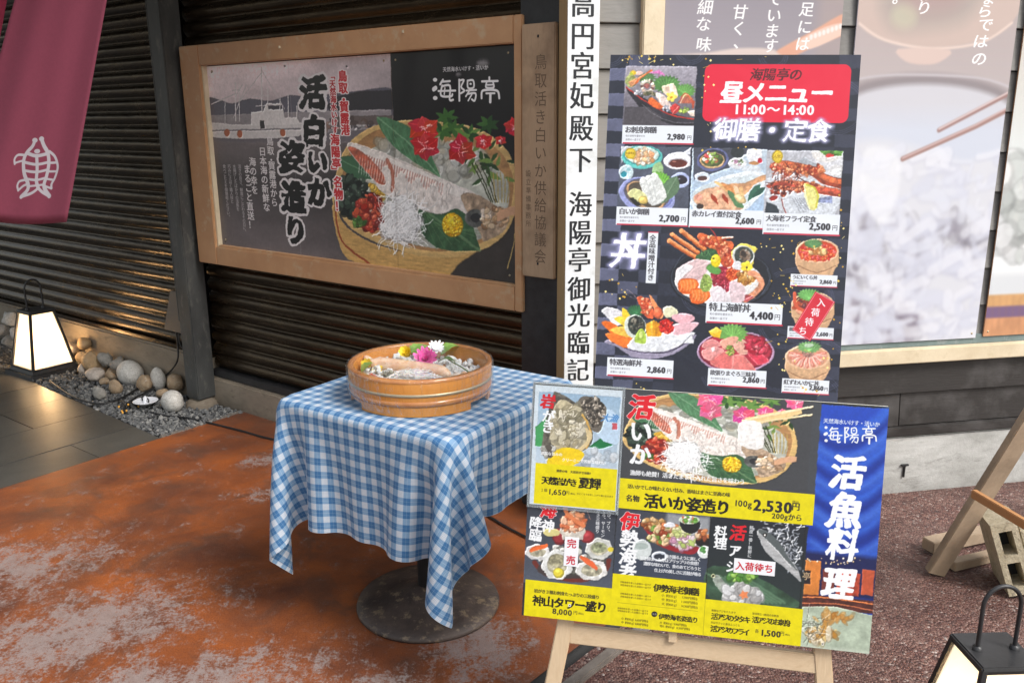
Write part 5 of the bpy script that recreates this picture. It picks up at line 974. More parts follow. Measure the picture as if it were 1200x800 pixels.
# ------------------------------------------------------------------ ground
def sheet(name, P, z, mat, label=None, kind='structure', t=None):
    P = [np.array([p[0], p[1], z]) for p in P]; n = len(P)
    ar = sum(P[i][0]*P[(i+1) % n][1]-P[(i+1) % n][0]*P[i][1] for i in range(n))
    if ar < 0: P = P[::-1]
    if t:
        vs = P+[p-ZZ*t for p in P]; fs = [tuple(range(n)), tuple(range(2*n-1, n-1, -1))]+[(i, i+n, (i+1) % n+n, (i+1) % n)[::1] for i in range(n)]
    else: vs, fs = P, [tuple(range(n))]
    return setp(mesh(name, vs, fs, mat), kind=kind, label=label)
e1 = -nA                                       # away from the camera, square to the shutter wall
T0 = V(-1.838, 4.235, 0)                       # where tiles, gravel and orange paint meet
GD = V(1.12, -.935, 0); GD /= np.linalg.norm(GD)
sheet('ground', [(-60, -60), (60, -60), (60, 60), (-60, 60)], -.06, speck_mat('distant_asphalt', (.05, .05, .05), (.08, .08, .08), 2, .9), 'asphalt yard running on beyond the shop front')
K0, K1 = V(.145, 2.191, 0), V(.30, 2.365, 0); KD = (K1-K0)/np.linalg.norm(K1-K0)
Kw = B(.93, 0, 0)                               # kerb meets the poster wall
t_ = ((Kw-K0) @ nB)/(KD @ nB); KW = K0+KD*t_; KS = K0-KD*6
sheet('orange_floor', [T0[:2]-e1[:2]*9, T0[:2], (T0+e1*.62)[:2], CORNER[:2]+V(.02, .1), (KW+V(0, .15, 0))[:2], KS[:2]], 0, M['floor'], 'worn orange painted concrete floor under the table')
kn = V(KD[1], -KD[0], 0)
sheet('brown_paving', [(KS+kn*.04)[:2], (KW+kn*.04+V(0, .15, 0))[:2], B(9, .1, 0)[:2]*1.0, (12, -8)], -.004, M['agg'], 'red brown resin bound gravel paving below the boards')
setp(box('kerb_strip', KS+V(0, 0, -.05), KD*(np.linalg.norm(KW-KS)+.05), kn*.04, ZZ*.062, M['kerb'], bevel=.006), label='rough mortar strip between orange floor and brown paving', kind='structure')
sheet('tile_bed', [(T0-e1*9)[:2], T0[:2], (T0-GD*7)[:2], (T0-GD*7-e1*9)[:2]], -.005, M['grout'], 'grout bed under the grey tiles')
def clip(P, q, n):
    out = []
    for i in range(len(P)):
        a, b = P[i], P[(i+1) % len(P)]; da, db = (a-q) @ n, (b-q) @ n
        if da >= 0: out.append(a)
        if da*db < 0: out.append(a+(b-a)*da/(da-db))
    return out
pav = setp(thing('tiled_pavement', T0-e1*1.5-dA*1.2, None, None, kind='structure'), label='dark grey rectangular tiles left of the orange floor')
gn = np.cross(ZZ, GD); gn = gn if gn @ (V(0, 0, 0)-T0) > 0 else -gn    # toward the camera side of the gravel edge
J = V(-2.27, 4.14, 0); TW, TL = .40, .80; full = None
for i in range(-12, 2):
    for j in range(-7, 3):
        o = J+dA*(TW*i-.0)+(-dA)*0+e1*(TL*(j+(.5 if i % 2 else 0)))
        g_ = .002; P = [o+dA*g_+e1*g_, o+dA*(TW-g_)+e1*g_, o+dA*(TW-g_)+e1*(TL-g_), o+dA*g_+e1*(TL-g_)]
        Q = clip(clip(P, T0-dA*.004, -dA), T0+gn*.01, gn)
        if len(Q) < 3 or (EYE[:2]-o[:2]) @ (EYE[:2]-o[:2]) > 90: continue
        z = random.uniform(-.0015, .0015)
        if len(Q) == 4 and all(np.allclose(a, b) for a, b in zip(P, Q)):
            if full is None:
                full = mesh('tile', boxv(P[0]-ZZ*.02, dA*(TW-2*g_), e1*(TL-2*g_), ZZ*.02), BOXF, M['tile'], pav, bevel=.002); fo = o
            else:
                c = full.copy(); scene.collection.objects.link(c); c.parent = pav; c.location = tuple(o-fo+ZZ*z)
            continue
        n = len(Q); Q = [q+ZZ*z for q in Q]; vs = Q+[q-ZZ*.02 for q in Q]
        mesh('tile', vs, [tuple(range(n)), tuple(range(2*n-1, n-1, -1))]+[(i2, i2+n, (i2+1) % n+n, (i2+1) % n) for i2 in range(n)], M['tile'], pav)
# gravel bed
WL = lambda s: A(s, .02, 0)
gb = [(T0+V(0, 0, 0))[:2], (T0+e1*.52)[:2], WL(-2.3)[:2], WL(-8.5)[:2], (T0-GD*6.2)[:2]]
sheet('gravel_bed', gb, -.02, speck_mat('gravel_soil', (.04, .038, .035), (.07, .065, .06), 20, .95), 'dark soil under the gravel strip')
def ico():
    bm = bmesh.new(); bmesh.ops.create_icosphere(bm, subdivisions=1, radius=1); v = np.array([x.co for x in bm.verts]); f = [[x.index for x in p.verts] for p in bm.faces]; bm.free(); return v, np.array(f)
iv, iface = ico(); GV, GF = [], []; k = 0; gpoly = np.array([[*p] for p in gb])
g = np.random.default_rng(3)
def inpoly(p, P):
    c = False
    for i in range(len(P)):
        a, b = P[i], P[i-1]
        if (a[1] > p[1]) != (b[1] > p[1]) and p[0] < (b[0]-a[0])*(p[1]-a[1])/(b[1]-a[1])+a[0]: c = not c
    return c
while k < 7000:
    s = -2.0-5.2*g.random()**1.6; p = A(s, g.random()*1.0, 0)
    if not inpoly(p, gpoly): 
        if g.random() < .0: k += 1
        continue
    r = g.uniform(.006, .0125)*(1 if g.random() < .93 else 1.5)
    R_ = np.linalg.qr(g.normal(size=(3, 3)))[0]; v = (iv*(1+g.normal(size=(12, 1))*.16)*np.array([1.25, .95, .65])*r) @ R_.T
    GV.append(v+p+ZZ*(-.016+g.random()*.022)); GF.append(iface+12*k); k += 1
setp(mesh('gravel', np.concatenate(GV), np.concatenate(GF), M['gravel']), kind='stuff', label='loose grey crushed gravel in the strip along the shutter wall')
# mortar lip between gravel and orange floor
setp(box('mortar_lip', T0-ZZ*.03-dA*.03+e1*.0, dA*.03, e1*.52, ZZ*.036, M['kerb'], bevel=.004), label='thin mortar lip between gravel and orange floor', kind='structure')

# ------------------------------------------------------------------ shutter wall (left)
def corrugated(name, s0, s1, z0, z1, off, pitch, amp, mat, parent, seg=10, sn=2, wob=0.):
    n = int((z1-z0)/pitch*seg); zs = np.linspace(z0, z1, n+1); ss = np.linspace(s0, s1, sn)
    vs, fs = [], []; gg = np.random.default_rng(int(abs(s0*100)))
    for a, s in enumerate(ss):
        w = gg.normal()*wob
        for z in zs:
            q = math.sin(math.pi*(z-z0)/pitch); vs.append(A(s, off-amp+2*amp*(abs(q)**.62)+w*math.sin(z*9+a), z))
    for a in range(sn-1):
        for i in range(n): fs.append((a*(n+1)+i, (a+1)*(n+1)+i, (a+1)*(n+1)+i+1, a*(n+1)+i+1))
    return mesh(name, vs, fs, mat, parent, smooth=True)
wall = thing('shutter_wall', A(-2.5, 0, 0), 'wall of glossy dark brown corrugated metal on a low concrete plinth', 'wall')
corrugated('corrugated_sheet', -8.6, -2.66, .285, 3.3, -.05, .0765, .013, M['shutter'], wall, sn=24, wob=.0014)
corrugated('corrugated_sheet', -2.60, -.10, .205, 3.3, -.05, .0765, .013, M['shutter'], wall, sn=12, wob=.0012)
boxA('plinth', -8.6, -2.62, -.12, .0, -.05, .268, M['plinthA'], wall, .012)
boxA('plinth', -2.60, .25, -.12, .0, -.05, .160, M['plinthA'], wall, .012)
boxA('sill_trim', -8.6, -2.62, -.09, -.022, .262, .290, M['shutter'], wall, .004)
boxA('sill_trim', -2.60, -.16, -.09, -.012, .165, .205, M['black'], wall, .004)
boxA('backing', -8.6, -.1, -.14, -.09, -.05, 3.3, M['black'], wall, 0)
# steel post on a stone footing
pf = V(-1.806, 4.708, 0); ps = pf-dA*.118
post = thing('support_post', pf+ZZ*.0+e1*.05, 'dark grey square post on a rough stone footing by the gravel', 'post')
box('post_shaft', ps+ZZ*.045, dA*.118, e1*.118, ZZ*3.2, M['post'], post, .006)
box('corner_strip', ps+ZZ*.5-dA*.006+nA*.0, dA*.008-nA*.0, e1*.05, ZZ*2.6, M['post'], post, .001)
def lump(c, r, seed, flat=1., sub=3, rot=0, amp=.18, facet=.0):
    bm = bmesh.new(); bmesh.ops.create_icosphere(bm, subdivisions=sub, radius=1); v = np.array([x.co for x in bm.verts]); f = [[x.index for x in p.verts] for p in bm.faces]; bm.free()
    g = np.random.default_rng(seed); d = np.ones(len(v))
    for _ in range(5):
        a = g.normal(size=3); a /= np.linalg.norm(a); d += amp*.4*np.sin(v @ a*g.uniform(1.2, 3.2)+g.uniform(0, 6))
    for _ in range(int(facet)):
        a = g.normal(size=3); a /= np.linalg.norm(a); h = g.uniform(.6, .85); q = (v*d[:, None]) @ a; d = np.where(q > h, d*h/np.maximum(q, 1e-3), d)
    for q in (6, 11):
        a = g.normal(size=3); b_ = g.normal(size=3); d += amp*.12*np.sin(v @ a*q+3*np.sin(v @ b_*q*.6))
    d += g.normal(size=len(v))*.008
    w = v*d[:, None]*np.array(r); cr, sr = math.cos(rot), math.sin(rot)
    w = np.c_[w[:, 0]*cr-w[:, 1]*sr, w[:, 0]*sr+w[:, 1]*cr, w[:, 2]]
    return w+np.asarray(c), f
vs, fs = lump(ps+dA*.06+e1*.07+ZZ*-.02, (.115, .10, .085), 5, rot=-.6, amp=.12)
vs[:, 2] = np.minimum(vs[:, 2], .046); mesh('footing', vs, fs, M['plinthA'], post, smooth=True)
# corner post between the two walls
setp(boxA('corner_post', -.315, -.11, -.06, .035, 0, 3.3, M['black'], bevel=.006, base=A(-.21, 0, 0)), 'broad black corner post between framed poster and white signboard', 'post')

# framed squid poster on the shutter wall
def quadA(px, off): return [pa(x, y, off) for x, y in px]
fo_ = .05
(s0, zt), (s1, zb) = pa(209, 55, fo_), pa(618, 367, fo_)
(i0, it), (i1, ib) = pa(233, 77, fo_), pa(603, 337, fo_)
s1 = pa(612, 200, fo_)[0]
fr = thing('framed_poster', A((s0+s1)/2, 0, zb), 'large landscape squid poster in a tan wooden frame on the shutter wall', 'poster')
w_ = i0-s0
boxA('frame_side', s0, i0, -.03, fo_, zb, zt, M['frame'], fr, .004); boxA('frame_side', i1, s1, -.03, fo_, zb, zt, M['frame'], fr, .004)
boxA('frame_rail', i0, i1, -.03, fo_-.001, it, zt, M['frame'], fr, .004); boxA('frame_rail', i0, i1, -.03, fo_-.001, zb, ib, M['frame'], fr, .004)
boxA('inner_bead', i0, i0+.014, 0, fo_-.012, ib, it, M['cream'], fr, .002); boxA('inner_bead', i0+.014, i1, 0, fo_-.012, ib, ib+.010, M['frame'], fr, .002)
boxA('backboard', i0, i1, -.03, .008, ib, it, M['ink'], fr, 0)
def printA(name, s0, s1, z0, z1, off, mat, parent, u=(0, 1)):
    vs = [A(s0, off, z0), A(s1, off, z0), A(s1, off, z1), A(s0, off, z1)]+[A(s0, off-.003, z0), A(s1, off-.003, z0), A(s1, off-.003, z1), A(s0, off-.003, z1)]
    uv = [(u[0], 0), (u[1], 0), (u[1], 1), (u[0], 1)]+[(.5, .01)]*20
    fs = [(0, 1, 2, 3), (7, 6, 5, 4), (0, 4, 5, 1), (1, 5, 6, 2), (2, 6, 7, 3), (3, 7, 4, 0)]
    return mesh(name, vs, fs, mat, parent, uv=uv)
us = .6605; sm = i0+.014+(i1-i0-.014)*us
printA('harbour_print', i0+.014, sm-.0015, ib+.010, it-.004, .014, M['p_left'], fr, (.002, us)).__setitem__('label', 'grey harbour half of the poster with a white fishing boat')
printA('tub_print', sm+.0015, i1-.003, ib+.010, it-.004, .0165, M['p_left'], fr, (us, 1)).__setitem__('label', 'right half of the poster with a squid in a round wooden tub')
for s, z in ((i0+.06, it-.03), (sm-.04, it-.03), (sm+.03, it-.03), (i1-.05, it-.03), (i0+.05, ib+.04), (i1-.05, ib+.04)):
    vs, fs = lathe([(0, .003), (.004, .002), (.005, 0)], (0, 0, 0), 10); vs = [A(s, .0165, z)+dA*v[0]+ZZ*v[1]+nA*v[2] for v in vs]; mesh('pin', vs, fs, M['copper'], fr, smooth=True)
for s, z in (((s0+s1)/2+.5, zt-.03), ((s0+s1)/2-.3, zt-.05)): boxA('screw_head', s, s+.012, fo_, fo_+.003, z, z+.012, M['cream'], fr, .001)

# lettering as thin raised mesh
def glyph_obj(items, mat, name, parent=None, thick=.0006):
    """items: (char, origin centre, xdir, ydir, size, bold)"""
    vs, fs = [], []
    for ch, o, X, Y, em, off in items:
        cu = bpy.data.curves.new('lettering', 'FONT'); cu.body = ch; cu.size = em; cu.resolution_u = 3; cu.offset = off; cu.fill_mode = 'BOTH'
        ob = bpy.data.objects.new('lettering', cu); scene.collection.objects.link(ob); dg = bpy.context.evaluated_depsgraph_get(); me = bpy.data.meshes.new_from_object(ob.evaluated_get(dg))
        k = len(vs); N = np.cross(X, Y)
        for v in me.vertices: vs.append(o+X*(v.co[0]-.5*em)+Y*(v.co[1]-.38*em)+N*thick)
        fs += [tuple(i+k for i in p.vertices) for p in me.polygons]
        bpy.data.objects.remove(ob); bpy.data.curves.remove(cu); bpy.data.meshes.remove(me)
    return mesh(name, vs, fs, mat, parent)
# plank with faded brush writing
po = .062; (q0, qt), (q1, _), (_, qb) = pa(611, 29, po), pa(651, 28, po), pa(629, 325, po)
pk = thing('name_plank', A((q0+q1)/2, po, qb), 'weathered wooden name plank with faded ink writing right of the framed poster', 'sign')
boxA('plank', q0, q1, po-.022, po, qb, qt, M['plank'], pk, .004)
mid = (q0+q1)/2; it_ = []
for i, ch in enumerate('鳥取活き白いか供給協議会'):
    z = qt-.135-i*.0655; it_.append((ch, A(mid+.012, po, z), dA, ZZ, .058, .0))
for x_ in it_: glyph_obj([x_], M['inkf'], 'character', pk)
for x_ in [(ch, A(mid-.045, po, qb+.40-i*.032), dA, ZZ, .027, 0) for i, ch in enumerate('設立準備事務所')]: glyph_obj([x_], M['inkf'], 'small_character', pk)
for z in (qt-.05, qb+.05): boxA('nail_head', mid-.004, mid+.004, po, po+.002, z, z+.01, M['ink'], pk, .001)

# white signboard post
fb = .06; b0, b1 = pb(663, 220, fb)[0], pb(699.5, 220, fb)[0]
sb = thing('signboard_post', B((b0+b1)/2, fb-.06, 0), 'tall narrow white signboard with one column of black characters', 'sign')
boxB('board_core', b0, b1, fb-.125, fb-.003, 0.0, 2.9, M['tansides'], sb, .002)
boxB('white_face', b0+.001, b1-.001, fb-.003, fb, 0.01, 2.895, M['white'], sb, .001)
it_ = []; bm_ = (b0+b1)/2
for ch, y in zip('高円宮妃殿下海陽亭御光臨記念', (4, 42, 77, 112, 150, 187, 239, 272, 304, 338, 369, 401, 433, 464)):
    z = pb(683, y, fb)[1]; it_.append((ch, B(bm_-.003, fb, z), dB*.93, ZZ, .098, .0016))
for x_ in it_: glyph_obj([(x_[0], x_[1]+dB*k+nB*(k*.04), *x_[2:5], 0) for k in (-.0019, -.0007, .0006, .0019)], M['ink'], 'character', sb, .0008)

# ------------------------------------------------------------------ poster wall (right)
wb = thing('poster_wall', B(1.0, 0, 0), 'grey boarded wall with cream trim above dark boards and a pale plinth', 'wall')
boxB('plinth', -.02, 5, -.12, 0, -.05, .262, M['plinthB'], wb, .008)
boxB('backing', -.02, 5, -.2, -.06, -.05, 3.2, M['black'], wb, 0)
def lap(name, z0, z1, mat, s0=.0, s1=5., o=.0):
    vs = [B(s0, -.06, z0), B(s1, -.06, z0), B(s1, o, z0), B(s0, o, z0), B(s0, -.06, z1), B(s1, -.06, z1), B(s1, o-.012, z1), B(s0, o-.012, z1)]
    return mesh(name, vs, BOXF, mat, wb, bevel=.0025)
zz = .5
for k in range(17):
    z0 = .672+k*.158
    lap('siding_board', z0, z0+.155, M['siding'], 0, 2.2+random.uniform(-.3, .3)) if z0 < 3.1 else None
lap('siding_board', .46, .598, M['sidingd'], o=.006); lap('siding_board', .312, .456, M['sidingd'], s0=.0, s1=1.38, o=.004); lap('siding_board', .312, .456, M['sidingd'], s0=1.384, s1=5, o=.0)
boxB('bottom_rail', 0, 5, -.06, .012, .264, .309, M['sidingd'], wb, .005)
lg = boxB('cream_ledge', .17, 5, -.02, .034, .600, .664, M['cream'], wb, .004)
cu0, cu1 = pb(754, 30, .03)[0], pb(779, 30, .03)[0]; boxB('cream_upright', cu0, cu1, -.02, .03, .665, 3.2, M['cream'], wb, .004)
boxB('backing_strip', cu1, 4.2, -.008, .006, .6645, .705, M['teal'], wb, .002)
def poster(s0, s1, z0, z1, off, mat, label, uv=(0, 1, 0, 1)):
    t = thing('wall_poster', B((s0+s1)/2, off, z0), label, 'poster')
    vs = [B(s0, off, z0), B(s1, off, z0), B(s1, off, z1), B(s0, off, z1)]+[B(s0, off-.006, z0), B(s1, off-.006, z0), B(s1, off-.006, z1), B(s0, off-.006, z1)]
    u0, u1, v0, v1 = uv
    mesh('panel', vs, [(0, 1, 2, 3), (7, 6, 5, 4), (0, 4, 5, 1), (1, 5, 6, 2), (2, 6, 7, 3), (3, 7, 4, 0)], mat, t, uv=[(u0, v0), (u1, v0), (u1, v1), (u0, v1)]+[(.5, .02)]*20)
    for s, z in ((s0+.02, z0+.02), (s1-.02, z0+.02)):
        v_, f_ = lathe([(0, .002), (.004, .0015), (.005, 0)], (0, 0, 0), 8); mesh('pin', [B(s, off, z)+dB*v[0]+ZZ*v[1]+nB*v[2] for v in v_], f_, M['copper'], t, smooth=True)
    return t
po2 = .012
def pbq(l, r, t, b): return pb(*l, po2)[0], pb(*r, po2)[0], pb(*b, po2)[1], pb(*t, po2)[1]
a = pbq((779.5, 10), (988, 10), (880, -55), (880, 125)); poster(*a, po2, M['p_w1'], 'grey wall poster with a pale crab leg behind the menu board top')
a = pbq((1003, 40), (1169, 200), (1100, -80), (1065, 400)); poster(*a, po2, M['p_w2'], 'tall pale wall poster of thin slices lifted by chopsticks')
s3 = pb(1152, 395, po2)[0]; a3 = pb(1152, 394, po2)[1]; poster(s3, s3+.7, a3, a[3], po2, M['p_w3'], 'white wall poster cut off by the right edge of the view')
# small hook on the plinth
hk = B(pb(1059, 547)[0], .0, 0)[:2]; zz_ = pb(1059, 547)[1]
hook = thing('wall_hook', B(pb(1059, 547)[0], 0, zz_-.03), 'small dark metal hook stuck in the pale concrete plinth', 'hook')
s_ = pb(1059, 547)[0]; boxB('hook_bar', s_-.018, s_+.018, .0, .012, zz_+.008, zz_+.016, M['black'], hook, .002); boxB('hook_stem', s_-.004, s_+.004, .001, .010, zz_-.045, zz_+.009, M['black'], hook, .002)

# unseen eave, added above the view to keep the sky off the shutter wall
rf = thing('added_shade_eave', A(-5, .8, 2.9), 'unseen dark timber eave added to shade the shutter wall', 'roof')
boxA('shade_soffit', -9, -.9, -.1, 2.6, 2.92, 2.96, M['darkwood'], rf, 0); boxA('shade_fascia', -9, -.9, 2.6, 2.64, 2.86, 3.05, M['darkwood'], rf, 0)
# ------------------------------------------------------------------ table, cloth, tub
TC = V(-.264, 2.627, 0); tA = V(.8302, -.5574, 0); tB = V(.5574, .8302, 0); TH = .343; TZ = .765
tab = thing('pedestal_table', V(-.292, 2.632, 0), 'square table on a round rusty iron foot, standing under the gingham cloth', 'table')
vs, fs = lathe([(.0, .012), (.238, .004), (.242, .0), (.244, .006), (.240, .016), (.19, .026), (.12, .040), (.06, .062), (.038, .075), (.0, .078)], (-.292, 2.632, 0), 72)
mesh('foot_plate', vs, fs, M['iron'], tab, smooth=True)
vs, fs = lathe([(.0, .07), (.034, .07), (.032, .5), (.034, .72), (.0, .72)], (-.292, 2.632, 0), 28); mesh('column', vs, fs, M['black'], tab, smooth=True)
box('cross_bar', TC-tA*.26-tB*.02+ZZ*.70, tA*.52, tB*.04, ZZ*.03, M['black'], tab); box('cross_bar', TC-tB*.26-tA*.02+ZZ*.699, tB*.52, tA*.04, ZZ*.03, M['black'], tab)
box('table_top', TC-tA*(TH-.014)-tB*(TH-.014)+ZZ*(TZ-.036), tA*2*(TH-.014), tB*2*(TH-.014), ZZ*.030, M['darkwood'], tab, .012)
def drape(x0, x1, y0, y1, n, steps=460, iters=14):
    g = np.random.default_rng(4); xs = np.linspace(x0, x1, n); ys = np.linspace(y0, y1, n); U, W = np.meshgrid(xs, ys, indexing='ij')
    p = np.stack([U, W, np.full_like(U, TZ+.006)], -1); p[..., 2] += g.normal(size=U.shape)*.0008; prev = p.copy(); dx, dy = xs[1]-xs[0], ys[1]-ys[0]; dd = math.hypot(dx, dy)
    cons = []
    for par in (0, 1):
        cons += [((slice(par, -1, 2), slice(None)), (slice(par+1, None, 2), slice(None)), dx, 1.), ((slice(None), slice(par, -1, 2)), (slice(None), slice(par+1, None, 2)), dy, 1.)]
        cons += [((slice(par, -1, 2), slice(0, -1)), (slice(par+1, None, 2), slice(1, None)), dd, .25), ((slice(par, -1, 2), slice(1, None)), (slice(par+1, None, 2), slice(0, -1)), dd, .25)]
    for par in (0, 1, 2, 3):
        for sp, k in ((4, .015),):
            a = (slice(par, n-sp, 1) if 0 else np.arange(par, n-sp, 4)); 
            a = a[(a//4) % 2 == 0]; b_ = np.arange(par+4, n-sp, 8)
            for aa in (a, b_):
                if len(aa): cons += [((aa, slice(None)), (aa+sp, slice(None)), dx*sp, k), ((slice(None), aa), (slice(None), aa+sp), dy*sp, k)]
    dt2 = .012**2*9.81; H = TH+.002; e = .004
    for st in range(steps):
        ease = 1. if st < steps*.5 else .3; v = (p-prev)*(.985 if ease == 1 else .965); prev = p.copy(); p = p+v; p[..., 2] -= dt2*ease
        if st < 120: p[..., 0] += .00002*np.sin(W*9); p[..., 1] += .00003*np.sin(U*7)
        for it in range(iters if ease == 1 else iters+4):
            for a, b, L, k in cons:
                d = p[b]-p[a]; ln = np.sqrt((d*d).sum(-1, keepdims=True))+1e-9
                c = d*((ln-L)/ln*.5*k); p[a] += c; p[b] -= c
            if it % 3 == 2 or it == iters-1:
                x, y, z = p[..., 0], p[..., 1], p[..., 2]; ax, ay = np.abs(x), np.abs(y)
                ins = (ax < H) & (ay < H) & (z < TZ+e) & (z > TZ-.10)
                pz, px, py = TZ+e-z, H-ax, H-ay
                mz = ins & (pz <= px+.004) & (pz <= py+.004); mx = ins & ~mz & (px <= py); my = ins & ~mz & ~mx
                z[mz] = TZ+e; x[mx] = np.sign(x[mx])*H; y[my] = np.sign(y[my])*H
                top = mz & (ax < H-.02) & (ay < H-.02); p[top] = p[top]*.3+np.stack([prev[..., 0], prev[..., 1], np.full_like(U, TZ+e)], -1)[top]*.7
    print('cloth', p[..., 2].min(), p[0, 0], p[-1, 0], p[n//2, 0], 'stretch', np.linalg.norm(np.diff(p[:, 0], axis=0), axis=-1).sum()/(x1-x0), np.linalg.norm(np.diff(p[n//2], axis=0), axis=-1).sum()/(y1-y0)); return p, U, W
P_, U_, W_ = drape(-TH-.350, TH+.28, -TH-.350, TH+.27, 97)
n = P_.shape[0]; vs = (TC+P_[..., :1]*tA+P_[..., 1:2]*tB+P_[..., 2:]*ZZ).reshape(-1, 3)
fs = [(i*n+j, (i+1)*n+j, (i+1)*n+j+1, i*n+j+1) for i in range(n-1) for j in range(n-1)]
uvs = np.stack([U_, W_], -1).reshape(-1, 2); uvl = [uvs[i] for f in fs for i in f]
cl = mesh('tablecloth', vs, fs, M['gingham'], uv=uvl, smooth=True, base=TC+ZZ*.3)
setp(cl, 'blue and white gingham cloth draped over the pedestal table', 'tablecloth')
md = cl.modifiers.new('smooth', 'SUBSURF'); md.levels = md.render_levels = 1; md.uv_smooth = 'PRESERVE_BOUNDARIES'

ya_, yb_ = fl(490, 400, .875), fl(490, 454, .875); UC = V(-.285, (ya_[1]+yb_[1])/2, TZ+.006); UR = .222; UH = .110
tub = thing('wooden_tub', UC, 'round varnished wooden sushi tub on the gingham tablecloth, filled with ice and squid', 'tub')
NS = 26
for k in range(NS):
    a0, a1 = 2*math.pi*k/NS+.0009, 2*math.pi*(k+1)/NS-.0009; am = math.degrees((a0+a1)/2) % 360
    foot = any(abs((am-c+180) % 360-180) < 15 for c in (205, 335, 90)); zb_ = .020 if foot else 0.
    vs = []; m_ = 5
    for i in range(m_):
        a = a0+(a1-a0)*i/(m_-1); c_, s__ = math.cos(a), math.sin(a)
        for r, z in ((UR-.012, zb_), (UR-.006, zb_), (UR-.003, .05), (UR, UH-.006), (UR-.003, UH), (UR-.015, UH), (UR-.018, UH-.005), (UR-.020, zb_+.02)): vs.append(UC+V(r*c_, r*s__, z))
    fs = [tuple(range(8))[::-1], tuple((m_-1)*8+q for q in range(8))]+[(i*8+q, i*8+(q+1) % 8, (i+1)*8+(q+1) % 8, (i+1)*8+q) for i in range(m_-1) for q in range(8)]
    o = mesh('stave', vs, fs, M['hinoki'], tub); smooth_by_angle(o, 40)
vs, fs = lathe([(UR-.018, UH-.003), (UR-.0165, UH+.0015), (UR-.004, UH+.0025), (UR+.001, UH-.001), (UR+.0012, UH-.008)], UC, 72); mesh('rim', vs, fs, M['rimwood'], tub, smooth=True)
for z0, z1, r, mt in ((.060, .069, UR-.0015, 'copper'), (.030, .046, UR-.003, 'rimwood')):
    vs, fs = lathe([(r-.004, z0), (r+.001, z0), (r+.0025, (z0+z1)/2), (r+.001, z1), (r-.004, z1)], UC, 72); mesh('hoop', vs, fs, M[mt], tub, smooth=True)
vs, fs = lathe([(0, .028), (UR-.019, .028), (UR-.019, .040), (0, .040)], UC, 48); mesh('base_board', vs, fs, M['hinoki'], tub)
# ice
mi_, n_, l_, b_ = new_mat('crushed_ice', (.84, .87, .88), .15, spec=.8); b_.inputs['Transmission Weight'].default_value = .18; b_.inputs['Subsurface Weight'].default_value = .3; b_.inputs['Subsurface Radius'].default_value = (.01, .012, .014); b_.inputs['IOR'].default_value = 1.31
g = np.random.default_rng(9); GV, GF = [], []
for k in range(620):
    t, r = g.random()*6.283, (UR-.03)*math.sqrt(g.random()); v = (iv*(1+g.normal(size=(12, 1))*.2)*g.uniform(.005, .014)) @ np.linalg.qr(g.normal(size=(3, 3)))[0].T
    GV.append(v+UC+V(r*math.cos(t), r*math.sin(t), .044+.020*g.random()+.014*(math.sin(t-.6)+.6)*r/UR)); GF.append(iface+12*k)
setp(mesh('crushed_ice', np.concatenate(GV), np.concatenate(GF), mi_), kind='stuff', label='crushed ice heaped in the wooden tub')
def foodmat(name, c1, c2, sc=60, rough=.3, c3=None, sss=.2):
    m = speck_mat(name, c1, c2, sc, rough, .2, c3, 120); b = m.node_tree.nodes['Principled BSDF']; b.inputs['Subsurface Weight'].default_value = sss; b.inputs['Subsurface Radius'].default_value = (.01, .006, .004); return m
def tp(px, py, z): return fl(px, py, TZ+z)
# squid lying across the tub
a, b, c, d = tp(431, 424, .095), tp(450, 427, .088), tp(490, 433, .082), tp(527, 440, .078)
pts = catmull([a, tp(438, 426, .092), b, c, tp(515, 436, .082), d], 5); tt = np.linspace(0, 1, len(pts)); rr = np.interp(tt, [0, .1, .3, .6, .85, 1], [.006, .012, .021, .026, .022, .008])
sq = thing('squid', c, 'whole pale orange squid lying across the ice in the tub', 'seafood')
sqm = foodmat('squid_skin', (.80, .48, .30), (.88, .70, .54), 30, .22, (.70, .36, .20)); tube('mantle', pts, rr, sqm, sq, 16)
fin = catmull([a+V(.0, .0, .002), a+V(-.008, .014, .010), a+V(.004, .020, .004), a+V(.02, .0, 0)], 4); vs, fs = tubev(fin, np.interp(np.linspace(0, 1, len(fin)), [0, .4, 1], [.006, .009, .004]), 8); mesh('fin', vs, fs, sqm, sq, smooth=True)
vs, f2 = lump(tp(534, 441, .080), (.022, .018, .014), 8, rot=.3); mesh('head', vs, f2, foodmat('squid_head', (.62, .52, .42), (.74, .66, .58), 40, .2, (.3, .24, .2)), sq, smooth=True)
for j in range(6):
    q = tp(538, 441, .078); w = q+V(.02+.012*random.random(), -.03+.012*j, .006*math.sin(j)); tube('tentacle', catmull([q, (q+w)/2+V(0, 0, .012), w, w+V(.012, .004, .006)], 5), np.linspace(.004, .002, 16), sqm, sq, 6)
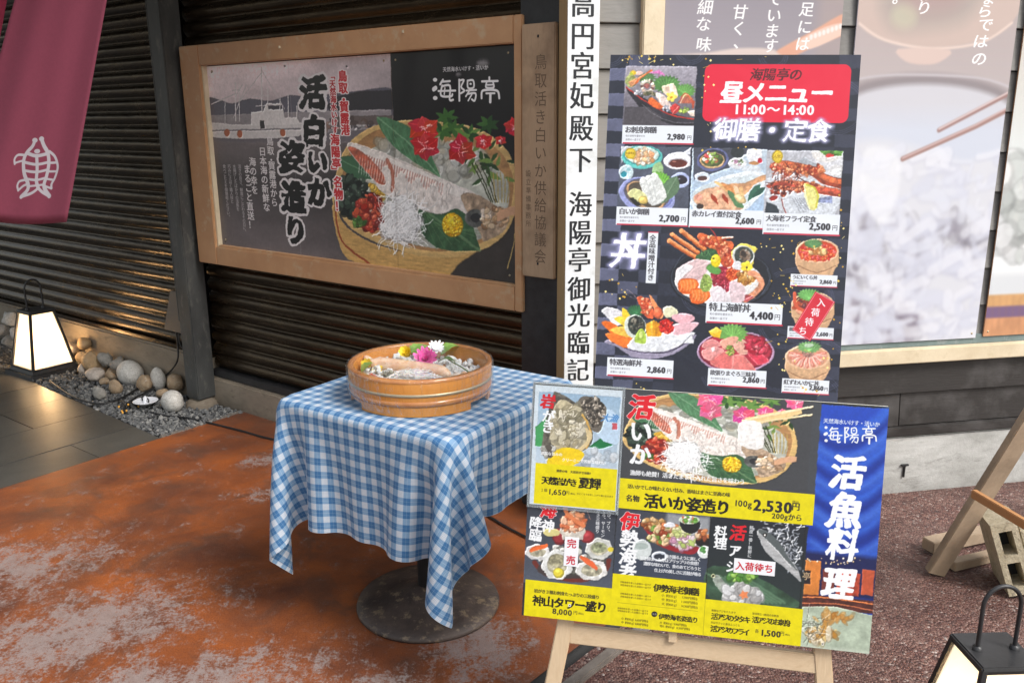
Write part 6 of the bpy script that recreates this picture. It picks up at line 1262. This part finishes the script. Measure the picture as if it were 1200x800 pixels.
# flowers
def petals(name, c, n_, L, w, tilt, mat, parent, up=V(0, 0, 1), rings=1, cup=.4, seed=0):
    g = random.Random(seed); up = up/np.linalg.norm(up); e_1 = np.cross(up, V(.3, 1, .2)); e_1 /= np.linalg.norm(e_1); e_2 = np.cross(up, e_1)
    for ring in range(rings):
        for k in range(n_):
            a = 2*math.pi*(k+.5*ring)/n_+g.uniform(-.1, .1); d = e_1*math.cos(a)+e_2*math.sin(a); s = np.cross(up, d); l = L*(1-.24*ring)*g.uniform(.9, 1.08); el = tilt+.35*ring
            vs, fs = [], []
            for i in range(6):
                t = i/5; hw = w/2*math.sin(math.pi*min(.97, .12+.8*t))**.7; h = l*(t*math.sin(el)+cup*t*t*.4); q = c+d*l*t*math.cos(el)+up*h
                vs += [q-s*hw+up*hw*.25, q-up*.0006*0, q+s*hw+up*hw*.25]
            for i in range(5): fs += [(3*i, 3*i+1, 3*i+4, 3*i+3), (3*i+1, 3*i+2, 3*i+5, 3*i+4)]
            mesh('petal', vs, fs, mat, parent, smooth=True)
def leafobj(name, c, d, w, mat, label, cat, up=V(0, 0, 1), lob=.12, grp=None, nz=9):
    d = V(*d); L = np.linalg.norm(d); s = np.cross(up, d/L); s /= np.linalg.norm(s); nn = np.cross(d/L, s); vs, fs = [], []
    for i in range(nz+1):
        t = i/nz; hw = w/2*math.sin(math.pi*t**.75)*(1+(lob if i % 2 else -lob))+.0006; q = V(*c)+d*t+nn*(.18*L*math.sin(t*3.1)); vs += [q-s*hw+nn*hw*.25, q, q+s*hw+nn*hw*.25]
    for i in range(nz): fs += [(3*i, 3*i+1, 3*i+4, 3*i+3), (3*i+1, 3*i+2, 3*i+5, 3*i+4)]
    o = mesh(name, vs, fs, mat, base=c, smooth=True); return setp(o, label, cat, grp)
ym, pm, wm = foodmat('yellow_petal', (.80, .58, .02), (.88, .68, .05), 40, .5), foodmat('magenta_petal', (.62, .05, .30), (.78, .16, .45), 50, .5, (.85, .5, .65)), foodmat('white_petal', (.78, .78, .80), (.85, .85, .85), 50, .5)
gm, gm2 = foodmat('shiso_green', (.14, .27, .045), (.24, .40, .09), 50, .5, (.3, .45, .15)), foodmat('dark_leaf', (.05, .12, .03), (.12, .22, .06), 40, .5)
cdir = V(0, -.75, .65)
c = tp(479, 417, .100); t = thing('yellow_flower', c, 'yellow flower at the back of the tub, left of the magenta one', 'flower'); petals('petal', c, 9, .032, .020, .9, ym, t, cdir+V(-.4, 0, .2), 2, .5, 1)
c = tp(499, 422, .092); t = thing('magenta_flower', c, 'magenta flower resting on the squid in the middle of the tub', 'flower'); petals('petal', c, 14, .043, .016, .5, pm, t, cdir, 3, .3, 2)
c = tp(511, 409, .108); t = thing('white_flower', c, 'small white flower spray behind the magenta flower', 'flower'); petals('petal', c, 12, .030, .011, .4, wm, t, cdir+V(.2, 0, .3), 2, .3, 3); 
c = tp(430, 428, .090); t = thing('small_yellow_flower', c, 'small yellow flower at the left rim inside the tub', 'flower'); petals('petal', c, 7, .023, .016, .6, ym, t, cdir, 1, .4, 4)
leafobj('shiso_leaf', tp(486, 417, .092), (.035, .055, .022), .062, gm, 'green shiso leaf behind the yellow flower', 'leaf')
leafobj('shiso_leaf', tp(517, 416, .094), (.06, .03, .022), .066, gm, 'large green shiso leaf near the back right rim', 'leaf'); leafobj('shiso_leaf', tp(514, 424, .088), (.055, -.022, .006), .030, gm2, 'narrow dark green leaf right of the magenta flower', 'leaf')
leafobj('shiso_leaf', tp(424, 436, .080), (.035, .03, .022), .034, gm, 'little green leaf under the small yellow flower', 'leaf')
setp(tube('leaf_stem', catmull([tp(522, 418, .098), tp(530, 424, .092), tp(541, 430, .088), tp(551, 437, .083)], 4), .0022, gm2, base=tp(540, 430, .088)), 'thin green stem lying over the ice at the right of the tub', 'stem')
# shredded radish
vs0, f0 = lump(tp(486, 446, .058), (.060, .032, .026), 77, amp=.08)
g = np.random.default_rng(2); vs, fs = list(vs0), [tuple(f) for f in f0]; RC = tp(486, 446, .070)
for k in range(460):
    t, r = g.random()*6.283, math.sqrt(g.random()); q = RC+V(.066*r*math.cos(t), .034*r*math.sin(t), .030*(1-r*r)); q[2] += g.normal()*.001; b = g.random()*6.283; l = g.uniform(.010, .026)
    P = catmull([q, q+V(l*math.cos(b), l*math.sin(b), g.normal()*.003), q+V(l*1.7*math.cos(b+.7), l*1.7*math.sin(b+.7), -.003)], 2); a_, b2 = tubev(P, .0011, 3, caps=False); kk = len(vs); vs += a_; fs += [tuple(i+kk for i in f) for f in b2]
setp(mesh('shredded_radish', vs, fs, foodmat('radish', (.88, .88, .87), (.93, .93, .92), 30, .35, None, .5)), 'white mound of shredded radish at the front of the tub', 'garnish', kind='stuff')
def clump(name, c, rx, ry, rz, n_, r0, r1, mat, label, seed):
    g = np.random.default_rng(seed); GV, GF = [], []
    for k in range(n_):
        t, r = g.random()*6.283, math.sqrt(g.random()); v = (iv*(1+g.normal(size=(12, 1))*.25)*g.uniform(r0, r1)*np.array([1.6, .8, .6])) @ np.linalg.qr(g.normal(size=(3, 3)))[0].T
        GV.append(v+c+V(rx*r*math.cos(t), ry*r*math.sin(t), rz*(1-r*r)*g.random())); GF.append(iface+12*k)
    return setp(mesh(name, np.concatenate(GV), np.concatenate(GF), mat), label, 'garnish', kind='stuff')
clump('seaweed', tp(456, 440, .072), .026, .018, .018, 90, .003, .006, foodmat('seaweed', (.10, .12, .08), (.30, .33, .27), 90, .3, (.5, .52, .48)), 'grey green seaweed beside the radish', 4)
clump('red_seaweed', tp(436, 443, .070), .014, .010, .014, 40, .003, .006, foodmat('red_weed', (.34, .05, .035), (.5, .12, .07), 80, .3), 'red seaweed at the left front of the tub', 5)
clump('lemon_pieces', tp(443, 433, .078), .010, .007, .010, 14, .006, .009, ym, 'yellow lemon pieces beside the squid fin', 6)
# cling film over the tub
mf, n_, l_, b_ = new_mat('cling_film', (1, 1, 1), .06); t = NT(mf); gl = n_.new('ShaderNodeBsdfGlossy'); gl.inputs['Roughness'].default_value = .08; tr = n_.new('ShaderNodeBsdfTransparent'); mx = n_.new('ShaderNodeMixShader')
fz = n_.new('ShaderNodeFresnel'); fz.inputs[0].default_value = 1.22; bp = n_.new('ShaderNodeBump'); bp.inputs['Strength'].default_value = .9; bp.inputs['Distance'].default_value = .012; l_.new(t.noise(t.coord('Geo', (1, 1, .5)), 38, 3, .5, 1.5), bp.inputs['Height'])
l_.new(bp.outputs[0], gl.inputs['Normal']); l_.new(bp.outputs[0], fz.inputs['Normal']); l_.new(t.math('MINIMUM', t.math('MULTIPLY', fz.outputs[0], .8), .35), mx.inputs[0]); l_.new(tr.outputs[0], mx.inputs[1]); l_.new(gl.outputs[0], mx.inputs[2]); l_.new(mx.outputs[0], n_['Material Output'].inputs[0])
vs, fs = lathe([(0, UH-.004), (.08, UH-.004), (.15, UH-.001), (UR-.004, UH+.0045), (UR+.004, UH+.001), (UR+.005, UH-.02), (UR+.004, .06), (UR+.004, .03), (UR-.002, .008)], UC, 96); g = np.random.default_rng(6)
vs = np.array(vs); r_ = np.hypot(vs[:, 0]-UC[0], vs[:, 1]-UC[1]); an = np.arctan2(vs[:, 1]-UC[1], vs[:, 0]-UC[0]); w_ = np.where(r_ > UR, .0012*np.sin(an*31)+.001*np.sin(an*53+1), 0); vs[:, 0] += w_*np.cos(an); vs[:, 1] += w_*np.sin(an); vs[:, 2] += np.where(r_ < UR-.01, .0015*np.sin(an*9+r_*40), 0)
setp(mesh('cling_film', vs, fs, mf, smooth=True), 'clear cling film stretched over the wooden tub', 'film')

# ------------------------------------------------------------------ boards and their easel
def boardframe(tl, X, U): X, U = V(*X), V(*U); X /= np.linalg.norm(X); U -= X*(X @ U); U /= np.linalg.norm(U); return V(*tl), X, U, np.cross(X, U)
def board(name, fr_, w, h, th, mat, label, cat, part):
    tl, X, U, N = fr_; t = thing(name, tl+X*w/2-U*h, label, cat); bl = tl-U*h
    f_ = [bl, bl+X*w, tl+X*w, tl]; b_ = [p-N*.0015 for p in f_]
    mesh(part, f_+b_, [(0, 1, 2, 3), (7, 6, 5, 4), (0, 4, 5, 1), (1, 5, 6, 2), (2, 6, 7, 3), (3, 7, 4, 0)], mat, t, uv=[(0, 0), (1, 0), (1, 1), (0, 1)]+[(.5, .01)]*20)
    box('foam_core', bl-N*th, X*w, U*h, N*(th-.0018), M['paper'], t, .001); return t
UF = boardframe((.2354, 2.1183, 1.7469), (.9855, -.1685, -.0170), (.0482, .1825, .9820)); LF = boardframe((.052, 1.987, .986), (.9852, -.1699, -.0243), (.0555, .1812, .9819))
mb = board('menu_board', UF, .5595, .787, .010, M['p_menu'], 'tall dark lunch menu board with a red title plate, upper board on the easel', 'menu board', 'printed_face')
lb = board('set_menu_board', LF, .815, .577, .010, M['p_lower'], 'wide low menu board with yellow price panels and a blue strip, bottom of the easel', 'menu board', 'printed_face')
def onboard(fr_, px, py, off=0.): tl, X, U, N = fr_; return onplane(px, py, tl+N*off, N)
def sticker(fr_, cx, cy, w, h, chars, em, vert, parent, rot=0.):
    tl, X, U, N = fr_; c = onboard(fr_, cx, cy); cr, sr = math.cos(rot), math.sin(rot); X2, U2 = X*cr+U*sr, -X*sr+U*cr
    o = box('sticker', c-X2*w/2-U2*h/2+N*.0002, X2*w, U2*h, N*.0008, M['plastic'], parent, 0)
    it = []
    for i, ch in enumerate(chars):
        k = i-(len(chars)-1)/2; q = c+N*.0012+(-U2*k*em*1.75 if vert else X2*k*em*1.02); it.append((ch, q, X2, U2, em, .0005))
    glyph_obj(it, M['redink'], 'sticker_lettering', parent, .0002)
M['redink'] = new_mat('red_print', (.52, .02, .04), .5)[0]
sticker(LF, 669.5, 646, .0345, .072, '完売', .0235, True, lb); sticker(LF, 884, 664, .094, .034, '入荷待ち', .0215, False, lb, rad(0))
# oyster sheet in a clear sleeve hooked on the left corner of the lower board
tl, X, U, N = LF; c0 = onboard(LF, 627.5, 450.5, .006); c1 = onboard(LF, 730, 457, .006); c3 = onboard(LF, 621, 590, .006)
w_, h_ = (c1-c0) @ X, (c0-c3) @ U; osx = thing('oyster_sheet', c0+X*w_/2-U*h_, 'oyster price sheet in a clear sleeve on the top left corner of the lower board', 'price sheet')
bl = c0-U*h_; f_ = [bl, bl+X*w_, bl+X*w_+U*h_, bl+U*h_]
mesh('print', f_+[p-N*.0006 for p in f_], [(0, 1, 2, 3), (7, 6, 5, 4), (0, 4, 5, 1), (1, 5, 6, 2), (2, 6, 7, 3), (3, 7, 4, 0)], M['p_oyster'], osx, uv=[(0, 0), (1, 0), (1, 1), (0, 1)]+[(.5, .01)]*20)
ms, n_, l_, b_ = new_mat('clear_sleeve_plastic', (.8, .85, .88), .1); b_.inputs['Transmission Weight'].default_value = .85; b_.inputs['IOR'].default_value = 1.1
box('sleeve_back', bl-X*.006-U*.008-N*.0028, X*(w_+.012), U*(h_+.016), N*.002, ms, osx, .0006)
for o_, a_, b_2 in ((bl-X*.006-U*.008, X*.005, U*(h_+.016)), (bl+X*(w_+.001)-U*.008, X*.005, U*(h_+.016)), (bl-X*.001+U*(h_+.002), X*(w_+.002), U*.006)): box('sleeve_edge', o_-N*.0006, a_, b_2, N*.002, ms, osx, .0004)
# easel
EP, EN = tl-N*.030, N
def ep(px, py, off=0.): return onplane(px, py, EP+EN*off, EN)
es = thing('easel', (ep(657, 760)+ep(965, 780))/2*V(1, 1, 0), 'pale pine easel holding both menu boards', 'easel')
def legline(p, q, z0, z1):
    d = q-p; return p+d*((z0-p[2])/d[2]), p+d*((z1-p[2])/d[2])
l0, l1 = legline(ep(663, 727), ep(648, 800), 0.01, 1.45); r0, r1 = legline(ep(963, 762), ep(965.5, 800), 0.01, 1.45)
r1 = r0+(r1-r0)*1.0
beamobj('leg', l0, l1, .040, .024, X, M['pinev'], es); beamobj('leg', r0, r1, .040, .024, X, M['pinev'], es)
q0, q1 = ep(668, 741, -.001), ep(957, 776, -.001)
beamobj('ledge', q0, q1, .046, .022, U, M['pine'], es); pq = ep(788, 744, .012); beamobj('peg', pq-U*.016, pq+U*.016, .022, .016, X, M['pine'], es)
t0, t1 = l1*.97+r1*.03, l1*.03+r1*.97; beamobj('top_rail', l1-ZZ*.1-N*.02, r1-ZZ*.1-N*.02, .036, .018, ZZ, M['pine'], es)
m_ = (l1+r1)/2-ZZ*.1-N*.045; beamobj('rear_leg', m_, V(m_[0]+.12, m_[1]+.62, .01), .038, .022, X, M['pinev'], es)
for x_ in (.12, .45): 
    q = UF[0]-UF[2]*.787-UF[3]*.010+UF[1]*x_; beamobj('support_peg', q-UF[3]*.05-UF[2]*.010, q+UF[3]*.020-UF[2]*.010, .012, .012, UF[1], M['pine'], es)

# second easel at the right edge, weighted with a concrete block
def raty(px, py, y): d = ray(px, py); return EYE+d*(y/d[1])
p0 = fl(1094, 672, .0); p1 = raty(1200, 503, 2.72); d_ = p1-p0
e2 = thing('timber_easel', p0, 'weathered timber easel cut off by the right edge, weighted by a concrete block', 'easel')
beamobj('leg', p0+d_*.01, p0+d_*1.9, .066, .032, V(.8, .1, -.5), M['pined'], e2)
b0_, b1_ = raty(1141, 578, 2.70), raty(1205, 616, 2.42); beamobj('brace', b0_, b0_+(b1_-b0_)*1.5, .030, .020, ZZ, M['orangewood'], e2)
a_, b_3 = fl(1086, 647, 0), fl(1180, 627, 0); beamobj('foot_beam', a_+ZZ*.03, b_3+ZZ*.03, .045, .058, ZZ, M['pined'], e2)
a_, b_3 = fl(1114, 667, 0), fl(1185, 650, 0); beamobj('foot_beam', a_+ZZ*.018, b_3+ZZ*.018, .034, .04, ZZ, M['pined'], e2)
# concrete block, leaning
cbm = speck_mat('sandy_concrete_block', (.36, .31, .21), (.50, .44, .32), 30, .9, .9, (.25, .21, .15), 130)
pb_ = fl(1183, 699, 0.004); top = raty(1160, 616, pb_[1]+.045); hvec = top-pb_; hv = hvec/np.linalg.norm(hvec); BH = np.linalg.norm(hvec)
wv = V(.97, -.24, .12); wv -= hv*(wv @ hv); wv /= np.linalg.norm(wv); dv = np.cross(wv, hv); dv = dv if dv[1] > 0 else -dv
blk = thing('concrete_block', pb_, 'sandy hollow concrete block leaning on the timber easel at the right edge', 'block')
BW, BD = .082, .19
bm = bmesh.new()
def hb(x0, x1, y0, y1):   # column of the front grid, x across, y up, full depth
    return boxv(pb_+wv*x0+hv*y0, wv*(x1-x0), hv*(y1-y0), dv*BD)
ft = .020; ys = [0, .030, BH/2-.014, BH/2+.014, BH-.030, BH]
parts_ = [hb(0, ft, 0, BH), hb(BW-ft, BW, 0, BH)]+[hb(ft, BW-ft, ys[i], ys[i+1]) for i in (0, 2, 4)]
vs, fs = join_boxes(parts_); ob = mesh('block_body', vs, fs, cbm, blk)
bm = bmesh.new(); bm.from_mesh(ob.data); bmesh.ops.remove_doubles(bm, verts=bm.verts, dist=.0005); bmesh.ops.recalc_face_normals(bm, faces=bm.faces); bm.to_mesh(ob.data); bm.free()
mesh('hole_shade_panel', hb(ft, BW-ft, ys[1], ys[4])[:0] or boxv(pb_+wv*ft+hv*ys[1]+dv*.1, wv*(BW-2*ft), hv*(ys[4]-ys[1]), dv*.05), BOXF, M['ink'], blk)  # black panel inside the holes stands in for their inner shade
mesh('side_rib', boxv(pb_+wv*BW+hv*.0+dv*.005, wv*.02, hv*BH*.98, dv*(BD-.02)), BOXF, cbm, blk, bevel=.006)

# ------------------------------------------------------------------ lanterns
def lantern(c, ang, k, label, glow, watt):
    t = thing('lantern', c, label, 'lantern', 'black lanterns lit on the ground'); ca, sa = math.cos(ang), math.sin(ang); X, Y = V(ca, sa, 0), V(-sa, ca, 0)
    def sq(h, z): return [c+(X*sx+Y*sy)*h*k+ZZ*z*k for sx, sy in ((-1, -1), (1, -1), (1, 1), (-1, 1))]
    def frus(name, h0, z0, h1, z1, mat, bevel=.002): return mesh(name, sq(h0, z0)+sq(h1, z1), BOXF, mat, t, bevel=bevel)
    frus('base', .175, 0, .170, .030, M['black']); frus('sill', .150, .030, .142, .052, M['black'])
    hb_, ht, zb, zt_ = .136, .075, .052, .415
    for i in range(4):
        a, b = sq(hb_, zb)[i], sq(ht, zt_)[i]; beamobj('corner_bar', a, b, .016*k, .016*k, X, M['black'], t, .001)
    B0, B1 = sq(hb_-.003, zb), sq(ht-.003, zt_)
    for i in range(4):
        j = (i+1) % 4; a, b, c2, d = B0[i], B0[j], B1[j], B1[i]; n_ = np.cross(b-a, d-a); n_ /= np.linalg.norm(n_)
        mesh('paper_panel', [a, b, c2, d]+[q-n_*.003 for q in (a, b, c2, d)], [(0, 1, 2, 3), (7, 6, 5, 4), (0, 4, 5, 1), (1, 5, 6, 2), (2, 6, 7, 3), (3, 7, 4, 0)], glow, t)
        for (h_, z_) in ((hb_, zb+.004), (ht, zt_-.004)):
            q = sq(h_, z_); beamobj('rail', q[i], q[j], .012*k, .012*k, ZZ, M['black'], t, .001)
    frus('cap', .086, .415, .082, .428, M['black'], .003)
    P = [c+X*.052*k*math.copysign(1, 1)*s+ZZ*z*k for s, z in ((-1, .42), (-1, .50), (-1, .56))]+[c+X*.052*k*math.cos(q)+ZZ*(.56+.060*math.sin(q))*k for q in np.linspace(math.pi*.9, math.pi*.1, 9)]+[c+X*.052*k*s+ZZ*z*k for s, z in ((1, .56), (1, .50), (1, .42))]
    tube('handle', catmull(P, 3), .0058*k, M['black'], t, 10)
    for s in (-1, 1):
        vs, fs = lathe([(0, .012), (.012*k, .010), (.013*k, 0)], c+X*.052*k*s+ZZ*.427*k, 14); mesh('handle_washer', vs, fs, M['black'], t, smooth=True)
    bl_ = bpy.data.lights.new('lantern_bulb', 'POINT'); bl_.energy = watt; bl_.color = (1, .60, .27); bl_.shadow_soft_size = .035; bo = bpy.data.objects.new('bulb', bl_); scene.collection.objects.link(bo); bo.parent = t; bo.location = (0, 0, .19*k)
    return t
lantern(V(-3.117, 5.499, -.004), rad(55), 1.0, 'warm lit black lantern beside the stones at the foot of the left wall', M['glow'], 22.)
lantern(V(1.150, 1.800, 0), rad(2), .87, 'pale lit black lantern at the bottom right corner in front', M['glow2'], 3.)

# ------------------------------------------------------------------ stones along the wall
ST = [(153, 437, 17, 14, 'st_w', 'largest white speckled oval stone in front of the plinth', 0), (202, 470, 15.5, 13.5, 'st_w', 'round white stone beside the post footing and the white saucer light', 0), (185.5, 445, 10, 13, 'st_w', 'upright speckled stone just left of the hanging cable', 0),
      (206, 448, 11, 10, 'st_b', 'brown stone wedged behind the grey post', 0), (169, 449, 11, 11, 'st_b', 'tan wedge shaped stone right of the largest white stone', 4), (135, 453, 11, 9, 'st_b', 'brown cobble below the largest white stone', 2), (116, 461, 10.5, 10, 'st_g', 'greenish grey block stone nearest the tiles', 4),
      (112, 439, 14, 9.5, 'st_p', 'flat pale grey stone in the middle of the row', 1), (108, 421, 12, 11, 'st_o', 'tan boulder against the plinth', 2), (124, 421, 11, 12, 'st_g', 'rough grey angular rock against the plinth', 6), (140, 426, 12, 8, 'st_g', 'flat grey brown stone left of the largest white stone', 3), (97, 418, 9, 8, 'st_o', 'orange tan pebble next to the lantern stones', 1),
      (98, 403, 10, 7, 'st_o', 'flat ochre slab leaning on the plinth', 1), (82, 408, 13, 11, 'st_p', 'pinkish white stone just right of the lantern', 3), (96, 433, 6, 8, 'st_p', 'small upright pale stone left of the flat pale grey one', 1), (131, 440, 9, 6, 'st_b', 'dark brown sliver between two cobbles', 2), (107, 428, 6, 6, 'st_g', 'small grey stone in front of the tan boulder', 2),
      (12, 374, 12, 11, 'st_w', 'white angular rock at the far left end, topmost', 5), (3, 388, 11, 10, 'st_p', 'pale rock cut off by the left edge of the view', 4), (19, 391, 10, 9, 'st_w', 'white rock just left of the lantern top', 4), (124, 447, 8, 5, 'st_b', 'small brown stone between cobble and block stone', 1), (191, 461, 9, 6, 'st_b', 'low brown stone behind the round white one', 1)]
for i, (x, y, rx, ry, mt, lab, fc) in enumerate(ST):
    p = fl(x, y, .05); off = (p-CORNER) @ nA
    if off < .09: p = p+nA*(.09-off)
    D = (p-EYE) @ FW; R1, R2 = rx*D/FPX, ry*D/FPX
    fb_ = fl(x, y+ry, .0); zc = R2*.80
    d = ray(x, y); q = EYE+d*((zc+(.05 if i in (8, 9, 11, 12, 13, 17, 19) else .0))-CAM_H)/d[2]; o_ = (q-CORNER) @ nA
    if o_ < R1*.6+.01:
        q = onplane(x, y, CORNER+nA*(R1*.6+.01), nA)
    zl = max(q[2], R2*.6)
    vs, f2 = lump(q, (R1*1.02, R1*.80, R2*1.05), 40+i, rot=rad(-37), amp=.10+.05*fc, facet=fc*3+(1 if ry < 13 else 0))
    o = mesh('stone', vs, f2, M[mt], base=(q[0], q[1], max(0, q[2]-R2)), smooth=True); setp(o, lab, 'stone', 'stones set along the foot of the shutter wall')
# more stones carrying the upper ones so none floats
UN = [(82, 418, 12, 8), (100, 412, 10, 7), (112, 430, 11, 8), (126, 432, 11, 8), (10, 393, 13, 9), (140, 437, 9, 7), (30, 398, 12, 8)]
for i, (x, y, rx, ry) in enumerate(UN):
    q = fl(x, y, .02); off = (q-CORNER) @ nA
    if off < .08: q = q+nA*(.08-off)
    D = (q-EYE) @ FW; vs, f2 = lump(q, (rx*D/FPX, rx*D/FPX*.8, .055), 90+i, rot=rad(-37), amp=.15, facet=3)
    o = mesh('stone', vs, f2, M[('st_g', 'st_b')[i % 2]], base=(q[0], q[1], 0), smooth=True); setp(o, ['grey stone under the pinkish one by the lantern', 'brown stone under the ochre slab', 'grey stone under the tan boulder', 'brown stone under the rough grey rock', 'grey stone under the white angular rock at far left', 'brown stone beneath the flat grey brown one', 'grey stone half hidden behind the lantern'][i], 'stone', 'stones set along the foot of the shutter wall')

# ------------------------------------------------------------------ small things by the wall
def floorline(pts, z=.010): return [fl(x, y, z) for x, y in pts]
ca = floorline([(58, 446), (66, 452), (82, 463), (100, 470), (118, 473), (140, 467), (158, 457), (170, 449), (180, 441)], .02); setp(tube('cable', catmull(ca, 5), .0055, M['cable'], base=ca[0]), 'black cable looping from the lantern over the gravel', 'cable')
cb = floorline([(0, 424), (10, 426), (22, 428)], .012); setp(tube('cable', catmull(cb, 5), .0055, M['cable'], base=cb[0]), 'black cable entering at the left edge behind the lantern', 'cable')
bx0, bx1 = -2.90, -2.72; bz0, bz1 = pa(198, 386, .07)[1], pa(196, 343, .07)[1]
obx = thing('outlet_box', A(-2.8, 0, bz0), 'dark brown hooded outlet box on the shutter wall left of the post', 'outlet box')
mesh('hood', [A(bx0, -.035, bz0), A(bx1, -.035, bz0), A(bx1, .085, bz0), A(bx0, .085, bz0), A(bx0, -.035, bz1), A(bx1, -.035, bz1), A(bx1, .02, bz1), A(bx0, .02, bz1)], BOXF, speck_mat('brown_enamel', (.10, .06, .035), (.14, .09, .05), 8, .4, .1), obx, bevel=.004)
cc = [A(-2.83, .05, bz0-.0), A(-2.82, .055, bz0-.10), A(-2.83, .07, bz0-.20)]+floorline([(189, 445), (176, 457), (160, 465), (150, 472)], .03); setp(tube('cable', catmull(cc, 6), .0055, M['cable'], base=cc[-1]), 'black cable hanging from the outlet box down to the gravel', 'cable')
cc2 = [A(-2.80, .05, bz0), A(-2.79, .06, bz0-.06), A(-2.76, .06, bz0-.10), A(-2.70, .05, bz0-.11)]; setp(tube('cable', catmull(cc2, 5), .005, M['cable'], base=cc2[-1]), 'short black cable from the outlet box running behind the post', 'cable')
cd_ = floorline([(176, 485), (195, 487), (217, 489), (236, 493), (257, 498), (285, 505), (318, 514), (380, 525), (460, 548), (540, 585), (569, 602), (592, 616), (615, 628), (660, 650)], .008); cd_[0][2] = .02; setp(tube('cable', catmull(cd_, 6), .0048, M['cable'], base=cd_[4]), 'long thin black cable crossing the orange floor behind the table', 'cable')
sc_ = fl(171, 474, .02); sau = thing('ground_light', sc_, 'small white saucer shaped ground light lying on the gravel', 'light')
vs, fs = lathe([(0, 0), (.03, .0), (.066, .022), (.070, .026), (.064, .027), (.05, .018), (.0, .016)], sc_, 32); mesh('dish', vs, fs, M['plastic'], sau, smooth=True)
vs, fs = lathe([(.014, .016), (.010, .04), (.004, .052), (0, .053)], sc_, 16); mesh('cone', vs, fs, M['plastic'], sau, smooth=True)
for s in (-1, 1): tube('clip', [sc_+dA*.03*s+ZZ*.02, sc_+dA*.036*s+ZZ*.034, sc_+dA*.024*s+ZZ*.044], .004, M['black'], sau, 6)
g = random.Random(8); pts = []
for k in range(15): p = fl(150+g.uniform(-12, 14), 477+g.uniform(-8, 8), .012); p[2] += g.uniform(0, .03); pts.append(p)
fy = thing('fairy_lights', pts[0]*V(1, 1, 0), 'tangled dark wire with tiny amber beads on the gravel', 'string light'); tube('wire', catmull(pts, 5), .0022, M['cable'], fy, 5)
amb = new_mat('amber_bead', (.7, .35, .05), .3)[0]
for p in pts[::2]: vs, f2 = lump(p, (.006, .006, .008), 1, sub=1); mesh('bead', vs, f2, amb, fy, smooth=True)

# ------------------------------------------------------------------ crimson shop curtain
def curtain(quad, y, mat, label, amp, nx=28, nz=50, ph=0.):
    Hi = np.linalg.inv(homog(quad, [(0, 0), (1, 0), (1, 1), (0, 1)])); vs, fs, uv, U = [], [], [], []
    for j in range(nz+1):
        for i in range(nx+1):
            u, v = i/nx, j/nz; q = Hi @ V(u, v+.012*math.sin(u*3.1)*v, 1); q = q[:2]/q[2]
            yy = y+amp*(math.sin(u*9+v*2+ph)*.5+.3*math.sin(u*17+ph))*(0.3+.7*v)+.10*v
            vs.append(raty(q[0], q[1], yy)); U.append((u, 1-v))
    for j in range(nz):
        for i in range(nx): a = j*(nx+1)+i; f = (a, a+nx+1, a+nx+2, a+1); fs.append(f); uv += [U[k] for k in f]
    return mesh('shop_curtain', vs, fs, mat, None, uv=uv, smooth=True, base=vs[nx//2])
mc = print_mat('crimson_cloth_print', IM['emb'], .85, 0, 0, .5); t = NT(mc); t.bump(t.noise(t.coord('Geo'), 700, 2, .5), .2, .001)
m2 = speck_mat('crimson_cloth', (.28, .022, .060), (.33, .030, .072), 6, .85, .1, None, 500)
o = curtain(NOREN, 3.25, mc, '', .02); setp(o, 'crimson shop curtain panel with a white fish emblem, top left', 'curtain')
md = o.modifiers.new('thick', 'SOLIDIFY'); md.thickness = .0015
o = curtain([(-80, -160), (38, -160), (-14, 120), (-160, 120)], 3.42, m2, '', .02, ph=2); setp(o, 'plain crimson curtain panel behind the one with the emblem, cut by the left edge', 'curtain')
p_, q_ = raty(-90, -162, 3.30), raty(170, -162, 3.26); rd = tube('curtain_rod', [p_, q_], .012, M['black'], base=p_); setp(rd, 'black rod carrying the crimson curtain', 'rod')
